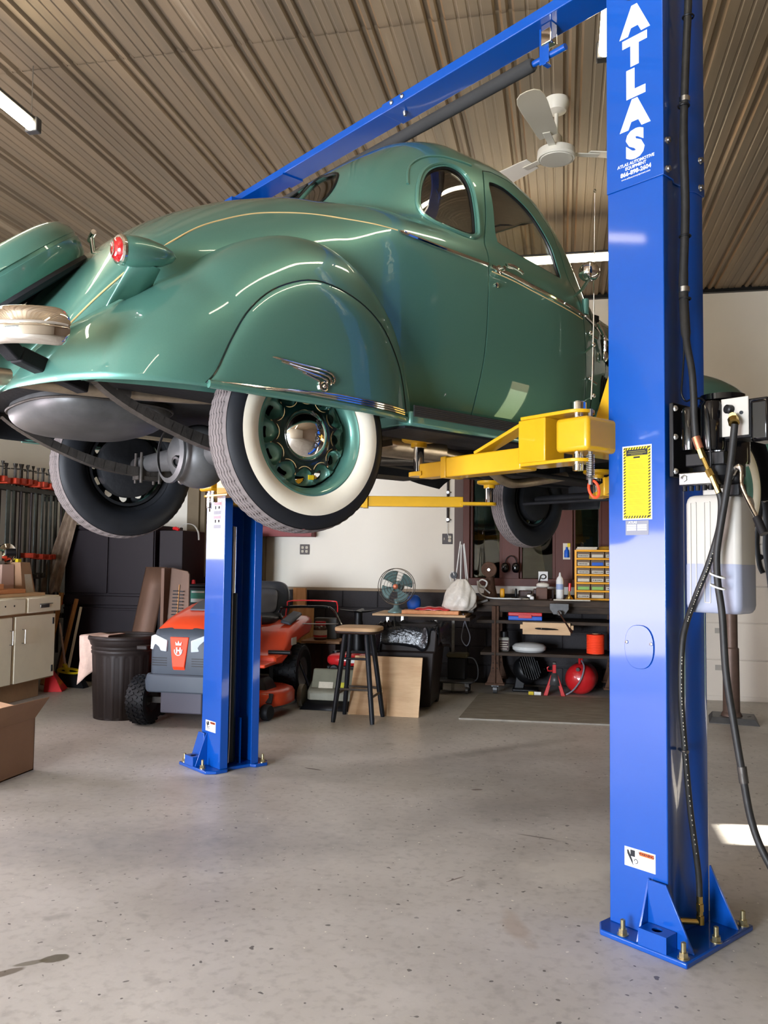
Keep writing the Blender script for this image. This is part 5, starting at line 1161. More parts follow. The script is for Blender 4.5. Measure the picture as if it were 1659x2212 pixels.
part('saw_motor', MB().cyl((-4.96, 6.80, 1.33), (-4.90, 6.86, 1.33), .035, n=20), M['black'], t)
# open cardboard box in the foreground
t = thing('cardboard_box', 'open brown cardboard box standing on the floor at the left edge', 'box', (-3.5, 4.35, 0))
part('box_sides', MB().box(-3.80, -3.155, 4.05, 4.055, 0, .31).box(-3.80, -3.155, 4.66, 4.665, 0, .31).box(-3.80, -3.795, 4.05, 4.665, 0, .31).box(-3.16, -3.155, 4.05, 4.665, 0, .31).box(-3.80, -3.155, 4.05, 4.665, 0, .006), M['cardboard'], t, smooth=0)
g = MB().add([(-3.156, 4.05, .31), (-3.156, 4.664, .31), (-3.098, 4.72, .43), (-3.115, 4.05, .435), (-3.16, 4.05, .31), (-3.16, 4.664, .31), (-3.103, 4.72, .433), (-3.12, 4.05, .438)], [(0, 1, 2, 3), (7, 6, 5, 4), (0, 4, 5, 1), (1, 5, 6, 2), (2, 6, 7, 3), (3, 7, 4, 0)])
part('flap', g, M['cardboard'], t, smooth=0)
g = MB().add([(-3.79, 4.662, .31), (-3.16, 4.662, .31), (-3.17, 4.70, .345), (-3.80, 4.72, .44), (-3.79, 4.666, .31), (-3.16, 4.666, .31), (-3.17, 4.704, .348), (-3.80, 4.724, .443)], [(0, 1, 2, 3), (7, 6, 5, 4), (0, 4, 5, 1), (1, 5, 6, 2), (2, 6, 7, 3), (3, 7, 4, 0)])
part('flap', g, M['cardboard'], t, smooth=0)
# ribbed trash can
t = thing('trash_can', 'dark brown ribbed round trash can with a rag over its rim', 'trash can', (-3.535, 6.40, 0))
def can(r0, r1, z0, z1, c, n=120, ribs=20, dep=.008):
    vs = []; lv = [(z0, 0), (z0+.012, .6), (z0+.03, 1), (z1-.15, 1), (z1-.13, 0), (z1-.12, 0)]
    for z, k in lv:
        r = r0+(r1-r0)*(z-z0)/(z1-z0)
        for i in range(n):
            q = 2*PI*i/n; s = max(0, math.cos(q*ribs))**.5*dep*k; vs.append((c[0]+(r-s)*math.cos(q), c[1]+(r-s)*math.sin(q), z))
    g = MB().add(vs, [(i*n+j, i*n+(j+1) % n, (i+1)*n+(j+1) % n, (i+1)*n+j) for i in range(len(lv)-1) for j in range(n)]+[tuple(range(n))[::-1]])
    rr = lambda z: r0+(r1-r0)*(z-z0)/(z1-z0)
    z = z1-.12
    g.lathe([(rr(z), z), (rr(z)+.006, z+.01), (rr(z)+.006, z+.025), (rr(z)+.001, z+.032), (rr(z)+.007, z+.04), (rr(z)+.007, z+.055), (rr(z)+.001, z+.062), (rr(z)+.012, z+.075), (r1+.014, z1-.012), (r1+.014, z1), (r1, z1), (r1-.006, z1-.02), (r0, z0+.02), (0, z0+.02)], (c[0], c[1], 0), n=n)
    return g
part('can_body', can(.225, .262, 0, .64, (-3.535, 6.40)), M['bin_brown'], t, smooth=40)
part('rim', MB().tube([(-3.535+.275*math.cos(q), 6.40+.275*math.sin(q), .645) for q in np.linspace(0, 2*PI, 60, endpoint=False)], .012, 10, closed=True, flat=1.6), M['bin_brown'], t)
part('handle', MB().box(-3.33, -3.235, 6.22, 6.30, .56, .60), M['bin_brown'], t, bevel=.01)
def cloth(fn, nu=24, nv=24): return MB().grid(fn, nu, nv)
single('rag', cloth(lambda u, v: (-3.80+.24*u-.03*math.sin(v*3)+(.0 if v > .3 else -.04*(1-v/.3)), 6.235-.03*u*0+.22*max(0, v-.62)/.38-.02*(1-u)+.006*math.sin(u*14+v*5)-.012*math.sin(u*5), .665+.004*math.sin(9*u) if v > .62 else .665-(.62-v)/.62*(.40-.20*u))), M['cloth'], 'pinkish rag hanging over the rim of the dark brown trash can', 'rag', (-3.78, 6.2, .4), solid=.004, smooth=60)
# dark plum cupboard over lateral files
t = thing('cupboard', 'dark plum office cupboard with two upper doors above wide drawers', 'cupboard', (-4.62, 8.3, 0))
part('carcass', MB().box(-5.13, -4.11, 8.02, 8.60, .02, 1.63), M['cabinet_dark'], t, bevel=.004)
part('top_panel', MB().box(-5.15, -4.09, 7.99, 8.62, 1.585, 1.63), M['cabinet_dark'], t, bevel=.006)
for x0, x1 in ((-5.12, -4.635), (-4.615, -4.12)): part('door', MB().box(x0, x1, 8.0, 8.02, .92, 1.575), M['cabinet_dark'], t, bevel=.005)
part('shelf_edge', MB().box(-5.13, -4.11, 7.985, 8.02, .80, .895), M['cabinet_dark'], t, bevel=.006)
for z0, z1 in ((.46, .77), (.08, .44)):
    dr = part('drawer', MB().box(-5.12, -4.12, 7.995, 8.02, z0, z1), M['cabinet_dark'], t, bevel=.006)
    part('drawer_lip', MB().box(-5.12, -4.12, 7.985, 8.0, z1-.02, z1), M['cabinet_dark'], dr, bevel=.003)
single('wardrobe_side', MB().box(-4.08, -3.82, 8.05, 8.6, .0, 1.58), M['cabinet_dark'], 'narrow dark plum cabinet section at the right of the cupboard doors', 'cabinet', (-3.95, 8.3, 0), bevel=.006)
t = thing('pull_saw', 'curved white blade with a red grip hanging at the dark cabinet side', 'saw', (-3.66, 7.98, 1.5))
part('blade', MB().tube(smooth_path([(-3.86, 8.04, 1.60), (-3.78, 8.02, 1.645), (-3.68, 8.0, 1.63), (-3.63, 8.0, 1.56), (-3.62, 8.0, 1.48)], 5), [.006]*5+[.016]*16, 8, flat=.25), M['white'], t)
part('grip', MB().tube([(-3.86, 8.04, 1.585), (-3.90, 8.05, 1.60), (-3.93, 8.06, 1.60)], [.015, .02, .016], 10), M['red'], t)
# slanted sheet-metal pieces
def slab(x0, x1, y, z0, z1, dx0, dx1, lean, th=.02):
    return MB().add([(x0, y, z0), (x1, y, z0), (x1+dx1, y+lean, z1), (x0+dx0, y+lean, z1), (x0, y+th, z0), (x1, y+th, z0), (x1+dx1, y+lean+th, z1), (x0+dx0, y+lean+th, z1)], [(0, 1, 2, 3), (7, 6, 5, 4), (0, 4, 5, 1), (1, 5, 6, 2), (2, 6, 7, 3), (3, 7, 4, 0)])
brown = mat('brown_sheet_metal', rgb(100, 76, 62), .5, .2, noise=.2, nscale=5, nscl=(1, 1, .3))
def curved(u, v): return (-4.09+.12*(1-v)*-1.0+u*.24+ .0, 7.35-.06*math.sin(u*PI)+.25*v, 1.22*v)
single('metal_trough', MB().grid(lambda u, v: (-4.02-.10*(1-v)+u*(.23+.02*(1-v)), 7.38-.05*math.sin(u*PI)+.28*v, 1.20*v+.005), 14, 8), brown, 'brown curved sheet-metal trough leaning by the trash can', 'metal panel', (-3.9, 7.4, 0), solid=.006, smooth=60)
t = thing('louvered_panel', 'brown metal panel with a column of louver slots leaning beside the trough', 'metal panel', (-3.62, 7.35, 0))
part('panel', MB().box(-3.735, -3.70, 7.42, 7.58, 0, 1.20).add([(-3.70, 7.42, 0), (-3.46, 7.46, 0), (-3.53, 7.60, 1.14), (-3.55, 7.60, 1.17), (-3.70, 7.56, 1.20), (-3.70, 7.44, 0), (-3.46, 7.48, 0), (-3.53, 7.62, 1.14), (-3.55, 7.62, 1.17), (-3.70, 7.58, 1.20)], [(0, 1, 2, 3, 4), (9, 8, 7, 6, 5), (0, 5, 6, 1), (1, 6, 7, 2), (2, 7, 8, 3), (3, 8, 9, 4), (4, 9, 5, 0)]), brown, t, bevel=.003)
for k in range(16):
    z = .50+k*.032; y = 7.43+.13*z/1.17
    part('louver', MB().cbox((-3.635, y-.006, z), (.052, .010, .010)), M['print_dark'], t)
    if k % 1 == 0: part('louver', MB().cbox((-3.577, y, z-.004), (.040, .010, .010)), M['print_dark'], t)
part('center_rib', MB().bar((-3.608, 7.482, .47), (-3.608, 7.555, 1.04), .008, .008), M['wood_pine'], t)
# battery on a small shelf
t = thing('side_table', 'small grey metal stand under the car battery', 'table', (-3.55, 8.3, 0))
part('table_top', MB().box(-3.86, -3.30, 8.1, 8.5, .76, .79), M['steel'], t, bevel=.003)
for x in (-3.84, -3.32):
    for y in (8.12, 8.48): part('leg', MB().cyl((x, y, 0), (x, y, .76), .012, n=10), M['steel'], t)
t = thing('car_battery', 'black car battery with a green label and a red terminal cap', 'battery', (-3.63, 8.22, .79))
part('battery_case', MB().box(-3.80, -3.44, 8.13, 8.34, .79, 1.0), M['black'], t, bevel=.008)
part('battery_lid', MB().box(-3.81, -3.43, 8.12, 8.35, 1.0, 1.03), M['black'], t, bevel=.006)
part('green_label', MB().box(-3.755, -3.60, 8.127, 8.13, .84, .965), mat('green_label_print', rgb(60, 130, 110), .5), t)
part('white_label_band', MB().box(-3.75, -3.60, 8.1255, 8.127, .845, .88).box(-3.745, -3.605, 8.1255, 8.127, .94, .958), M['white'], t)
part('red_terminal', MB().lathe([(.022, 0), (.018, .04), (0, .045)], (-3.76, 8.2, 1.03), n=16), M['red'], t)
single('equipment_case', MB().box(-3.66, -3.22, 8.62, 8.80, 0, 1.58), mat('dark_green_black', rgb(20, 26, 24), .5), 'tall blackish-green case standing in front of the left window', 'case', (-3.44, 8.7, 0), bevel=.03, seg=3)
# maroon wall cabinet
t = thing('wall_cabinet', 'maroon wall cabinet whose bottom shows just right of the rear tire', 'cabinet', (-3.05, 9.12, 1.55))
part('cabinet_body', MB().box(-3.42, -2.74, 9.0, 9.2, 1.55, 2.05), mat('maroon_paint', rgb(110, 42, 42), .5, noise=.1), t, bevel=.004)
part('bottom_rail', MB().box(-3.43, -2.73, 8.985, 9.0, 1.55, 1.66), mat('maroon_rail', rgb(118, 48, 48), .5), t, bevel=.003)
# camouflage cloth, lumber and brooms in the corner
single('draped_cloth', cloth(lambda u, v: (-5.10-.27*(1-v)+u*(.27-.09*v)+.0, 7.86+.02*math.sin(u*22+v*2)+.10*v, .90+.93*v+.03*math.sin(u*9)*(1-v)), 40, 16), M['camo'], 'mottled brown striped cloth hanging beside the dark cupboard', 'cloth', (-5.1, 7.9, .9), solid=.006, smooth=60)
for k, (xa, ya, xb, yb, zb, r, m, lab) in enumerate(((-5.02, 7.75, -4.93, 7.93, .86, .02, 'wood_pine', 'light wooden stick leaning behind the broom'), (-5.08, 7.8, -4.98, 7.95, .80, .016, 'wood_dark', 'dark wooden stick leaning behind the broom'), (-4.90, 7.72, -4.86, 7.90, .78, .012, 'cream', 'white painted pole leaning against the dark cupboard'), (-5.14, 7.7, -5.10, 7.92, .92, .022, 'wood_pine', 'thick wooden stick in the corner behind the cabinet'))):
    single('wooden_stick', MB().bar((xa, ya, 0), (xb, yb, zb), r*2, r*1.3), M[m], lab, 'stick', (xa, ya, 0), bevel=.002)
t = thing('broom', 'black push broom with a yellow head frame beside the cream cabinet', 'broom', (-4.85, 7.72, 0))
part('bristles', MB().add([(-5.0, 7.66, .0), (-4.62, 7.60, .0), (-4.62, 7.70, .0), (-5.0, 7.78, .0), (-4.95, 7.70, .13), (-4.72, 7.66, .13), (-4.72, 7.72, .13), (-4.95, 7.76, .13)], [(3, 2, 1, 0), (4, 5, 6, 7), (0, 1, 5, 4), (1, 2, 6, 5), (2, 3, 7, 6), (3, 0, 4, 7)]), M['black'], t)
part('yellow_head', MB().tube([(-4.835+.135*math.cos(q), 7.68-.02*math.cos(q), .155+.022*math.sin(q)) for q in np.linspace(0, 2*PI, 28, endpoint=False)], .012, 8, closed=True).bar((-4.85, 7.69, .13), (-4.90, 7.70, .22), .04, .02), M['decal_yellow'], t)
part('broom_handle', MB().cyl((-4.89, 7.70, .20), (-5.02, 7.78, .62), .011, n=10), M['cloth'], t)
single('dustpan', MB().add([(-4.86, 7.30, .0), (-4.70, 7.36, .0), (-4.74, 7.52, .015), (-4.90, 7.50, .015), (-4.88, 7.36, .20), (-4.83, 7.38, .20), (-4.84, 7.42, .20), (-4.88, 7.41, .20)], [(3, 2, 1, 0), (4, 5, 6, 7), (0, 1, 5, 4), (1, 2, 6, 5), (2, 3, 7, 6), (3, 0, 4, 7)]), M['red'], 'dark red dustpan standing at the corner of the cream cabinet', 'dustpan', (-4.82, 7.4, 0), bevel=.004)
# rack of clamps along the left wall
t = thing('clamp_rack', 'long wooden rail on the left wall carrying the bar clamps', 'rack', (-5.33, 6.6, 1.9))
part('rail', MB().box(-5.30, -5.27, 4.2, 8.25, 1.93, 1.975).box(-5.22, -5.19, 4.2, 8.25, 1.93, 1.975), M['iron'], t)
for y in (5.6, 8.0): part('wall_bracket', MB().box(-5.4, -5.19, y, y+.04, 1.88, 1.93), M['iron'], t, smooth=0)
def make_clamp(kind, ln, lab):
    t = thing('bar_clamp', lab, 'clamp', (-5.24, 0, 2.0), group='clamps hanging on the left wall')
    if kind == 0: part('bar', MB().cbox((-5.235, 0, 2.0-ln/2+.02), (.010, .034, ln)), M['clamp_bar'], t, bevel=.002)
    else: part('pipe', MB().cyl((-5.235, 0, 2.02), (-5.235, 0, 2.02-ln), .014, n=10), M['clamp_pipe'], t)
    part('clamp_head', MB().box(-5.30, -5.13, -.028, .028, 1.978, 2.035), M['clamp_red'], t, bevel=.008)
    part('screw_handle', MB().cyl((-5.17, 0, 2.03), (-5.17, 0, 2.135), .008, n=8).lathe([(.017, 0), (.010, -.03), (.006, -.04)], (-5.17, 0, 2.175), n=10).bar((-5.17, -.05, 2.12), (-5.17, .05, 2.128), .010, .010), M['iron'], t)
    jaw = 2.0-ln*.78 if ln > .9 else 2.0-ln+.08
    part('sliding_jaw', MB().box(-5.28, -5.12, -.022, .022, jaw, jaw+.05), M['clamp_red'] if kind == 0 else M['iron'], t, bevel=.006)
    return t
kinds = [make_clamp(0, 1.55, 'long flat-bar clamp with an orange-red head in the row on the left wall'), make_clamp(1, 1.75, 'dark pipe clamp with an orange-red head in the row on the left wall'),
         make_clamp(0, .95, 'short flat-bar clamp with an orange-red head in the row on the left wall'), make_clamp(1, 1.2, 'shorter dark pipe clamp in the row on the left wall')]
used = set(); rr = random.Random(5); y = 6.30; k = 0
while y < 8.18:
    kk = rr.choice([0, 1, 1, 0, 2, 3, 0, 1]); s = kinds[kk]
    dx, dz = rr.uniform(-.02, .02), rr.uniform(-.0, .02)
    if kk not in used: used.add(kk); s.location.y = y; s.location.x += dx
    else: dup(s, (dx, y-s.location.y, dz))
    y += rr.uniform(.048, .066)
for i, s in enumerate(kinds):
    if i not in used: s.location.y = 6.25-.06*i
single('wood_strip', MB().box(-5.24, -5.21, 6.48, 6.54, .935, 1.45), M['wood_pine'], 'short light wood strip standing in front of the wall clamps', 'wood strip', (-5.22, 6.5, .935))

# ---------------------------------------------------------------- riding mower
OX, OY = -2.83, 0
t = thing('riding_mower', 'orange riding lawn mower with a grey nose, parked behind the far lift post', 'riding mower', (-2.83, 6.8, 0))
def loft(rings, close=True):
    n = len(rings[0]); vs = [p for r in rings for p in r]
    fs = [(i*n+j, i*n+(j+1) % n, (i+1)*n+(j+1) % n, (i+1)*n+j) for i in range(len(rings)-1) for j in range(n)]
    if close: fs += [tuple(range(n))[::-1], tuple((len(rings)-1)*n+j for j in range(n))]
    return MB().add(vs, fs)
def rrect(y, hw, z0, z1, top=.6):
    """hood cross section: flat bottom, narrower rounded top"""
    p = [(-hw, z0), (hw, z0), (hw*1.0, z0+(z1-z0)*.55), (hw*.92, z0+(z1-z0)*.8), (hw*top, z1-.015), (hw*top*.5, z1), (-hw*top*.5, z1), (-hw*top, z1-.015), (-hw*.92, z0+(z1-z0)*.8), (-hw, z0+(z1-z0)*.55)]
    return [(OX+x, y, z) for x, z in p]
part('hood', loft([rrect(5.99, .20, .60, .735, .7), rrect(6.05, .235, .60, .80, .7), rrect(6.2, .25, .58, .86, .68), rrect(6.5, .26, .58, .93, .62), rrect(6.8, .27, .58, .965, .6), rrect(7.0, .27, .58, .965, .6)]), M['orange'], t, smooth=50, bevel=.012)
part('hood_vent', loft([[(OX+x, y, z) for x, y, z in ((-w, yy, zz), (w, yy, zz), (w, yy, zz+.012), (-w, yy, zz+.012))] for w, yy, zz in ((.07, 6.28, .882), (.10, 6.5, .925), (.13, 6.8, .962), (.13, 7.0, .963))]), M['grey_plastic'], t)
gr = part('grille', loft([rrect(5.955, .18, .40, .69, .8), rrect(5.965, .225, .38, .72, .8), rrect(6.02, .26, .37, .765, .84), rrect(6.12, .275, .37, .765, .9), rrect(6.2, .27, .40, .70, .95)]), M['grey_plastic'], t, smooth=40, bevel=.01)
part('bumper', loft([[(OX+x, y, z) for x, z in ((-w, .285), (w, .285), (w+.01, .36), (w-.01, .42), (-w+.01, .42), (-w-.01, .36))] for y, w in ((5.92, .21), (5.935, .25), (5.99, .285), (6.08, .29))]), M['grey_plastic'], t, smooth=40, bevel=.012)
em = part('badge_panel', MB().add([(OX-.075, 5.945, .70), (OX+.075, 5.945, .70), (OX+.048, 5.938, .48), (OX-.048, 5.938, .48), (OX-.075, 5.97, .70), (OX+.075, 5.97, .70), (OX+.048, 5.965, .44), (OX-.048, 5.965, .44)], [(0, 3, 2, 1), (4, 5, 6, 7), (0, 1, 5, 4), (1, 2, 6, 5), (2, 3, 7, 6), (3, 0, 4, 7)]), M['red_bright'], t, bevel=.004)
part('crown_emblem', text_mesh('H', .058, (OX, 5.936, .600), (1, 0, 0), (0, 0, 1), .001, .003).tube([(OX+.030*math.cos(q), 5.934, .602+.036*math.sin(q)*(1 if math.sin(q) < 0 else .72)) for q in np.linspace(-PI*1.10, PI*.10, 22)], .0045, 6).add([(OX-.022, 5.934, .640), (OX+.022, 5.934, .640), (OX+.026, 5.934, .668), (OX+.010, 5.934, .652), (OX, 5.934, .676), (OX-.010, 5.934, .652), (OX-.026, 5.934, .668)], [tuple(range(7))]), M['white'], em, smooth=0)
for s in (-1, 1):
    hl = part('headlight', MB().add([(OX+s*x, y, z) for x, y, z in ((.095, 5.94, .675), (.20, 5.945, .715), (.262, 6.01, .70), (.258, 5.99, .60), (.10, 5.935, .59), (.095, 5.99, .675), (.20, 6.0, .715), (.262, 6.06, .70), (.258, 6.04, .60), (.10, 5.99, .59))], [(0, 1, 2, 3, 4), (9, 8, 7, 6, 5), (0, 5, 6, 1), (1, 6, 7, 2), (2, 7, 8, 3), (3, 8, 9, 4), (4, 9, 5, 0)]), mat('clear_headlight', rgb(214, 226, 234), .1, .2, coat=1), t, bevel=.006)
    g = MB()
    for k in range(4): g.cbox((OX+s*.16, 5.958, .54-k*.018), (.12, .01, .006))
    part('grille_slots', g, M['black'], t)
part('front_frame', MB().box(OX-.17, OX+.17, 6.0, 6.12, .12, .30).box(OX-.15, OX+.15, 6.1, 7.3, .22, .38), mat('dark_grey_steel', rgb(74, 72, 82), .5), t, bevel=.01)
part('front_axle', MB().box(OX-.36, OX+.36, 6.13, 6.17, .17, .215), M['iron'], t)
def lug_tire(name, c, R, w, rim, n, par):
    ax = V((1, 0, 0))
    g = MB().lathe([(rim, -w*.42), (R*.80, -w*.52), (R*.93, -w*.48), (R*.985, -w*.30), (R, 0), (R*.985, w*.30), (R*.93, w*.48), (R*.80, w*.52), (rim, w*.42)], c, ax, n=48)
    for i in range(n):
        for k, x in enumerate((-.36, -.12, .12, .36)):
            q = 2*PI*(i+.5*(k % 2))/n; d = V((0, math.cos(q), math.sin(q))); s = V((0, -math.sin(q), math.cos(q)))
            rr_ = R*(1.0 if abs(x) < .2 else .975)
            g.bar(V(c)+ax*(x*w-w*.085)+d*rr_+s*(.006 if k % 2 else -.006), V(c)+ax*(x*w+w*.085)+d*rr_-s*(.006 if k % 2 else -.006), R*2*PI/n*.46, .016, d)
    o = part(name, g, M['rubber'], par, smooth=30)
    for sg in (1, -1):
        part('rim', MB().lathe([(rim+.005, sg*w*.44), (rim*.92, sg*w*.34), (rim*.5, sg*w*.20), (.03, sg*w*.24), (0, sg*w*.30)], c, ax, n=32), M['grey_vinyl'] if R > .22 else M['galv'], o, smooth=40)
    return o
for s in (-1, 1):
    lug_tire('front_wheel', (OX+s*.375, 6.15, .19), .185, .15, .09, 26, t)
    lug_tire('rear_wheel', (OX+s*.40, 7.48, .265), .26, .22, .135, 26, t)
# rear body: fender deck, seat, steering, mowing deck
def ring(y, hw, z0, z1, r=.06):
    return [(OX+x, y, z) for x, z in ((-hw, z0), (hw, z0), (hw, z1-r), (hw-r*.3, z1-r*.3), (hw-r, z1), (-hw+r, z1), (-hw+r*.3, z1-r*.3), (-hw, z1-r))]
part('rear_fenders', loft([ring(6.88, .44, .40, .47, .02), ring(7.0, .465, .40, .50, .03), ring(7.12, .47, .44, .60, .05), ring(7.25, .47, .52, .68, .06), ring(7.5, .475, .575, .73, .06), ring(7.75, .475, .60, .76, .06), ring(7.93, .44, .64, .75, .05)]), M['orange'], t, smooth=50, bevel=.02)
part('foot_deck', MB().box(OX-.44, OX+.44, 6.62, 7.0, .40, .43), M['orange'], t, bevel=.01)
part('fender_lever', MB().add([(OX+.33, 7.3, .72), (OX+.43, 7.3, .70), (OX+.43, 7.66, .775), (OX+.33, 7.66, .79), (OX+.34, 7.3, .75), (OX+.42, 7.3, .73), (OX+.42, 7.66, .80), (OX+.34, 7.66, .815)], [(3, 2, 1, 0), (4, 5, 6, 7), (0, 1, 5, 4), (1, 2, 6, 5), (2, 3, 7, 6), (3, 0, 4, 7)]), M['grey_plastic'], t, bevel=.012)
part('fender_sticker', MB().box(OX+.4755, OX+.477, 7.2, 7.34, .535, .60), M['white'], t)
part('fender_sticker', MB().box(OX+.33, OX+.41, 7.195, 7.197, .56, .60), M['white'], t)
part('step_pedal', MB().cyl((OX+.36, 6.93, .50), (OX+.56, 6.93, .50), .018, n=14), M['black'], t)
bk = lambda u, v: (lambda x, z: (OX+x, 7.74+.12*z-.05*(1-(x/.27)**2)-.02, .70+z))((.27*(1-.25*max(0, v-.6)**1.0*2*0))*(2*u-1)*(1-.10*v**6), .40*v)
sb = MB().sphere((OX, 7.80, .90), 1, (.275, .055, .20), 40, 24)
sb2 = MB(); 
def sq(x, e): return math.copysign(abs(x)**e, x)
def superell(c, a, b, d, e1=.5, e2=.5, nu=48, nv=24):
    return MB().grid(lambda u, v: (c[0]+a*sq(math.cos(2*PI*u), e1)*sq(math.sin(PI*v), e2), c[1]+b*sq(math.sin(2*PI*u), e1)*sq(math.sin(PI*v), e2), c[2]+d*sq(math.cos(PI*v), e2)), nu, nv, True)
q = superell((0, 0, 0), .255, .05, .20, .5, .45); g = MB()
g.add([V((OX+v.x*(1-.12*max(0, v.z)/.2), 7.80+v.y+.25*v.z-.05*(1-(v.x/.255)**2), .885+v.z)) for v in q.v], q.f)
st = part('seat_back', g, M['seat_black'], t, smooth=60)
q = superell((0, 0, 0), .165, .008, .12, .5, .45); g = MB().add([V((OX+v.x, 7.705+v.y+.25*v.z, .90+v.z)) for v in q.v], q.f)
part('seat_pad_panel', g, M['seat_black'], st, smooth=60)
part('seat_cushion', superell((OX, 7.55, .735), .245, .23, .055, .5, .6), M['seat_black'], t, smooth=60)
part('seat_base', MB().box(OX-.16, OX+.16, 7.42, 7.75, .62, .70), M['black'], t)
part('steering_wheel', MB().tube([(OX+.17*math.cos(q), 7.18+.15*math.sin(q), .98+.06*math.sin(q)) for q in np.linspace(0, 2*PI, 28, endpoint=False)], .013, 8, closed=True).cyl((OX, 7.18, .98), (OX, 7.02, .80), .02).cyl((OX-.16, 7.18, .98), (OX+.16, 7.18, .98), .012), M['black'], t)
dk = [(-.52, 6.75), (-.50, 6.62), (-.38, 6.50), (0, 6.46), (.36, 6.50), (.50, 6.58), (.575, 6.74), (.585, 6.92), (.55, 7.06), (.40, 7.14), (0, 7.16), (-.45, 7.12)]
dkp = [(OX+v.x, v.y) for v in smooth_path([(x, y, 0) for x, y in dk], 4, True)]
g = MB(); n = len(dkp); cx, cy = OX, 6.8
vs = []
for sc, z in ((1, .085), (1.0, .175), (.97, .205), (.90, .22)): vs += [(cx+(x-cx)*sc, cy+(y-cy)*sc, z) for x, y in dkp]
g.add(vs, [(i*n+j, i*n+(j+1) % n, (i+1)*n+(j+1) % n, (i+1)*n+j) for i in range(3) for j in range(n)]+[tuple(3*n+j for j in range(n))])
dkk = part('mower_deck', g, M['orange'], t, smooth=50)
part('deck_rim', MB().tube([(x, y, .088) for x, y in dkp], .008, 6, closed=True), M['galv'], dkk)
part('spindle_cover', MB().add([(OX+x, y, z) for z, k in ((.21, 1), (.28, .8), (.32, .55)) for x, y in ((.33-.12*k, 6.74-.1*k), (.33+.12*k, 6.74-.1*k), (.33+.14*k, 6.74+.12*k), (.33-.12*k, 6.74+.12*k))], [(0, 1, 5, 4), (1, 2, 6, 5), (2, 3, 7, 6), (3, 0, 4, 7), (4, 5, 9, 8), (5, 6, 10, 9), (6, 7, 11, 10), (7, 4, 8, 11), (8, 9, 10, 11)]), M['black'], dkk, bevel=.01)
for x in (.50, -.42): part('deck_wheel', MB().lathe([(0, -.035), (.055, -.035), (.065, -.02), (.065, .02), (.055, .035), (0, .035)], (OX+x, 6.52, .066), (1, -.25, 0), n=24).bar((OX+x, 6.56, .13), (OX+x, 6.60, .20), .05, .02), M['rubber'], dkk)
# ---------------------------------------------------------------- push mower
t = thing('push_mower', 'push lawn mower with a red engine and black handle beside the riding mower', 'lawn mower', (-1.98, 7.3, 0))
hx0, hx1 = -2.56, -2.06
hp = [(-2.16, 7.12, .20), (-2.42, 7.28, .60), (-2.52, 7.36, .76), (-2.55, 7.38, .83), (-2.50, 7.40, .85), (-2.20, 7.52, .85), (-2.08, 7.55, .83), (-2.02, 7.52, .74), (-1.86, 7.42, .55), (-1.72, 7.36, .30)]
part('handle_bar', MB().tube(smooth_path([(-2.16, 7.12, .18), (-2.40, 7.30, .58), (-2.53, 7.40, .76), (-2.54, 7.42, .825), (-2.49, 7.43, .85), (-2.16, 7.56, .85), (-2.08, 7.56, .83), (-2.02, 7.53, .77), (-1.90, 7.44, .58), (-1.80, 7.38, .30)], 5), .0125, 10), M['black_gloss'], t)
part('brake_bail', MB().tube(smooth_path([(-2.50, 7.45, .72), (-2.50, 7.5, .86), (-2.46, 7.52, .905), (-2.10, 7.62, .905), (-2.04, 7.6, .88), (-2.03, 7.58, .80)], 4), .006, 8), M['red'], t)
part('cross_brace', MB().cyl((-2.48, 7.36, .70), (-2.00, 7.5, .70), .005, n=8), M['steel'], t)
part('throttle_grip', MB().cbox((-2.46, 7.40, .74), (.05, .03, .03)), M['black'], t, bevel=.006)
part('deck', loft([[(x, y, z) for x, y, z in ((-2.14, 7.0, .05), (-1.66, 7.0, .05), (-1.66, 7.0, .16), (-2.14, 7.0, .16))], [(x, y, z) for x, y, z in ((-2.16, 7.2, .05), (-1.64, 7.2, .05), (-1.64, 7.2, .22), (-2.16, 7.2, .22))], [(x, y, z) for x, y, z in ((-2.12, 7.6, .05), (-1.68, 7.6, .05), (-1.68, 7.6, .22), (-2.12, 7.6, .22))]]), mat('grey_mower_deck', rgb(120, 118, 104), .5, .2, noise=.2), t, bevel=.03, seg=3)
part('rear_door', MB().add([(-2.12, 7.0, .06), (-1.70, 7.0, .06), (-1.70, 7.13, .33), (-2.12, 7.13, .33), (-2.12, 7.03, .06), (-1.70, 7.03, .06), (-1.70, 7.16, .33), (-2.12, 7.16, .33)], [(0, 1, 2, 3), (7, 6, 5, 4), (0, 4, 5, 1), (1, 5, 6, 2), (2, 6, 7, 3), (3, 7, 4, 0)]), mat('grey_green_door', rgb(112, 112, 96), .5, noise=.15), t, bevel=.01)
part('door_sticker', MB().add([(-2.05, 7.045, .17), (-1.92, 7.045, .17), (-1.92, 7.07, .225), (-2.05, 7.07, .225)], [(0, 1, 2, 3)]), M['label_white'], t)
part('yellow_sticker', MB().add([(-1.87, 7.030, .14), (-1.82, 7.030, .14), (-1.80, 7.07, .225), (-1.86, 7.07, .225)], [(0, 1, 2, 3)]), mat('yellow_green_sticker', rgb(190, 186, 60), .5), t)
part('rear_flap', MB().add([(-2.18, 6.92, .005), (-1.66, 6.92, .005), (-1.70, 7.03, .10), (-2.12, 7.03, .10)], [(0, 1, 2, 3)]), M['black'], t, solid=.005)
part('engine', MB().box(-2.05, -1.72, 7.3, 7.62, .22, .34).cyl((-1.98, 7.29, .30), (-1.98, 7.36, .30), .05), M['black'], t, bevel=.01)
part('engine_cover', superell((-1.87, 7.45, .385), .20, .16, .065, .6, .7), M['red'], t, smooth=60, label='red engine cover')
part('cover_sticker', MB().box(-1.86, -1.76, 7.282, 7.288, .37, .40), M['white'], t)
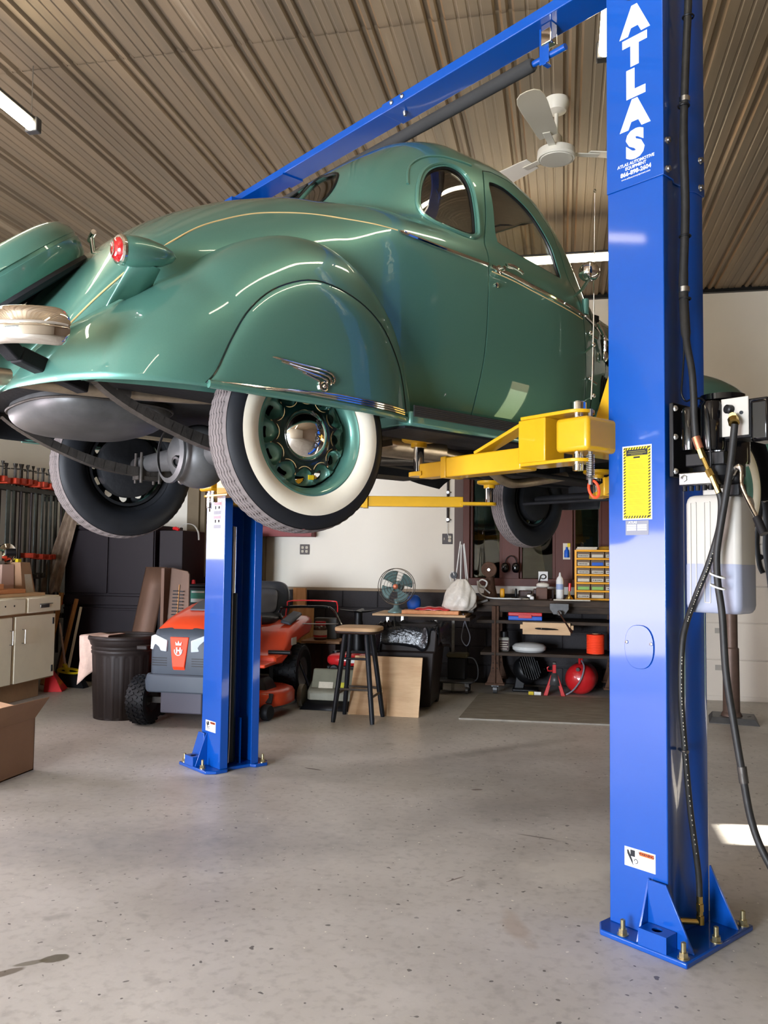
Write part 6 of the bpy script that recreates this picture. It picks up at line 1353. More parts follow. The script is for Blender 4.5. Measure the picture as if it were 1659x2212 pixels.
part('fuel_cap', MB().cyl((-2.0, 7.45, .43), (-2.0, 7.45, .46), .035, n=20), M['black'], t)
for x in (-2.20, -1.62):
    for y in (7.06, 7.60): part('wheel', MB().lathe([(0, -.02), (.07, -.022), (.098, -.02), (.10, 0), (.098, .02), (.07, .022), (0, .02)], (x, y, .10), (1, 0, 0), n=32), mat('worn_grey_wheel', rgb(108, 104, 92), .8, noise=.15) if x < -2 and y < 7.2 else M['rubber'], t)
t.location.x -= .05; t.location.y += .15
# ---------------------------------------------------------------- stools
t = thing('bar_stool', 'tall black-legged stool with a light wooden seat', 'stool', (-1.63, 6.78, 0))
part('seat', superell((-1.64, 6.80, .735), .185, .175, .022, .45, .4), M['wood_light'], t, smooth=50)
part('seat_rim', superell((-1.64, 6.80, .715), .183, .173, .018, .45, .4), mat('dark_seat_edge', rgb(50, 34, 26), .5), t, smooth=50)
stool_blk = mat('black_painted_wood', rgb(24, 28, 34), .45)
feet = [(-1.80, 6.60), (-1.475, 6.59), (-1.80, 6.965), (-1.465, 6.94)]; tops = [(-1.735, 6.71), (-1.56, 6.71), (-1.735, 6.88), (-1.555, 6.88)]
for (a, b_), (c_, d_) in zip(feet, tops):
    P0, P1 = V((a, b_, 0)), V((c_, d_, .71)); g = MB().tube([P0, P0.lerp(P1, .05), P0.lerp(P1, .95), P1], [.017, .020, .022, .018], 14)
    for k in (.3, .32): g.tube([P0.lerp(P1, k), P0.lerp(P1, k+.01)], [.0225, .0225], 14)
    part('leg', g, stool_blk, t, smooth=40)
def at_(i, z): P0, P1 = V(feet[i]+(0,)), V(tops[i]+(.71,)); return P0.lerp(P1, z/.71)
for i, j, z in ((0, 1, .26), (2, 3, .24), (0, 2, .22), (1, 3, .20), (0, 1, .50), (2, 3, .53)): part('rung', MB().cyl(at_(i, z), at_(j, z), .010, n=12), mat('worn_rung', rgb(70, 62, 54), .5) if z < .5 else stool_blk, t)
t = thing('pedestal_stand', 'black fluted pedestal stand with a four-lobed swivel top behind the stool', 'stand', (-1.85, 7.62, 0))
part('column', MB().tube([(-1.85, 7.62, .30), (-1.85, 7.62, .66)], [.075, .065], 14), M['black'], t)
part('swivel_neck', MB().tube([(-1.85, 7.62, .66), (-1.85, 7.62, .70), (-1.85, 7.62, .72), (-1.85, 7.62, .79)], [.045, .045, .038, .04], 18), M['black'], t)
g = MB()
for q in (0.15, PI/2, PI+.15, 1.5*PI): g.tube([(-1.85, 7.62, .80), (-1.85+.09*math.cos(q), 7.62+.09*math.sin(q), .805), (-1.85+.18*math.cos(q), 7.62+.18*math.sin(q), .82)], [.05, .04, .012], 12, flat=.25, up=(0, 0, 1))
part('top_lobes', g, M['black'], t)
for k in range(4):
    q = PI/4+k*PI/2; part('foot', MB().bar((-1.85, 7.62, .36), (-1.85+.22*math.cos(q), 7.62+.22*math.sin(q), .0), .05, .03), M['black'], t)
t.location.x -= .08; t.location.y += .33
# ---------------------------------------------------------------- plywood, wheeled bin
single('plywood_sheet', MB().add([(-1.775, 6.975, 0), (-1.17, 6.975, 0), (-1.165, 7.13, .475), (-1.755, 7.13, .475), (-1.775, 6.99, 0), (-1.17, 6.99, 0), (-1.165, 7.145, .475), (-1.755, 7.145, .475)], [(0, 1, 2, 3), (7, 6, 5, 4), (0, 4, 5, 1), (1, 5, 6, 2), (2, 6, 7, 3), (3, 7, 4, 0)]), M['wood_light'], 'pale square of plywood leaning against the wheeled bin behind the stool', 'plywood', (-1.47, 7.05, 0), bevel=.001)
t = thing('wheeled_bin', 'dark brown wheeled garbage bin with a black liner', 'bin', (-1.32, 7.55, 0))
part('bin_body', MB().add([(-1.52, 7.33, .03), (-1.13, 7.33, .03), (-1.13, 7.80, .03), (-1.52, 7.80, .03), (-1.585, 7.26, .50), (-1.085, 7.26, .50), (-1.085, 7.87, .50), (-1.585, 7.87, .50), (-1.60, 7.24, .52), (-1.07, 7.24, .52), (-1.07, 7.89, .52), (-1.60, 7.89, .52), (-1.62, 7.22, .70), (-1.055, 7.22, .70), (-1.055, 7.91, .70), (-1.62, 7.91, .70)], [(3, 2, 1, 0)]+[(4*i+a, 4*i+(a+1) % 4, 4*i+4+(a+1) % 4, 4*i+4+a) for i in range(3) for a in range(4)]), M['bin_brown'], t, bevel=.012, seg=3)
for x in (-1.50, -1.15): part('bin_wheel', MB().cyl((x-.02, 7.82, .10), (x+.02, 7.82, .10), .10, n=24), M['black'], t)
def liner(u, v):
    q = 2*PI*u; ex = .30+.012*math.sin(q*7)+.01*math.sin(q*13); ey = .365+.01*math.sin(q*9)
    x = -1.34+ex*sq(math.cos(q), .35); y = 7.565+ey*sq(math.sin(q), .35); h = .11+.05*math.sin(q*3+1)+.04*math.sin(q*8)
    rim = .012*math.sin(q*23)
    if v < .4: return (x*.97-1.34*.03*-1*0+(-1.34-x)*(-.0), y, .64+(.09+rim)*(v/.4)) if 0 else (-1.34+(x+1.34)*(.93+.07*v/.4), 7.565+(y-7.565)*(.93+.07*v/.4), .66+(.07+rim)*(v/.4))
    k = (v-.4)/.6; return (-1.34+(x+1.34)*(1+.05*math.sin(k*PI*.6)), 7.565+(y-7.565)*(1+.05*math.sin(k*PI*.6)), .73+rim-h*1.3*k)
single('bin_liner', MB().grid(liner, 140, 12, True), mat('glossy_black_bag', rgb(18, 20, 24), .18, bump=.6, bscale=25), 'glossy black garbage bag folded over the rim of the wheeled bin', 'garbage bag', (-1.34, 7.565, .65), solid=.002, smooth=60)
# pine boards, wooden box with a jar behind the mower
single('pine_board', MB().box(-2.89, -2.745, 8.86, 8.90, 0, .985), M['wood_pine'], 'tall knotty pine board leaning on the block wall', 'board', (-2.8, 8.88, 0), bevel=.003)
single('pine_board', MB().box(-2.93, -2.64, 8.80, 8.84, 0, .775), M['wood_pine'], 'wider shorter knotty pine board in front of the tall one', 'board', (-2.78, 8.82, 0), bevel=.003)
single('small_sack', superell((-2.99, 8.75, .92), .06, .05, .06, .8, .8), M['cloth'], 'crumpled grey-white bag on the ledge beside the mower seat', 'bag', (-2.99, 8.75, .86))
single('cabinet_box', MB().box(-3.06, -2.93, 8.6, 8.9, 0, .86), M['black'], 'black box standing under the crumpled bag', 'box', (-3.0, 8.75, 0), bevel=.01)
t = thing('wooden_box', 'small brown wooden chest behind the push mower, a jar on top', 'chest', (-2.36, 8.35, 0))
part('chest_body', MB().box(-2.54, -2.22, 8.2, 8.5, 0, .455), M['wood_dark'], t, bevel=.004)
part('chest_lid', MB().box(-2.57, -2.17, 8.16, 8.53, .46, .485), mat('worn_tan_edge', rgb(150, 112, 80), .6, noise=.2), t, bevel=.003)
t = thing('coffee_jar', 'clear jar with a red lid and cream label on the wooden chest', 'jar', (-2.41, 8.3, .485))
part('jar_body', MB().lathe([(0, 0), (.062, 0), (.068, .01), (.068, .12), (.055, .145), (.05, .15)], (-2.41, 8.3, .485), n=28), mat('brown_jar_glass', rgb(80, 56, 44), .12, coat=.6), t)
part('jar_label', MB().lathe([(.069, .025), (.069, .10)], (-2.41, 8.3, .485), n=28), M['label_white'], t)
part('label_patch', MB().lathe([(.0695, .03), (.0695, .05)], (-2.41, 8.3, .485), n=28), M['red'], t)
part('jar_lid', MB().lathe([(.055, .148), (.056, .185), (0, .187)], (-2.41, 8.3, .485), n=28), M['red'], t)
single('plastic_case', MB().box(-2.50, -2.26, 8.38, 8.5, .486, .70), mat('grey_plastic_case', rgb(74, 74, 70), .3), 'grey clear-sided case behind the jar on the wooden chest', 'case', (-2.38, 8.44, .486), bevel=.01)

# ================================================================ bench side (frame R)
t = thing('work_bench', 'long dark wooden work bench on flared cast-iron legs under the window', 'work bench', (0.2, 8.8, 0))
part('bench_top', MB().box(-.88, 1.28, 8.40, 9.12, .865, .925), M['wood_bench'], t, bevel=.004)
part('apron', MB().box(-.86, 1.26, 8.46, 8.50, .80, .865), M['wood_bench'], t, bevel=.003)
for z0, z1, x0 in ((.69, .722, -.84), (.375, .405, -.80)): part('shelf', MB().box(x0, 1.2, 8.42, 8.98, z0, z1), M['wood_bench'], t, bevel=.003)
for x in (-.655, .475):
    for y in (8.46, 8.96):
        g = MB()
        for sx in (-1, 1):
            pr = [(0, .86), (sx*.035, .86), (sx*.035, .30), (sx*.045, .22), (sx*.085, .10), (0, .10)]
            g.prism([(x+a, z) for a, z in pr], y-.03, y-.018, 'y')
        g.box(x-.007, x+.007, y-.055, y-.018, .10, .86).box(x-.095, x+.095, y-.06, y+.04, .085, .105)
        part('leg', g, M['rust'], t, bevel=.003)
        part('caster', MB().cyl((x-.02, y, .045), (x+.02, y, .045), .043, n=24).box(x-.035, x+.035, y-.03, y+.03, .07, .086), M['galv'], t)
        for z in (.30, .25):
            for dx in (-.02, .02): part('rivet', MB().sphere((x+dx, y-.032, z), .006, n=8, m=6), M['iron'], t)
t = thing('bench_vise', 'grey woodworking vise with a long handle bolted to the bench front', 'vise', (-.05, 8.3, .78))
part('vise_jaw', MB().prism([(-.125, .905), (.055, .905), (.055, .85), (.02, .80), (-.09, .80), (-.125, .85)], 8.26, 8.30, 'y'), M['galv'], t, bevel=.004)
part('vise_screw', MB().cyl((-.035, 8.16, .82), (-.035, 8.42, .82), .022, n=16), M['iron'], t)
part('vise_handle', MB().tube([(-.045, 8.17, .84), (0, 8.165, .77), (.05, 8.16, .69), (.075, 8.158, .655), (.083, 8.157, .635)], [.012, .012, .014, .024, .014], 12, flat=.6), M['wood_dark'], t)
t = thing('machinist_vise', 'rusty reddish vise clamped on the left end of the bench', 'vise', (-.88, 8.42, .87))
part('vise_body', MB().box(-1.04, -.82, 8.36, 8.48, .83, .96), M['rust'], t, bevel=.02)
part('vise_bar', MB().bar((-1.10, 8.34, .80), (-.72, 8.36, .92), .03, .025), M['iron'], t, bevel=.004)
part('vise_base', MB().box(-1.02, -.86, 8.36, 8.5, .79, .83), M['iron'], t, bevel=.006)
# stored on its shelves
t = thing('tool_case', 'red and blue plastic tool case on the upper bench shelf', 'tool case', (-.36, 8.55, .723))
part('case_lid', MB().box(-.53, -.20, 8.46, 8.66, .765, .80), M['red'], t, bevel=.006)
part('case_base', MB().box(-.53, -.20, 8.455, 8.665, .723, .765), M['blue_box'], t, bevel=.006)
part('case_latch', MB().box(-.43, -.30, 8.448, 8.456, .745, .78), M['red'], t, bevel=.003)
t = thing('tool_tray', 'pale plywood drawer with a black handle hanging under the upper bench shelf', 'drawer', (-.16, 8.5, .53))
part('drawer_front', MB().box(-.385, .07, 8.38, 8.40, .595, .712), M['wood_light'], t, bevel=.002)
part('drawer_rails', MB().box(-.41, .10, 8.40, 8.80, .645, .688), M['wood_light'], t, bevel=.002)
part('drawer_pull', MB().tube([(-.265, 8.368, .655), (-.24, 8.366, .654), (-.16, 8.364, .652), (-.08, 8.366, .650), (-.045, 8.368, .647)], [.006, .013, .015, .010, .004], 10, flat=.7), M['black'], t)
part('pull_screw', MB().sphere((-.205, 8.352, .655), .006, n=8, m=6), M['steel'], t)
t = thing('glass_jar', 'dark labelled square jar at the left of the lower bench shelf', 'jar', (-.57, 8.6, .406))
part('jar_body', MB().box(-.63, -.525, 8.55, 8.65, .406, .545), M['glass_jar'], t, bevel=.014)
part('jar_label', MB().box(-.625, -.53, 8.546, 8.55, .415, .515), mat('dark_printed_label', rgb(70, 50, 50), .6), t)
g = MB()
for k in range(4): g.box(-.615, -.545+.01*(k % 2), 8.544, 8.546, .425+k*.022, .433+k*.022)
part('label_print', g, M['label_white'], t, smooth=0)
part('jar_lid', MB().cyl((-.577, 8.6, .545), (-.577, 8.6, .60), .04, n=24), M['black'], t, bevel=.004)
single('white_basin', MB().lathe([(0, 0), (.14, 0), (.165, .02), (.168, .05), (.14, .075), (.06, .088), (0, .09)], (-.33, 8.62, .406), n=40), M['white'], 'round white plastic lid lying on the lower bench shelf', 'lid', (-.33, 8.62, .406))
t = thing('twine_spool', 'bright orange-red twine spool at the right of the lower bench shelf', 'spool', (.31, 8.55, .406))
g = MB().lathe([(0, .005)]+[(.083+.003*(k % 2), .008+k*.008) for k in range(24)]+[(0, .20)], (.31, 8.55, .406), n=32)
part('twine', g, M['red_bright'], t, smooth=30)
part('core', MB().cyl((.31, 8.55, .406), (.31, 8.55, .61), .03, n=16), M['cardboard'], t)
# under the bench
t = thing('floor_fan', 'dusty black floor fan tilted up under the bench', 'fan', (-.36, 8.72, 0))
part('fan_housing', MB().lathe([(0, -.07), (.10, -.07), (.135, -.04), (.14, .04), (.12, .06)], (-.36, 8.72, .21), (.45, -.5, .35), n=32), M['black'], t, smooth=50)
for k in range(9):
    c = V((-.36, 8.72, .21)); ax = V((.45, -.5, .35)).normalized(); u = ax.cross(V((0, 0, 1))).normalized(); w = ax.cross(u)
    h = (k-4)*.028; L_ = (max(0, .13**2-h*h))**.5; part('grille_bar', MB().cyl(c+ax*.062+u*h-w*L_, c+ax*.062+u*h+w*L_, .004, n=6), M['galv'], t)
part('fan_stand', MB().bar((-.44, 8.72, .0), (-.40, 8.72, .22), .05, .10).box(-.50, -.24, 8.62, 8.82, 0, .03), M['black'], t, bevel=.01)
part('yellow_tag', MB().box(-.33, -.28, 8.44, 8.46, .0, .035), M['decal_yellow'], t)
part('white_tag', MB().box(-.275, -.21, 8.44, 8.46, .0, .035), M['white'], t)
t = thing('jack_stand', 'small red ratchet jack stand standing under the bench', 'jack stand', (-.08, 8.52, 0))
for s in (-1, 1): part('leg', MB().add([(-.082+s*.012, 8.47, .20), (-.082+s*.035, 8.47, .20), (-.082+s*.105, 8.44, 0), (-.082+s*.065, 8.44, 0), (-.082+s*.012, 8.50, .20), (-.082+s*.035, 8.50, .20), (-.082+s*.105, 8.56, 0), (-.082+s*.065, 8.56, 0)], [(0, 1, 2, 3), (7, 6, 5, 4), (0, 4, 5, 1), (1, 5, 6, 2), (2, 6, 7, 3), (3, 7, 4, 0)]), M['red'], t, bevel=.003)
part('face_plate', MB().add([(-.11, 8.465, .22), (-.055, 8.465, .22), (-.03, 8.45, .10), (-.13, 8.45, .10)], [(0, 1, 2, 3)]), M['galv'], t, solid=.004)
part('ratchet_column', MB().box(-.10, -.066, 8.47, 8.50, .18, .30), M['red'], t, bevel=.003)
part('saddle', MB().box(-.10, -.066, 8.46, 8.51, .30, .325), M['iron'], t, bevel=.004)
part('jack_lever', MB().tube([(-.10, 8.465, .24), (-.145, 8.46, .24), (-.15, 8.46, .27), (-.135, 8.46, .28)], .007, 8), M['red'], t)
t = thing('air_tank', 'round dark red portable air tank with a grey hose under the bench', 'air tank', (.17, 8.7, 0))
part('tank_body', MB().lathe([(0, -.13), (.06, -.125), (.115, -.10), (.145, -.05), (.15, 0), (.15, .18), (.12, .23), (0, .25)], (.17, 8.62, .155), (.15, 1, 0), n=40), M['red'], t, smooth=60)
part('tank_handle', MB().tube([(.16, 8.60, .30), (.16, 8.62, .35), (.18, 8.85, .35), (.19, 8.87, .30)], .012, 8), M['red'], t)
part('tank_hose', MB().tube(smooth_path([(.18, 8.60, .335), (.20, 8.50, .28), (.17, 8.46, .17), (.10, 8.44, .07), (.03, 8.44, .02)], 5), .008, 8), M['grey_vinyl'], t)
part('gauge', MB().cyl((.14, 8.50, .26), (.14, 8.47, .26), .018, n=16), M['iron'], t)
# on the bench
t = thing('parts_cabinet', 'yellow small-parts cabinet with eighteen labelled drawers on the bench', 'parts cabinet', (.335, 8.8, .925))
x0, x1, z0, z1 = .115, .560, .925, 1.425
g = MB().box(x0, x0+.018, 8.66, 8.86, z0, z1).box(x1-.018, x1, 8.66, 8.86, z0, z1).box(x0, x1, 8.85, 8.86, z0, z1)
for k in range(7): zz = z0+k*(z1-z0-.018)/6; g.box(x0+.018, x1-.018, 8.66, 8.85, zz, zz+.018)
part('yellow_frame', g, M['bin_yellow'], t, bevel=.003)
lr = random.Random(11)
for i in range(6):
    for j in range(3):
        w = (x1-x0-.036)/3; xa = x0+.018+j*w; zz = z0+.018+(5-i)*(z1-z0-.018)/6
        d = part('drawer', MB().box(xa+.004, xa+w-.004, 8.675, 8.84, zz+.002, zz+.060), mat('smoky_drawer', rgb(110, 92, 74), .25) if (i, j) == (0, 0) else bpy.data.materials['smoky_drawer'], t, bevel=.002)
        m = M['label_green'] if i == 4 and j < 2 else M['blue_box'] if (i, j) == (1, 1) else M['label_white']
        if (i, j) != (5, 2):
            part('drawer_label', MB().box(xa+.012, xa+w-.014, 8.668, 8.676, zz+.006, zz+.036), m, d)
            g = MB(); xx = xa+.02
            while xx < xa+w-.03: ww = lr.uniform(.004, .012); g.box(xx, xx+ww, 8.6670, 8.6682, zz+.016, zz+.026); xx += ww+.004
            if m is M['label_white'] and lr.random() < .8: part('handwriting', g, M['print_dark'], d, smooth=0)
single('magazines', MB().box(.13, .33, 8.68, 8.84, 1.426, 1.44).box(.14, .335, 8.67, 8.83, 1.44, 1.455), M['label_white'], 'white magazines lying on the yellow parts cabinet', 'magazines', (.23, 8.75, 1.426), bevel=.002)
single('work_glove', superell((.45, 8.75, 1.445), .10, .05, .022, .8, .8), mat('mustard_cloth', rgb(150, 112, 30), .9, noise=.3, nscale=30, bump=.4), 'mustard yellow glove lying on the yellow parts cabinet', 'glove', (.45, 8.75, 1.426))
t = thing('bench_grinder', 'rusty brown bench grinder on a flared pedestal at the left of the bench', 'grinder', (-.73, 8.7, .925))
part('pedestal', MB().tube([(-.73, 8.72, .925), (-.73, 8.72, .95), (-.73, 8.72, 1.05), (-.73, 8.72, 1.14)], [.125, .12, .085, .07], 28, flat=.6), M['rust'], t, smooth=50)
part('wheel_guard', MB().cyl((-.735, 8.68, 1.215), (-.735, 8.60, 1.215), .078, n=36), M['rust'], t, bevel=.006)
part('grinder_motor', MB().cyl((-.735, 8.84, 1.215), (-.735, 8.68, 1.215), .055, n=28), M['iron'], t)
part('arbor_nut', MB().cyl((-.735, 8.60, 1.215), (-.735, 8.58, 1.215), .014, n=12), M['steel'], t)
t = thing('ear_muffs', 'black ear muffs hanging on the window post beside the grinder', 'ear muffs', (-.54, 9.05, 1.2))
part('head_band', MB().tube([(-.54+.058*math.cos(q), 9.07, 1.285+.075*math.sin(q)) for q in np.linspace(-.3, PI+.3, 20)], .006, 8), M['black'], t)
for x in (-.60, -.49): part('ear_cup', superell((x, 9.05, 1.235), .040, .045, .055, .8, .8, 24, 14), M['black_gloss'], t, smooth=60)
t = thing('spray_bottle', 'white plastic bottle with a blue-grey label standing on the bench', 'bottle', (-.03, 8.7, .925))
part('bottle_body', MB().lathe([(0, 0), (.036, 0), (.038, .008), (.038, .19), (.030, .215), (.012, .235), (.011, .25), (.007, .27), (0, .272)], (-.03, 8.72, .925), n=28), M['white'], t, smooth=50)
part('bottle_label', MB().lathe([(.0385, .10), (.0385, .155)], (-.03, 8.72, .925), n=28), mat('blue_grey_label', rgb(140, 156, 190), .5), t)
t = thing('oil_can', 'small brass pump oil can with a red nozzle right of the white bottle', 'oil can', (.075, 8.7, .925))
part('can_body', MB().lathe([(0, 0), (.045, 0), (.043, .01), (.02, .035), (.012, .05), (.008, .09), (0, .092)], (.06, 8.72, .925), n=24), M['brass'], t)
part('nozzle', MB().cyl((.065, 8.72, 1.01), (.068, 8.72, 1.09), .014, n=12), M['red'], t)
t = thing('brown_tin', 'square rust-brown tin with a crumpled clear bag on top', 'tin', (-.21, 8.72, .925))
part('tin_body', MB().box(-.265, -.155, 8.66, 8.78, .925, 1.04), mat('rust_brown_tin', rgb(92, 60, 44), .5, noise=.2), t, bevel=.003)
part('clear_bag', superell((-.20, 8.72, 1.065), .065, .05, .028, .9, .9), M['bag'], t)
single('small_crate', MB().box(-.30, -.09, 8.86, 9.0, .925, 1.02).box(-.45, -.32, 8.84, 9.02, .925, 1.0), M['wood_dark'], 'dark wooden crates at the back of the bench below the sill', 'crate', (-.2, 8.9, .925), bevel=.004)
for k, (x, y, sx_, sz, m, nm, lab) in enumerate(((-.46, 8.52, .06, .012, 'white', 'white_cable_plug', 'white cable end lying on the bench left of the small cup'), (-.37, 8.55, .045, .010, 'label_white', 'paper_scrap', 'crumpled pale paper scrap on the bench front'), (-.30, 8.52, .022, .035, 'white', 'small_cup', 'tiny white and blue cup on the bench front'), (-.115, 8.5, .014, .014, 'wood_dark', 'wooden_ball', 'round brown knob on the bench in front of the tin'), (-.47, 8.75, .012, .10, 'black', 'marker', 'black marker standing behind the grinder cable'), (-.61, 8.78, .025, .10, 'bin_yellow', 'orange_tin', 'orange tin half hidden behind the grinder pedestal'), (-.40, 8.72, .05, .022, 'iron', 'metal_bracket', 'dark metal bracket lying behind the small cup'), (-.33, 8.78, .04, .05, 'steel', 'steel_fitting', 'steel fitting standing left of the rust-brown tin'))):
    single(nm, superell((x, y, .925+sz/2), sx_, .03, sz/2, .6, .5, 20, 12), M[m], lab, nm.split('_')[-1], (x, y, .925), smooth=50)
single('steel_rule', MB().box(-.09, .26, 8.42, 8.47, .926, .938), M['label_white'], 'pale flat strip lying along the front edge of the bench', 'strip', (.1, 8.44, .926), bevel=.002)
single('white_tubing', MB().tube(smooth_path([(-.72, 8.56, .98), (-.78, 8.55, 1.03), (-.83, 8.55, 1.08), (-.80, 8.55, 1.115), (-.75, 8.55, 1.09), (-.77, 8.55, 1.04), (-.83, 8.53, 1.05), (-.84, 8.52, 1.10), (-.82, 8.50, .99), (-.74, 8.49, .94), (-.60, 8.48, .932), (-.50, 8.5, .932)], 5), .008, 10), M['white'], 'curl of white tubing in front of the rusty grinder', 'tubing', (-.75, 8.52, .93), smooth=60)
single('white_mug', MB().lathe([(0, 0), (.035, 0), (.038, .09), (.034, .09), (.032, .01)], (-.93, 8.72, .925), n=24), M['white'], 'white and blue mug behind the white bag', 'mug', (-.93, 8.72, .925)) if 0 else None
t = thing('blister_card', 'blue packaged bottle on a card pinned to the window post', 'card', (.04, 9.11, 1.4))
part('card_back', MB().box(.0, .075, 9.112, 9.118, 1.33, 1.50), M['label_white'], t)
part('blue_bottle', MB().lathe([(0, 0), (.024, 0), (.026, .02), (.024, .07), (.010, .09), (.010, .11), (0, .11)], (.038, 9.10, 1.35), n=20), M['blue_box'], t)
part('yellow_strip', MB().box(.045, .075, 9.110, 9.113, 1.46, 1.50), M['decal_yellow'], t)
t = thing('wall_outlet', 'white outlet plate with a black cord plugged in below the middle window pane', 'outlet', (-.20, 9.1, 1.1))
part('cover_plate', MB().box(-.255, -.155, 9.085, 9.10, 1.10, 1.20), M['white'], t, bevel=.003)
part('plug_cord', MB().tube([(-.205+.028*math.cos(q), 9.07, 1.145+.022*math.sin(q)) for q in np.linspace(-2.4, 2.6, 20)]+[(-.25, 9.06, 1.09), (-.23, 9.05, 1.05)], .005, 8), M['black'], t)
def outlet(x, z, kind, lab):
    t = thing('wall_outlet', lab, 'outlet', (x, 9.2, z))
    bp = mat('dark_brown_plate', rgb(46, 30, 24), .4) if 'dark_brown_plate' not in bpy.data.materials else bpy.data.materials['dark_brown_plate']
    part('cover_plate', MB().box(x-.057, x+.057, 9.19, 9.2, z-.057, z+.057), bp, t, bevel=.004)
    if kind == 4:
        for dx in (-.024, .024):
            for dz in (-.022, .022):
                r_ = part('receptacle', superell((x+dx, 9.188, z+dz), .015, .004, .015, .8, .5, 16, 8), M['label_white'], t)
                part('slot', MB().box(x+dx-.006, x+dx-.004, 9.182, 9.184, z+dz-.004, z+dz+.006).box(x+dx+.004, x+dx+.006, 9.182, 9.184, z+dz-.004, z+dz+.006), M['print_dark'], r_)
    else:
        part('switch', MB().box(x-.036, x-.028, 9.175, 9.19, z-.012, z+.012), M['label_white'], t)
        for dz in (-.018, .020): part('receptacle', superell((x+.026, 9.186, z+dz), .018, .006, .017, .8, .5, 16, 8), M['label_white'], t)
        part('white_cord', MB().tube(smooth_path([(x+.022, 9.178, z+.018), (x+.008, 9.17, z+.05), (x+.0, 9.17, z+.11), (x+.004, 9.175, z+.17)], 4), .004, 8), M['white'], t)
outlet(-2.87, 1.41, 4, 'dark brown four-socket outlet plate on the white wall')
outlet(-1.24, 1.54, 2, 'dark brown plate with a switch and a white cord, left of the window')
t = thing('conduit', 'dark conduit pipe with two clips coming down the wall to the switch plate', 'conduit', (-1.235, 9.17, 1.8))
part('pipe', MB().cyl((-1.235, 9.175, 1.72), (-1.235, 9.175, 3.2), .013, n=12), mat('brown_pipe', rgb(40, 30, 28), .4), t)
for z in (1.75, 2.05): part('pipe_clip', MB().cyl((-1.235, 9.16, z), (-1.235, 9.2, z), .017, n=12).cyl((-1.235, 9.175, z), (-1.20, 9.19, z), .006, n=8), M['steel'], t)
# ---------------------------------------------------------------- side table with fan, board, lamp
t = thing('side_table', 'rough plywood table on thin metal legs under the desk fan', 'table', (-1.35, 8.25, 0))
part('table_top', MB().box(-1.80, -.90, 7.98, 8.55, .765, .785), M['wood_light'], t, bevel=.002)
part('dark_edge', MB().box(-1.45, -.86, 7.99, 8.56, .735, .765), M['wood_bench'], t)
for x, y in ((-1.66, 8.05), (-1.19, 8.05), (-1.60, 8.5), (-1.08, 8.5)): part('leg', MB().bar((x, y, 0), (x, y, .75), .028, .028), mat('worn_chrome_leg', rgb(150, 148, 142), .35, .7, noise=.25, nscale=20) if 'worn_chrome_leg' not in bpy.data.materials else bpy.data.materials['worn_chrome_leg'], t)
single('plank', MB().box(-1.52, -.97, 8.02, 8.20, .787, .822), M['wood_stack'], 'pinkish pine plank lying on the plywood table', 'plank', (-1.2, 8.1, .787), bevel=.003)
single('red_pouch', MB().grid(lambda u, v: (-1.40+.34*u, 8.05+.14*v, .824+.030*math.sin(PI*u)**.5*math.sin(PI*v)**.5+.004*math.sin(u*20)), 24, 12), M['red'], 'crumpled red pouch lying on the plank', 'pouch', (-1.24, 8.1, .823), solid=.004, smooth=60)
single('blue_sack', superell((-1.47, 8.42, .87), .07, .05, .085, .8, .8), M['blue_box'], 'dark blue bag standing behind the desk fan', 'bag', (-1.47, 8.42, .786))
t = thing('desk_fan', 'vintage teal desk fan with a wire cage on the plywood table', 'fan', (-1.60, 8.12, .786))
fc = V((-1.585, 8.08, 1.045)); R_ = .175
part('fan_base', MB().lathe([(0, 0), (.085, 0), (.085, .012), (.06, .03), (.03, .05), (.022, .10), (.028, .13), (0, .135)], (-1.60, 8.17, .786), n=28), M['fan_teal'], t, smooth=50)
part('fan_motor', MB().lathe([(0, .10), (.045, .095), (.055, .05), (.055, -.02), (.03, -.035), (0, -.035)], (-1.585, 8.13, 1.045), (.05, 1, 0), n=24), M['fan_teal'], t, smooth=50)
for k in range(4):
    q0 = k*PI/2+.5
    def bl(u, v):
        q = q0+(u-.5)*1.15*(.55+.45*v); r = .025+.135*v*(1-.10*(2*u-1)**2); return (fc.x+r*math.cos(q), fc.y+.010+(.5-u)*.05*(.4+v), fc.z+r*math.sin(q))
    part('fan_blade', MB().grid(bl, 12, 8), M['fan_teal'], t, solid=.002, smooth=60)
for r in (.175, .145, .115, .085, .055): part('cage_ring', MB().tube([fc+V((r*math.cos(q), -.035-.012*(1-r/.175), r*math.sin(q))) for q in np.linspace(0, 2*PI, 48, endpoint=False)], .0024 if r < .17 else .004, 6, closed=True), M['steel'], t)
part('cage_ring', MB().tube([fc+V((.175*math.cos(q), .06, .175*math.sin(q))) for q in np.linspace(0, 2*PI, 48, endpoint=False)], .004, 6, closed=True), M['steel'], t)
for k in range(8):
    q = k*PI/4+.2; part('cage_spoke', MB().tube([fc+V((.03*math.cos(q), -.048, .03*math.sin(q))), fc+V((.175*math.cos(q), -.035, .175*math.sin(q))), fc+V((.18*math.cos(q), .01, .18*math.sin(q))), fc+V((.175*math.cos(q), .06, .175*math.sin(q)))], .0022, 6), M['steel'], t)
part('fan_badge', MB().lathe([(.026, 0), (.026, .006), (.018, .01), (0, .011)], fc+V((0, -.046, 0)), (0, -1, 0), n=24), mat('coppery_badge', rgb(170, 100, 74), .3, .5), t)
t = thing('bagged_lamp', 'white balanced-arm lamp whose head is wrapped in a white plastic bag', 'lamp', (-.98, 8.2, .80))
for dx in (0, .03):
    part('lamp_arm', MB().cyl((-1.02+dx*1.6, 8.18, 1.12), (-.98+dx*.3, 8.22, 1.49-dx), .006, n=8), M['white'], t)
part('lamp_arm', MB().cyl((-.905, 8.25, 1.07), (-.945, 8.22, 1.47), .006, n=8), M['white'], t)
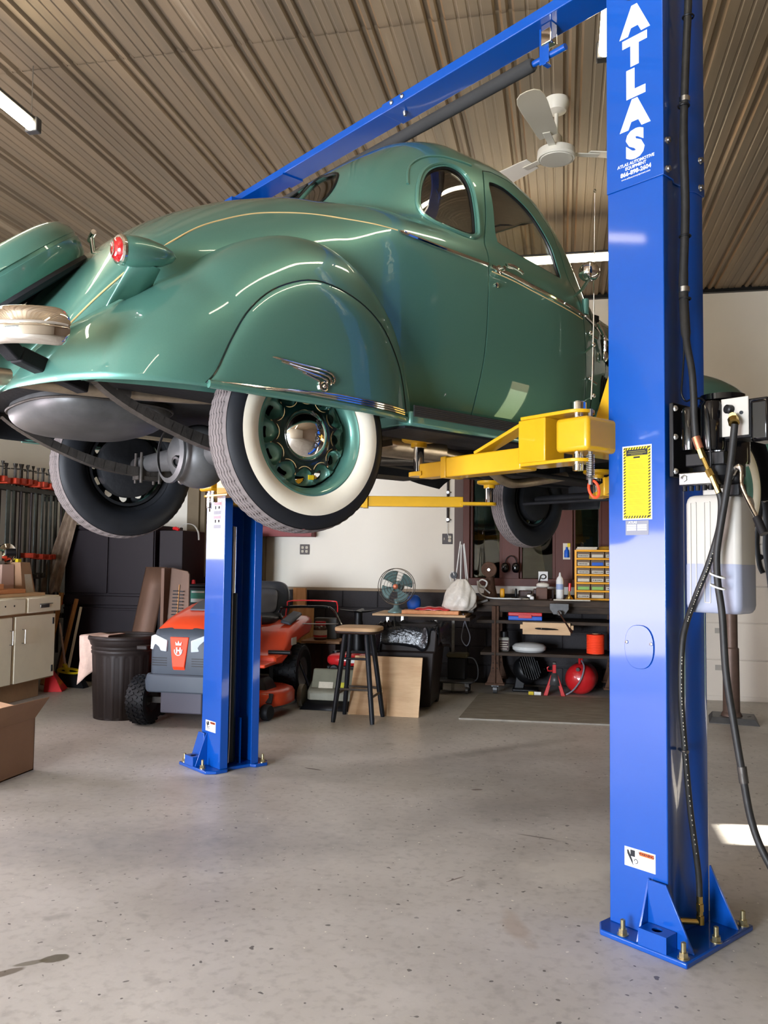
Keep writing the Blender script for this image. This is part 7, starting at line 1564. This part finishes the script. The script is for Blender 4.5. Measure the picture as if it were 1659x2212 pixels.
part('lamp_arm', MB().cyl((-.925, 8.27, 1.07), (-.955, 8.24, 1.46), .005, n=8), M['white'], t)
part('spring_knob', MB().cyl((-1.035, 8.15, 1.16), (-1.035, 8.19, 1.16), .032, n=20), M['black'], t)
part('cord_loop', MB().tube(smooth_path([(-1.06, 8.15, 1.10), (-1.075, 8.15, 1.16), (-1.05, 8.15, 1.20), (-1.03, 8.15, 1.16)], 4), .004, 6), M['white'], t)
def bag(u, v):
    q = 2*PI*u; z = v; r = (.04+.12*math.sin(min(1, (1-v)*1.25)*PI*.5)**.8)*(1 if v > .12 else (.75+.25*v/.12)); r *= 1+.07*math.sin(q*5+v*4)+.05*math.sin(q*9-v*7)
    return (-.975+r*math.cos(q)+.03*(v-.5), 8.16+r*.6*math.sin(q), .825+.30*v)
part('plastic_bag', MB().grid(bag, 60, 24, True), M['bag'], t, smooth=60)
part('drooping_cord', MB().tube(smooth_path([(-.93, 8.05, .80), (-.90, 8.04, .70), (-.86, 8.03, .58), (-.89, 8.02, .50), (-.94, 8.03, .56), (-.93, 8.04, .66), (-.90, 8.05, .78)], 5), .0045, 8), M['grey_vinyl'], t)
# rolling stool cart
t = thing('rolling_creeper', 'low rolling creeper stool with a hooped handle beside the bench leg', 'creeper', (-1.02, 8.45, 0))
part('seat_pad', MB().box(-1.13, -.92, 8.35, 8.55, .345, .385), mat('dusty_olive_pad', rgb(104, 98, 74), .8, noise=.2), t, bevel=.015)
part('seat_post', MB().box(-1.12, -.94, 8.38, 8.52, .13, .345), M['black'], t, bevel=.01)
part('base_tray', superell((-1.05, 8.42, .115), .20, .14, .018, .5, .6), M['galv'], t, smooth=50)
part('hoop_handle', MB().tube(smooth_path([(-.93, 8.38, .35), (-.86, 8.38, .34), (-.82, 8.38, .26), (-.82, 8.38, .16), (-.85, 8.40, .12)], 5), .006, 8), M['galv'], t)
for x in (-1.2, -.92):
    for y in (8.33, 8.53): part('caster', MB().cyl((x-.012, y, .04), (x+.012, y, .04), .038, n=20).box(x-.02, x+.02, y-.02, y+.02, .07, .10), M['iron'], t)
single('floor_mat', MB().add([(-.84, 7.0, 0), (.85, 7.08, 0), (.95, 8.40, 0), (-.80, 8.36, 0), (-.84, 7.0, .012), (.85, 7.08, .012), (.95, 8.40, .012), (-.80, 8.36, .012)], [(3, 2, 1, 0), (4, 5, 6, 7), (0, 1, 5, 4), (1, 2, 6, 5), (2, 3, 7, 6), (3, 0, 4, 7)]), M['mat_grey'], 'worn grey plywood floor mat in front of the work bench', 'floor mat', (0, 7.7, 0))
# ---------------------------------------------------------------- right side
t = thing('file_cabinet', 'wide beige five-drawer lateral file cabinet against the back wall at the right', 'file cabinet', (1.9, 8.85, 0))
part('cabinet_shell', MB().box(1.27, 2.35, 8.62, 9.12, 0, 1.96), M['file_grey'], t, bevel=.004)
for k, (z0, z1) in enumerate(((.045, .39), (.395, .74), (.745, 1.085), (1.09, 1.49), (1.495, 1.94))):
    d = part('drawer', MB().box(1.28, 2.34, 8.60, 8.622, z0+.003, z1-.003), M['file_grey'], t, bevel=.003)
    if k < 3: part('drawer_grip', MB().box(1.42, 1.53, 8.596, 8.603, z1-.10, z1-.05), mat('grey_recess', rgb(150, 144, 134), .5), d)
    if k == 3: part('lock_knob', MB().lathe([(.03, 0), (.028, .02), (0, .026)], (1.83, 8.60, 1.37), (0, -1, 0), n=20), M['black'], d)
part('maroon_box', MB().box(1.72, 2.2, 8.7, 9.0, 1.96, 2.30), mat('maroon_case', rgb(74, 34, 36), .6), t) if 0 else None
single('maroon_case', MB().box(1.78, 2.2, 8.7, 9.0, 1.962, 2.28), mat('maroon_case', rgb(74, 34, 36), .6), 'maroon case standing on top of the lateral file cabinet', 'case', (2.0, 8.85, 1.962), bevel=.01)
t = thing('floor_stand', 'brown steel pedestal on a square grey base plate, behind the oil tank', 'pedestal', (1.37, 7.54, 0))
part('base_plate', MB().add([(1.17, 7.40, 0), (1.55, 7.34, 0), (1.60, 7.70, 0), (1.22, 7.76, 0), (1.20, 7.44, .045), (1.52, 7.38, .045), (1.57, 7.67, .045), (1.25, 7.73, .045)], [(3, 2, 1, 0), (4, 5, 6, 7), (0, 1, 5, 4), (1, 2, 6, 5), (2, 3, 7, 6), (3, 0, 4, 7)]), M['galv'], t, bevel=.004)
for x, y in ((1.27, 7.49), (1.49, 7.50)): part('slot', MB().bar((x, y, .0455), (x+.03, y+.04, .0455), .012, .002), M['print_dark'], t)
part('column', MB().tube([(1.37, 7.54, .045), (1.37, 7.54, .05), (1.37, 7.54, .07), (1.37, 7.54, .08), (1.37, 7.54, .60), (1.37, 7.54, .61), (1.37, 7.54, 1.30)], [.085, .085, .075, .068, .064, .055, .055], 20), mat('brown_steel_tube', rgb(92, 74, 64), .45, .3, noise=.2), t, smooth=30)
t = thing('hanging_straps', 'black webbing straps hanging in front of the beige file cabinet at the right edge', 'straps', (1.86, 8.56, 1.1))
part('strap', MB().tube(smooth_path([(1.86, 8.575, 1.90), (1.82, 8.57, 1.72), (1.80, 8.57, 1.5), (1.82, 8.57, 1.3), (1.85, 8.57, 1.22)], 5), .022, 8, flat=.2, up=(0, 1, 0)), M['black'], t)
part('strap', MB().tube(smooth_path([(1.88, 8.575, 1.90), (1.90, 8.57, 1.7), (1.89, 8.57, 1.45), (1.92, 8.57, 1.2), (1.94, 8.57, 1.0)], 5), .040, 8, flat=.2, up=(0, 1, 0)), M['black'], t)
part('strap_hook', MB().cyl((1.87, 8.60, 1.90), (1.87, 8.55, 1.90), .012, n=10), M['steel'], t)
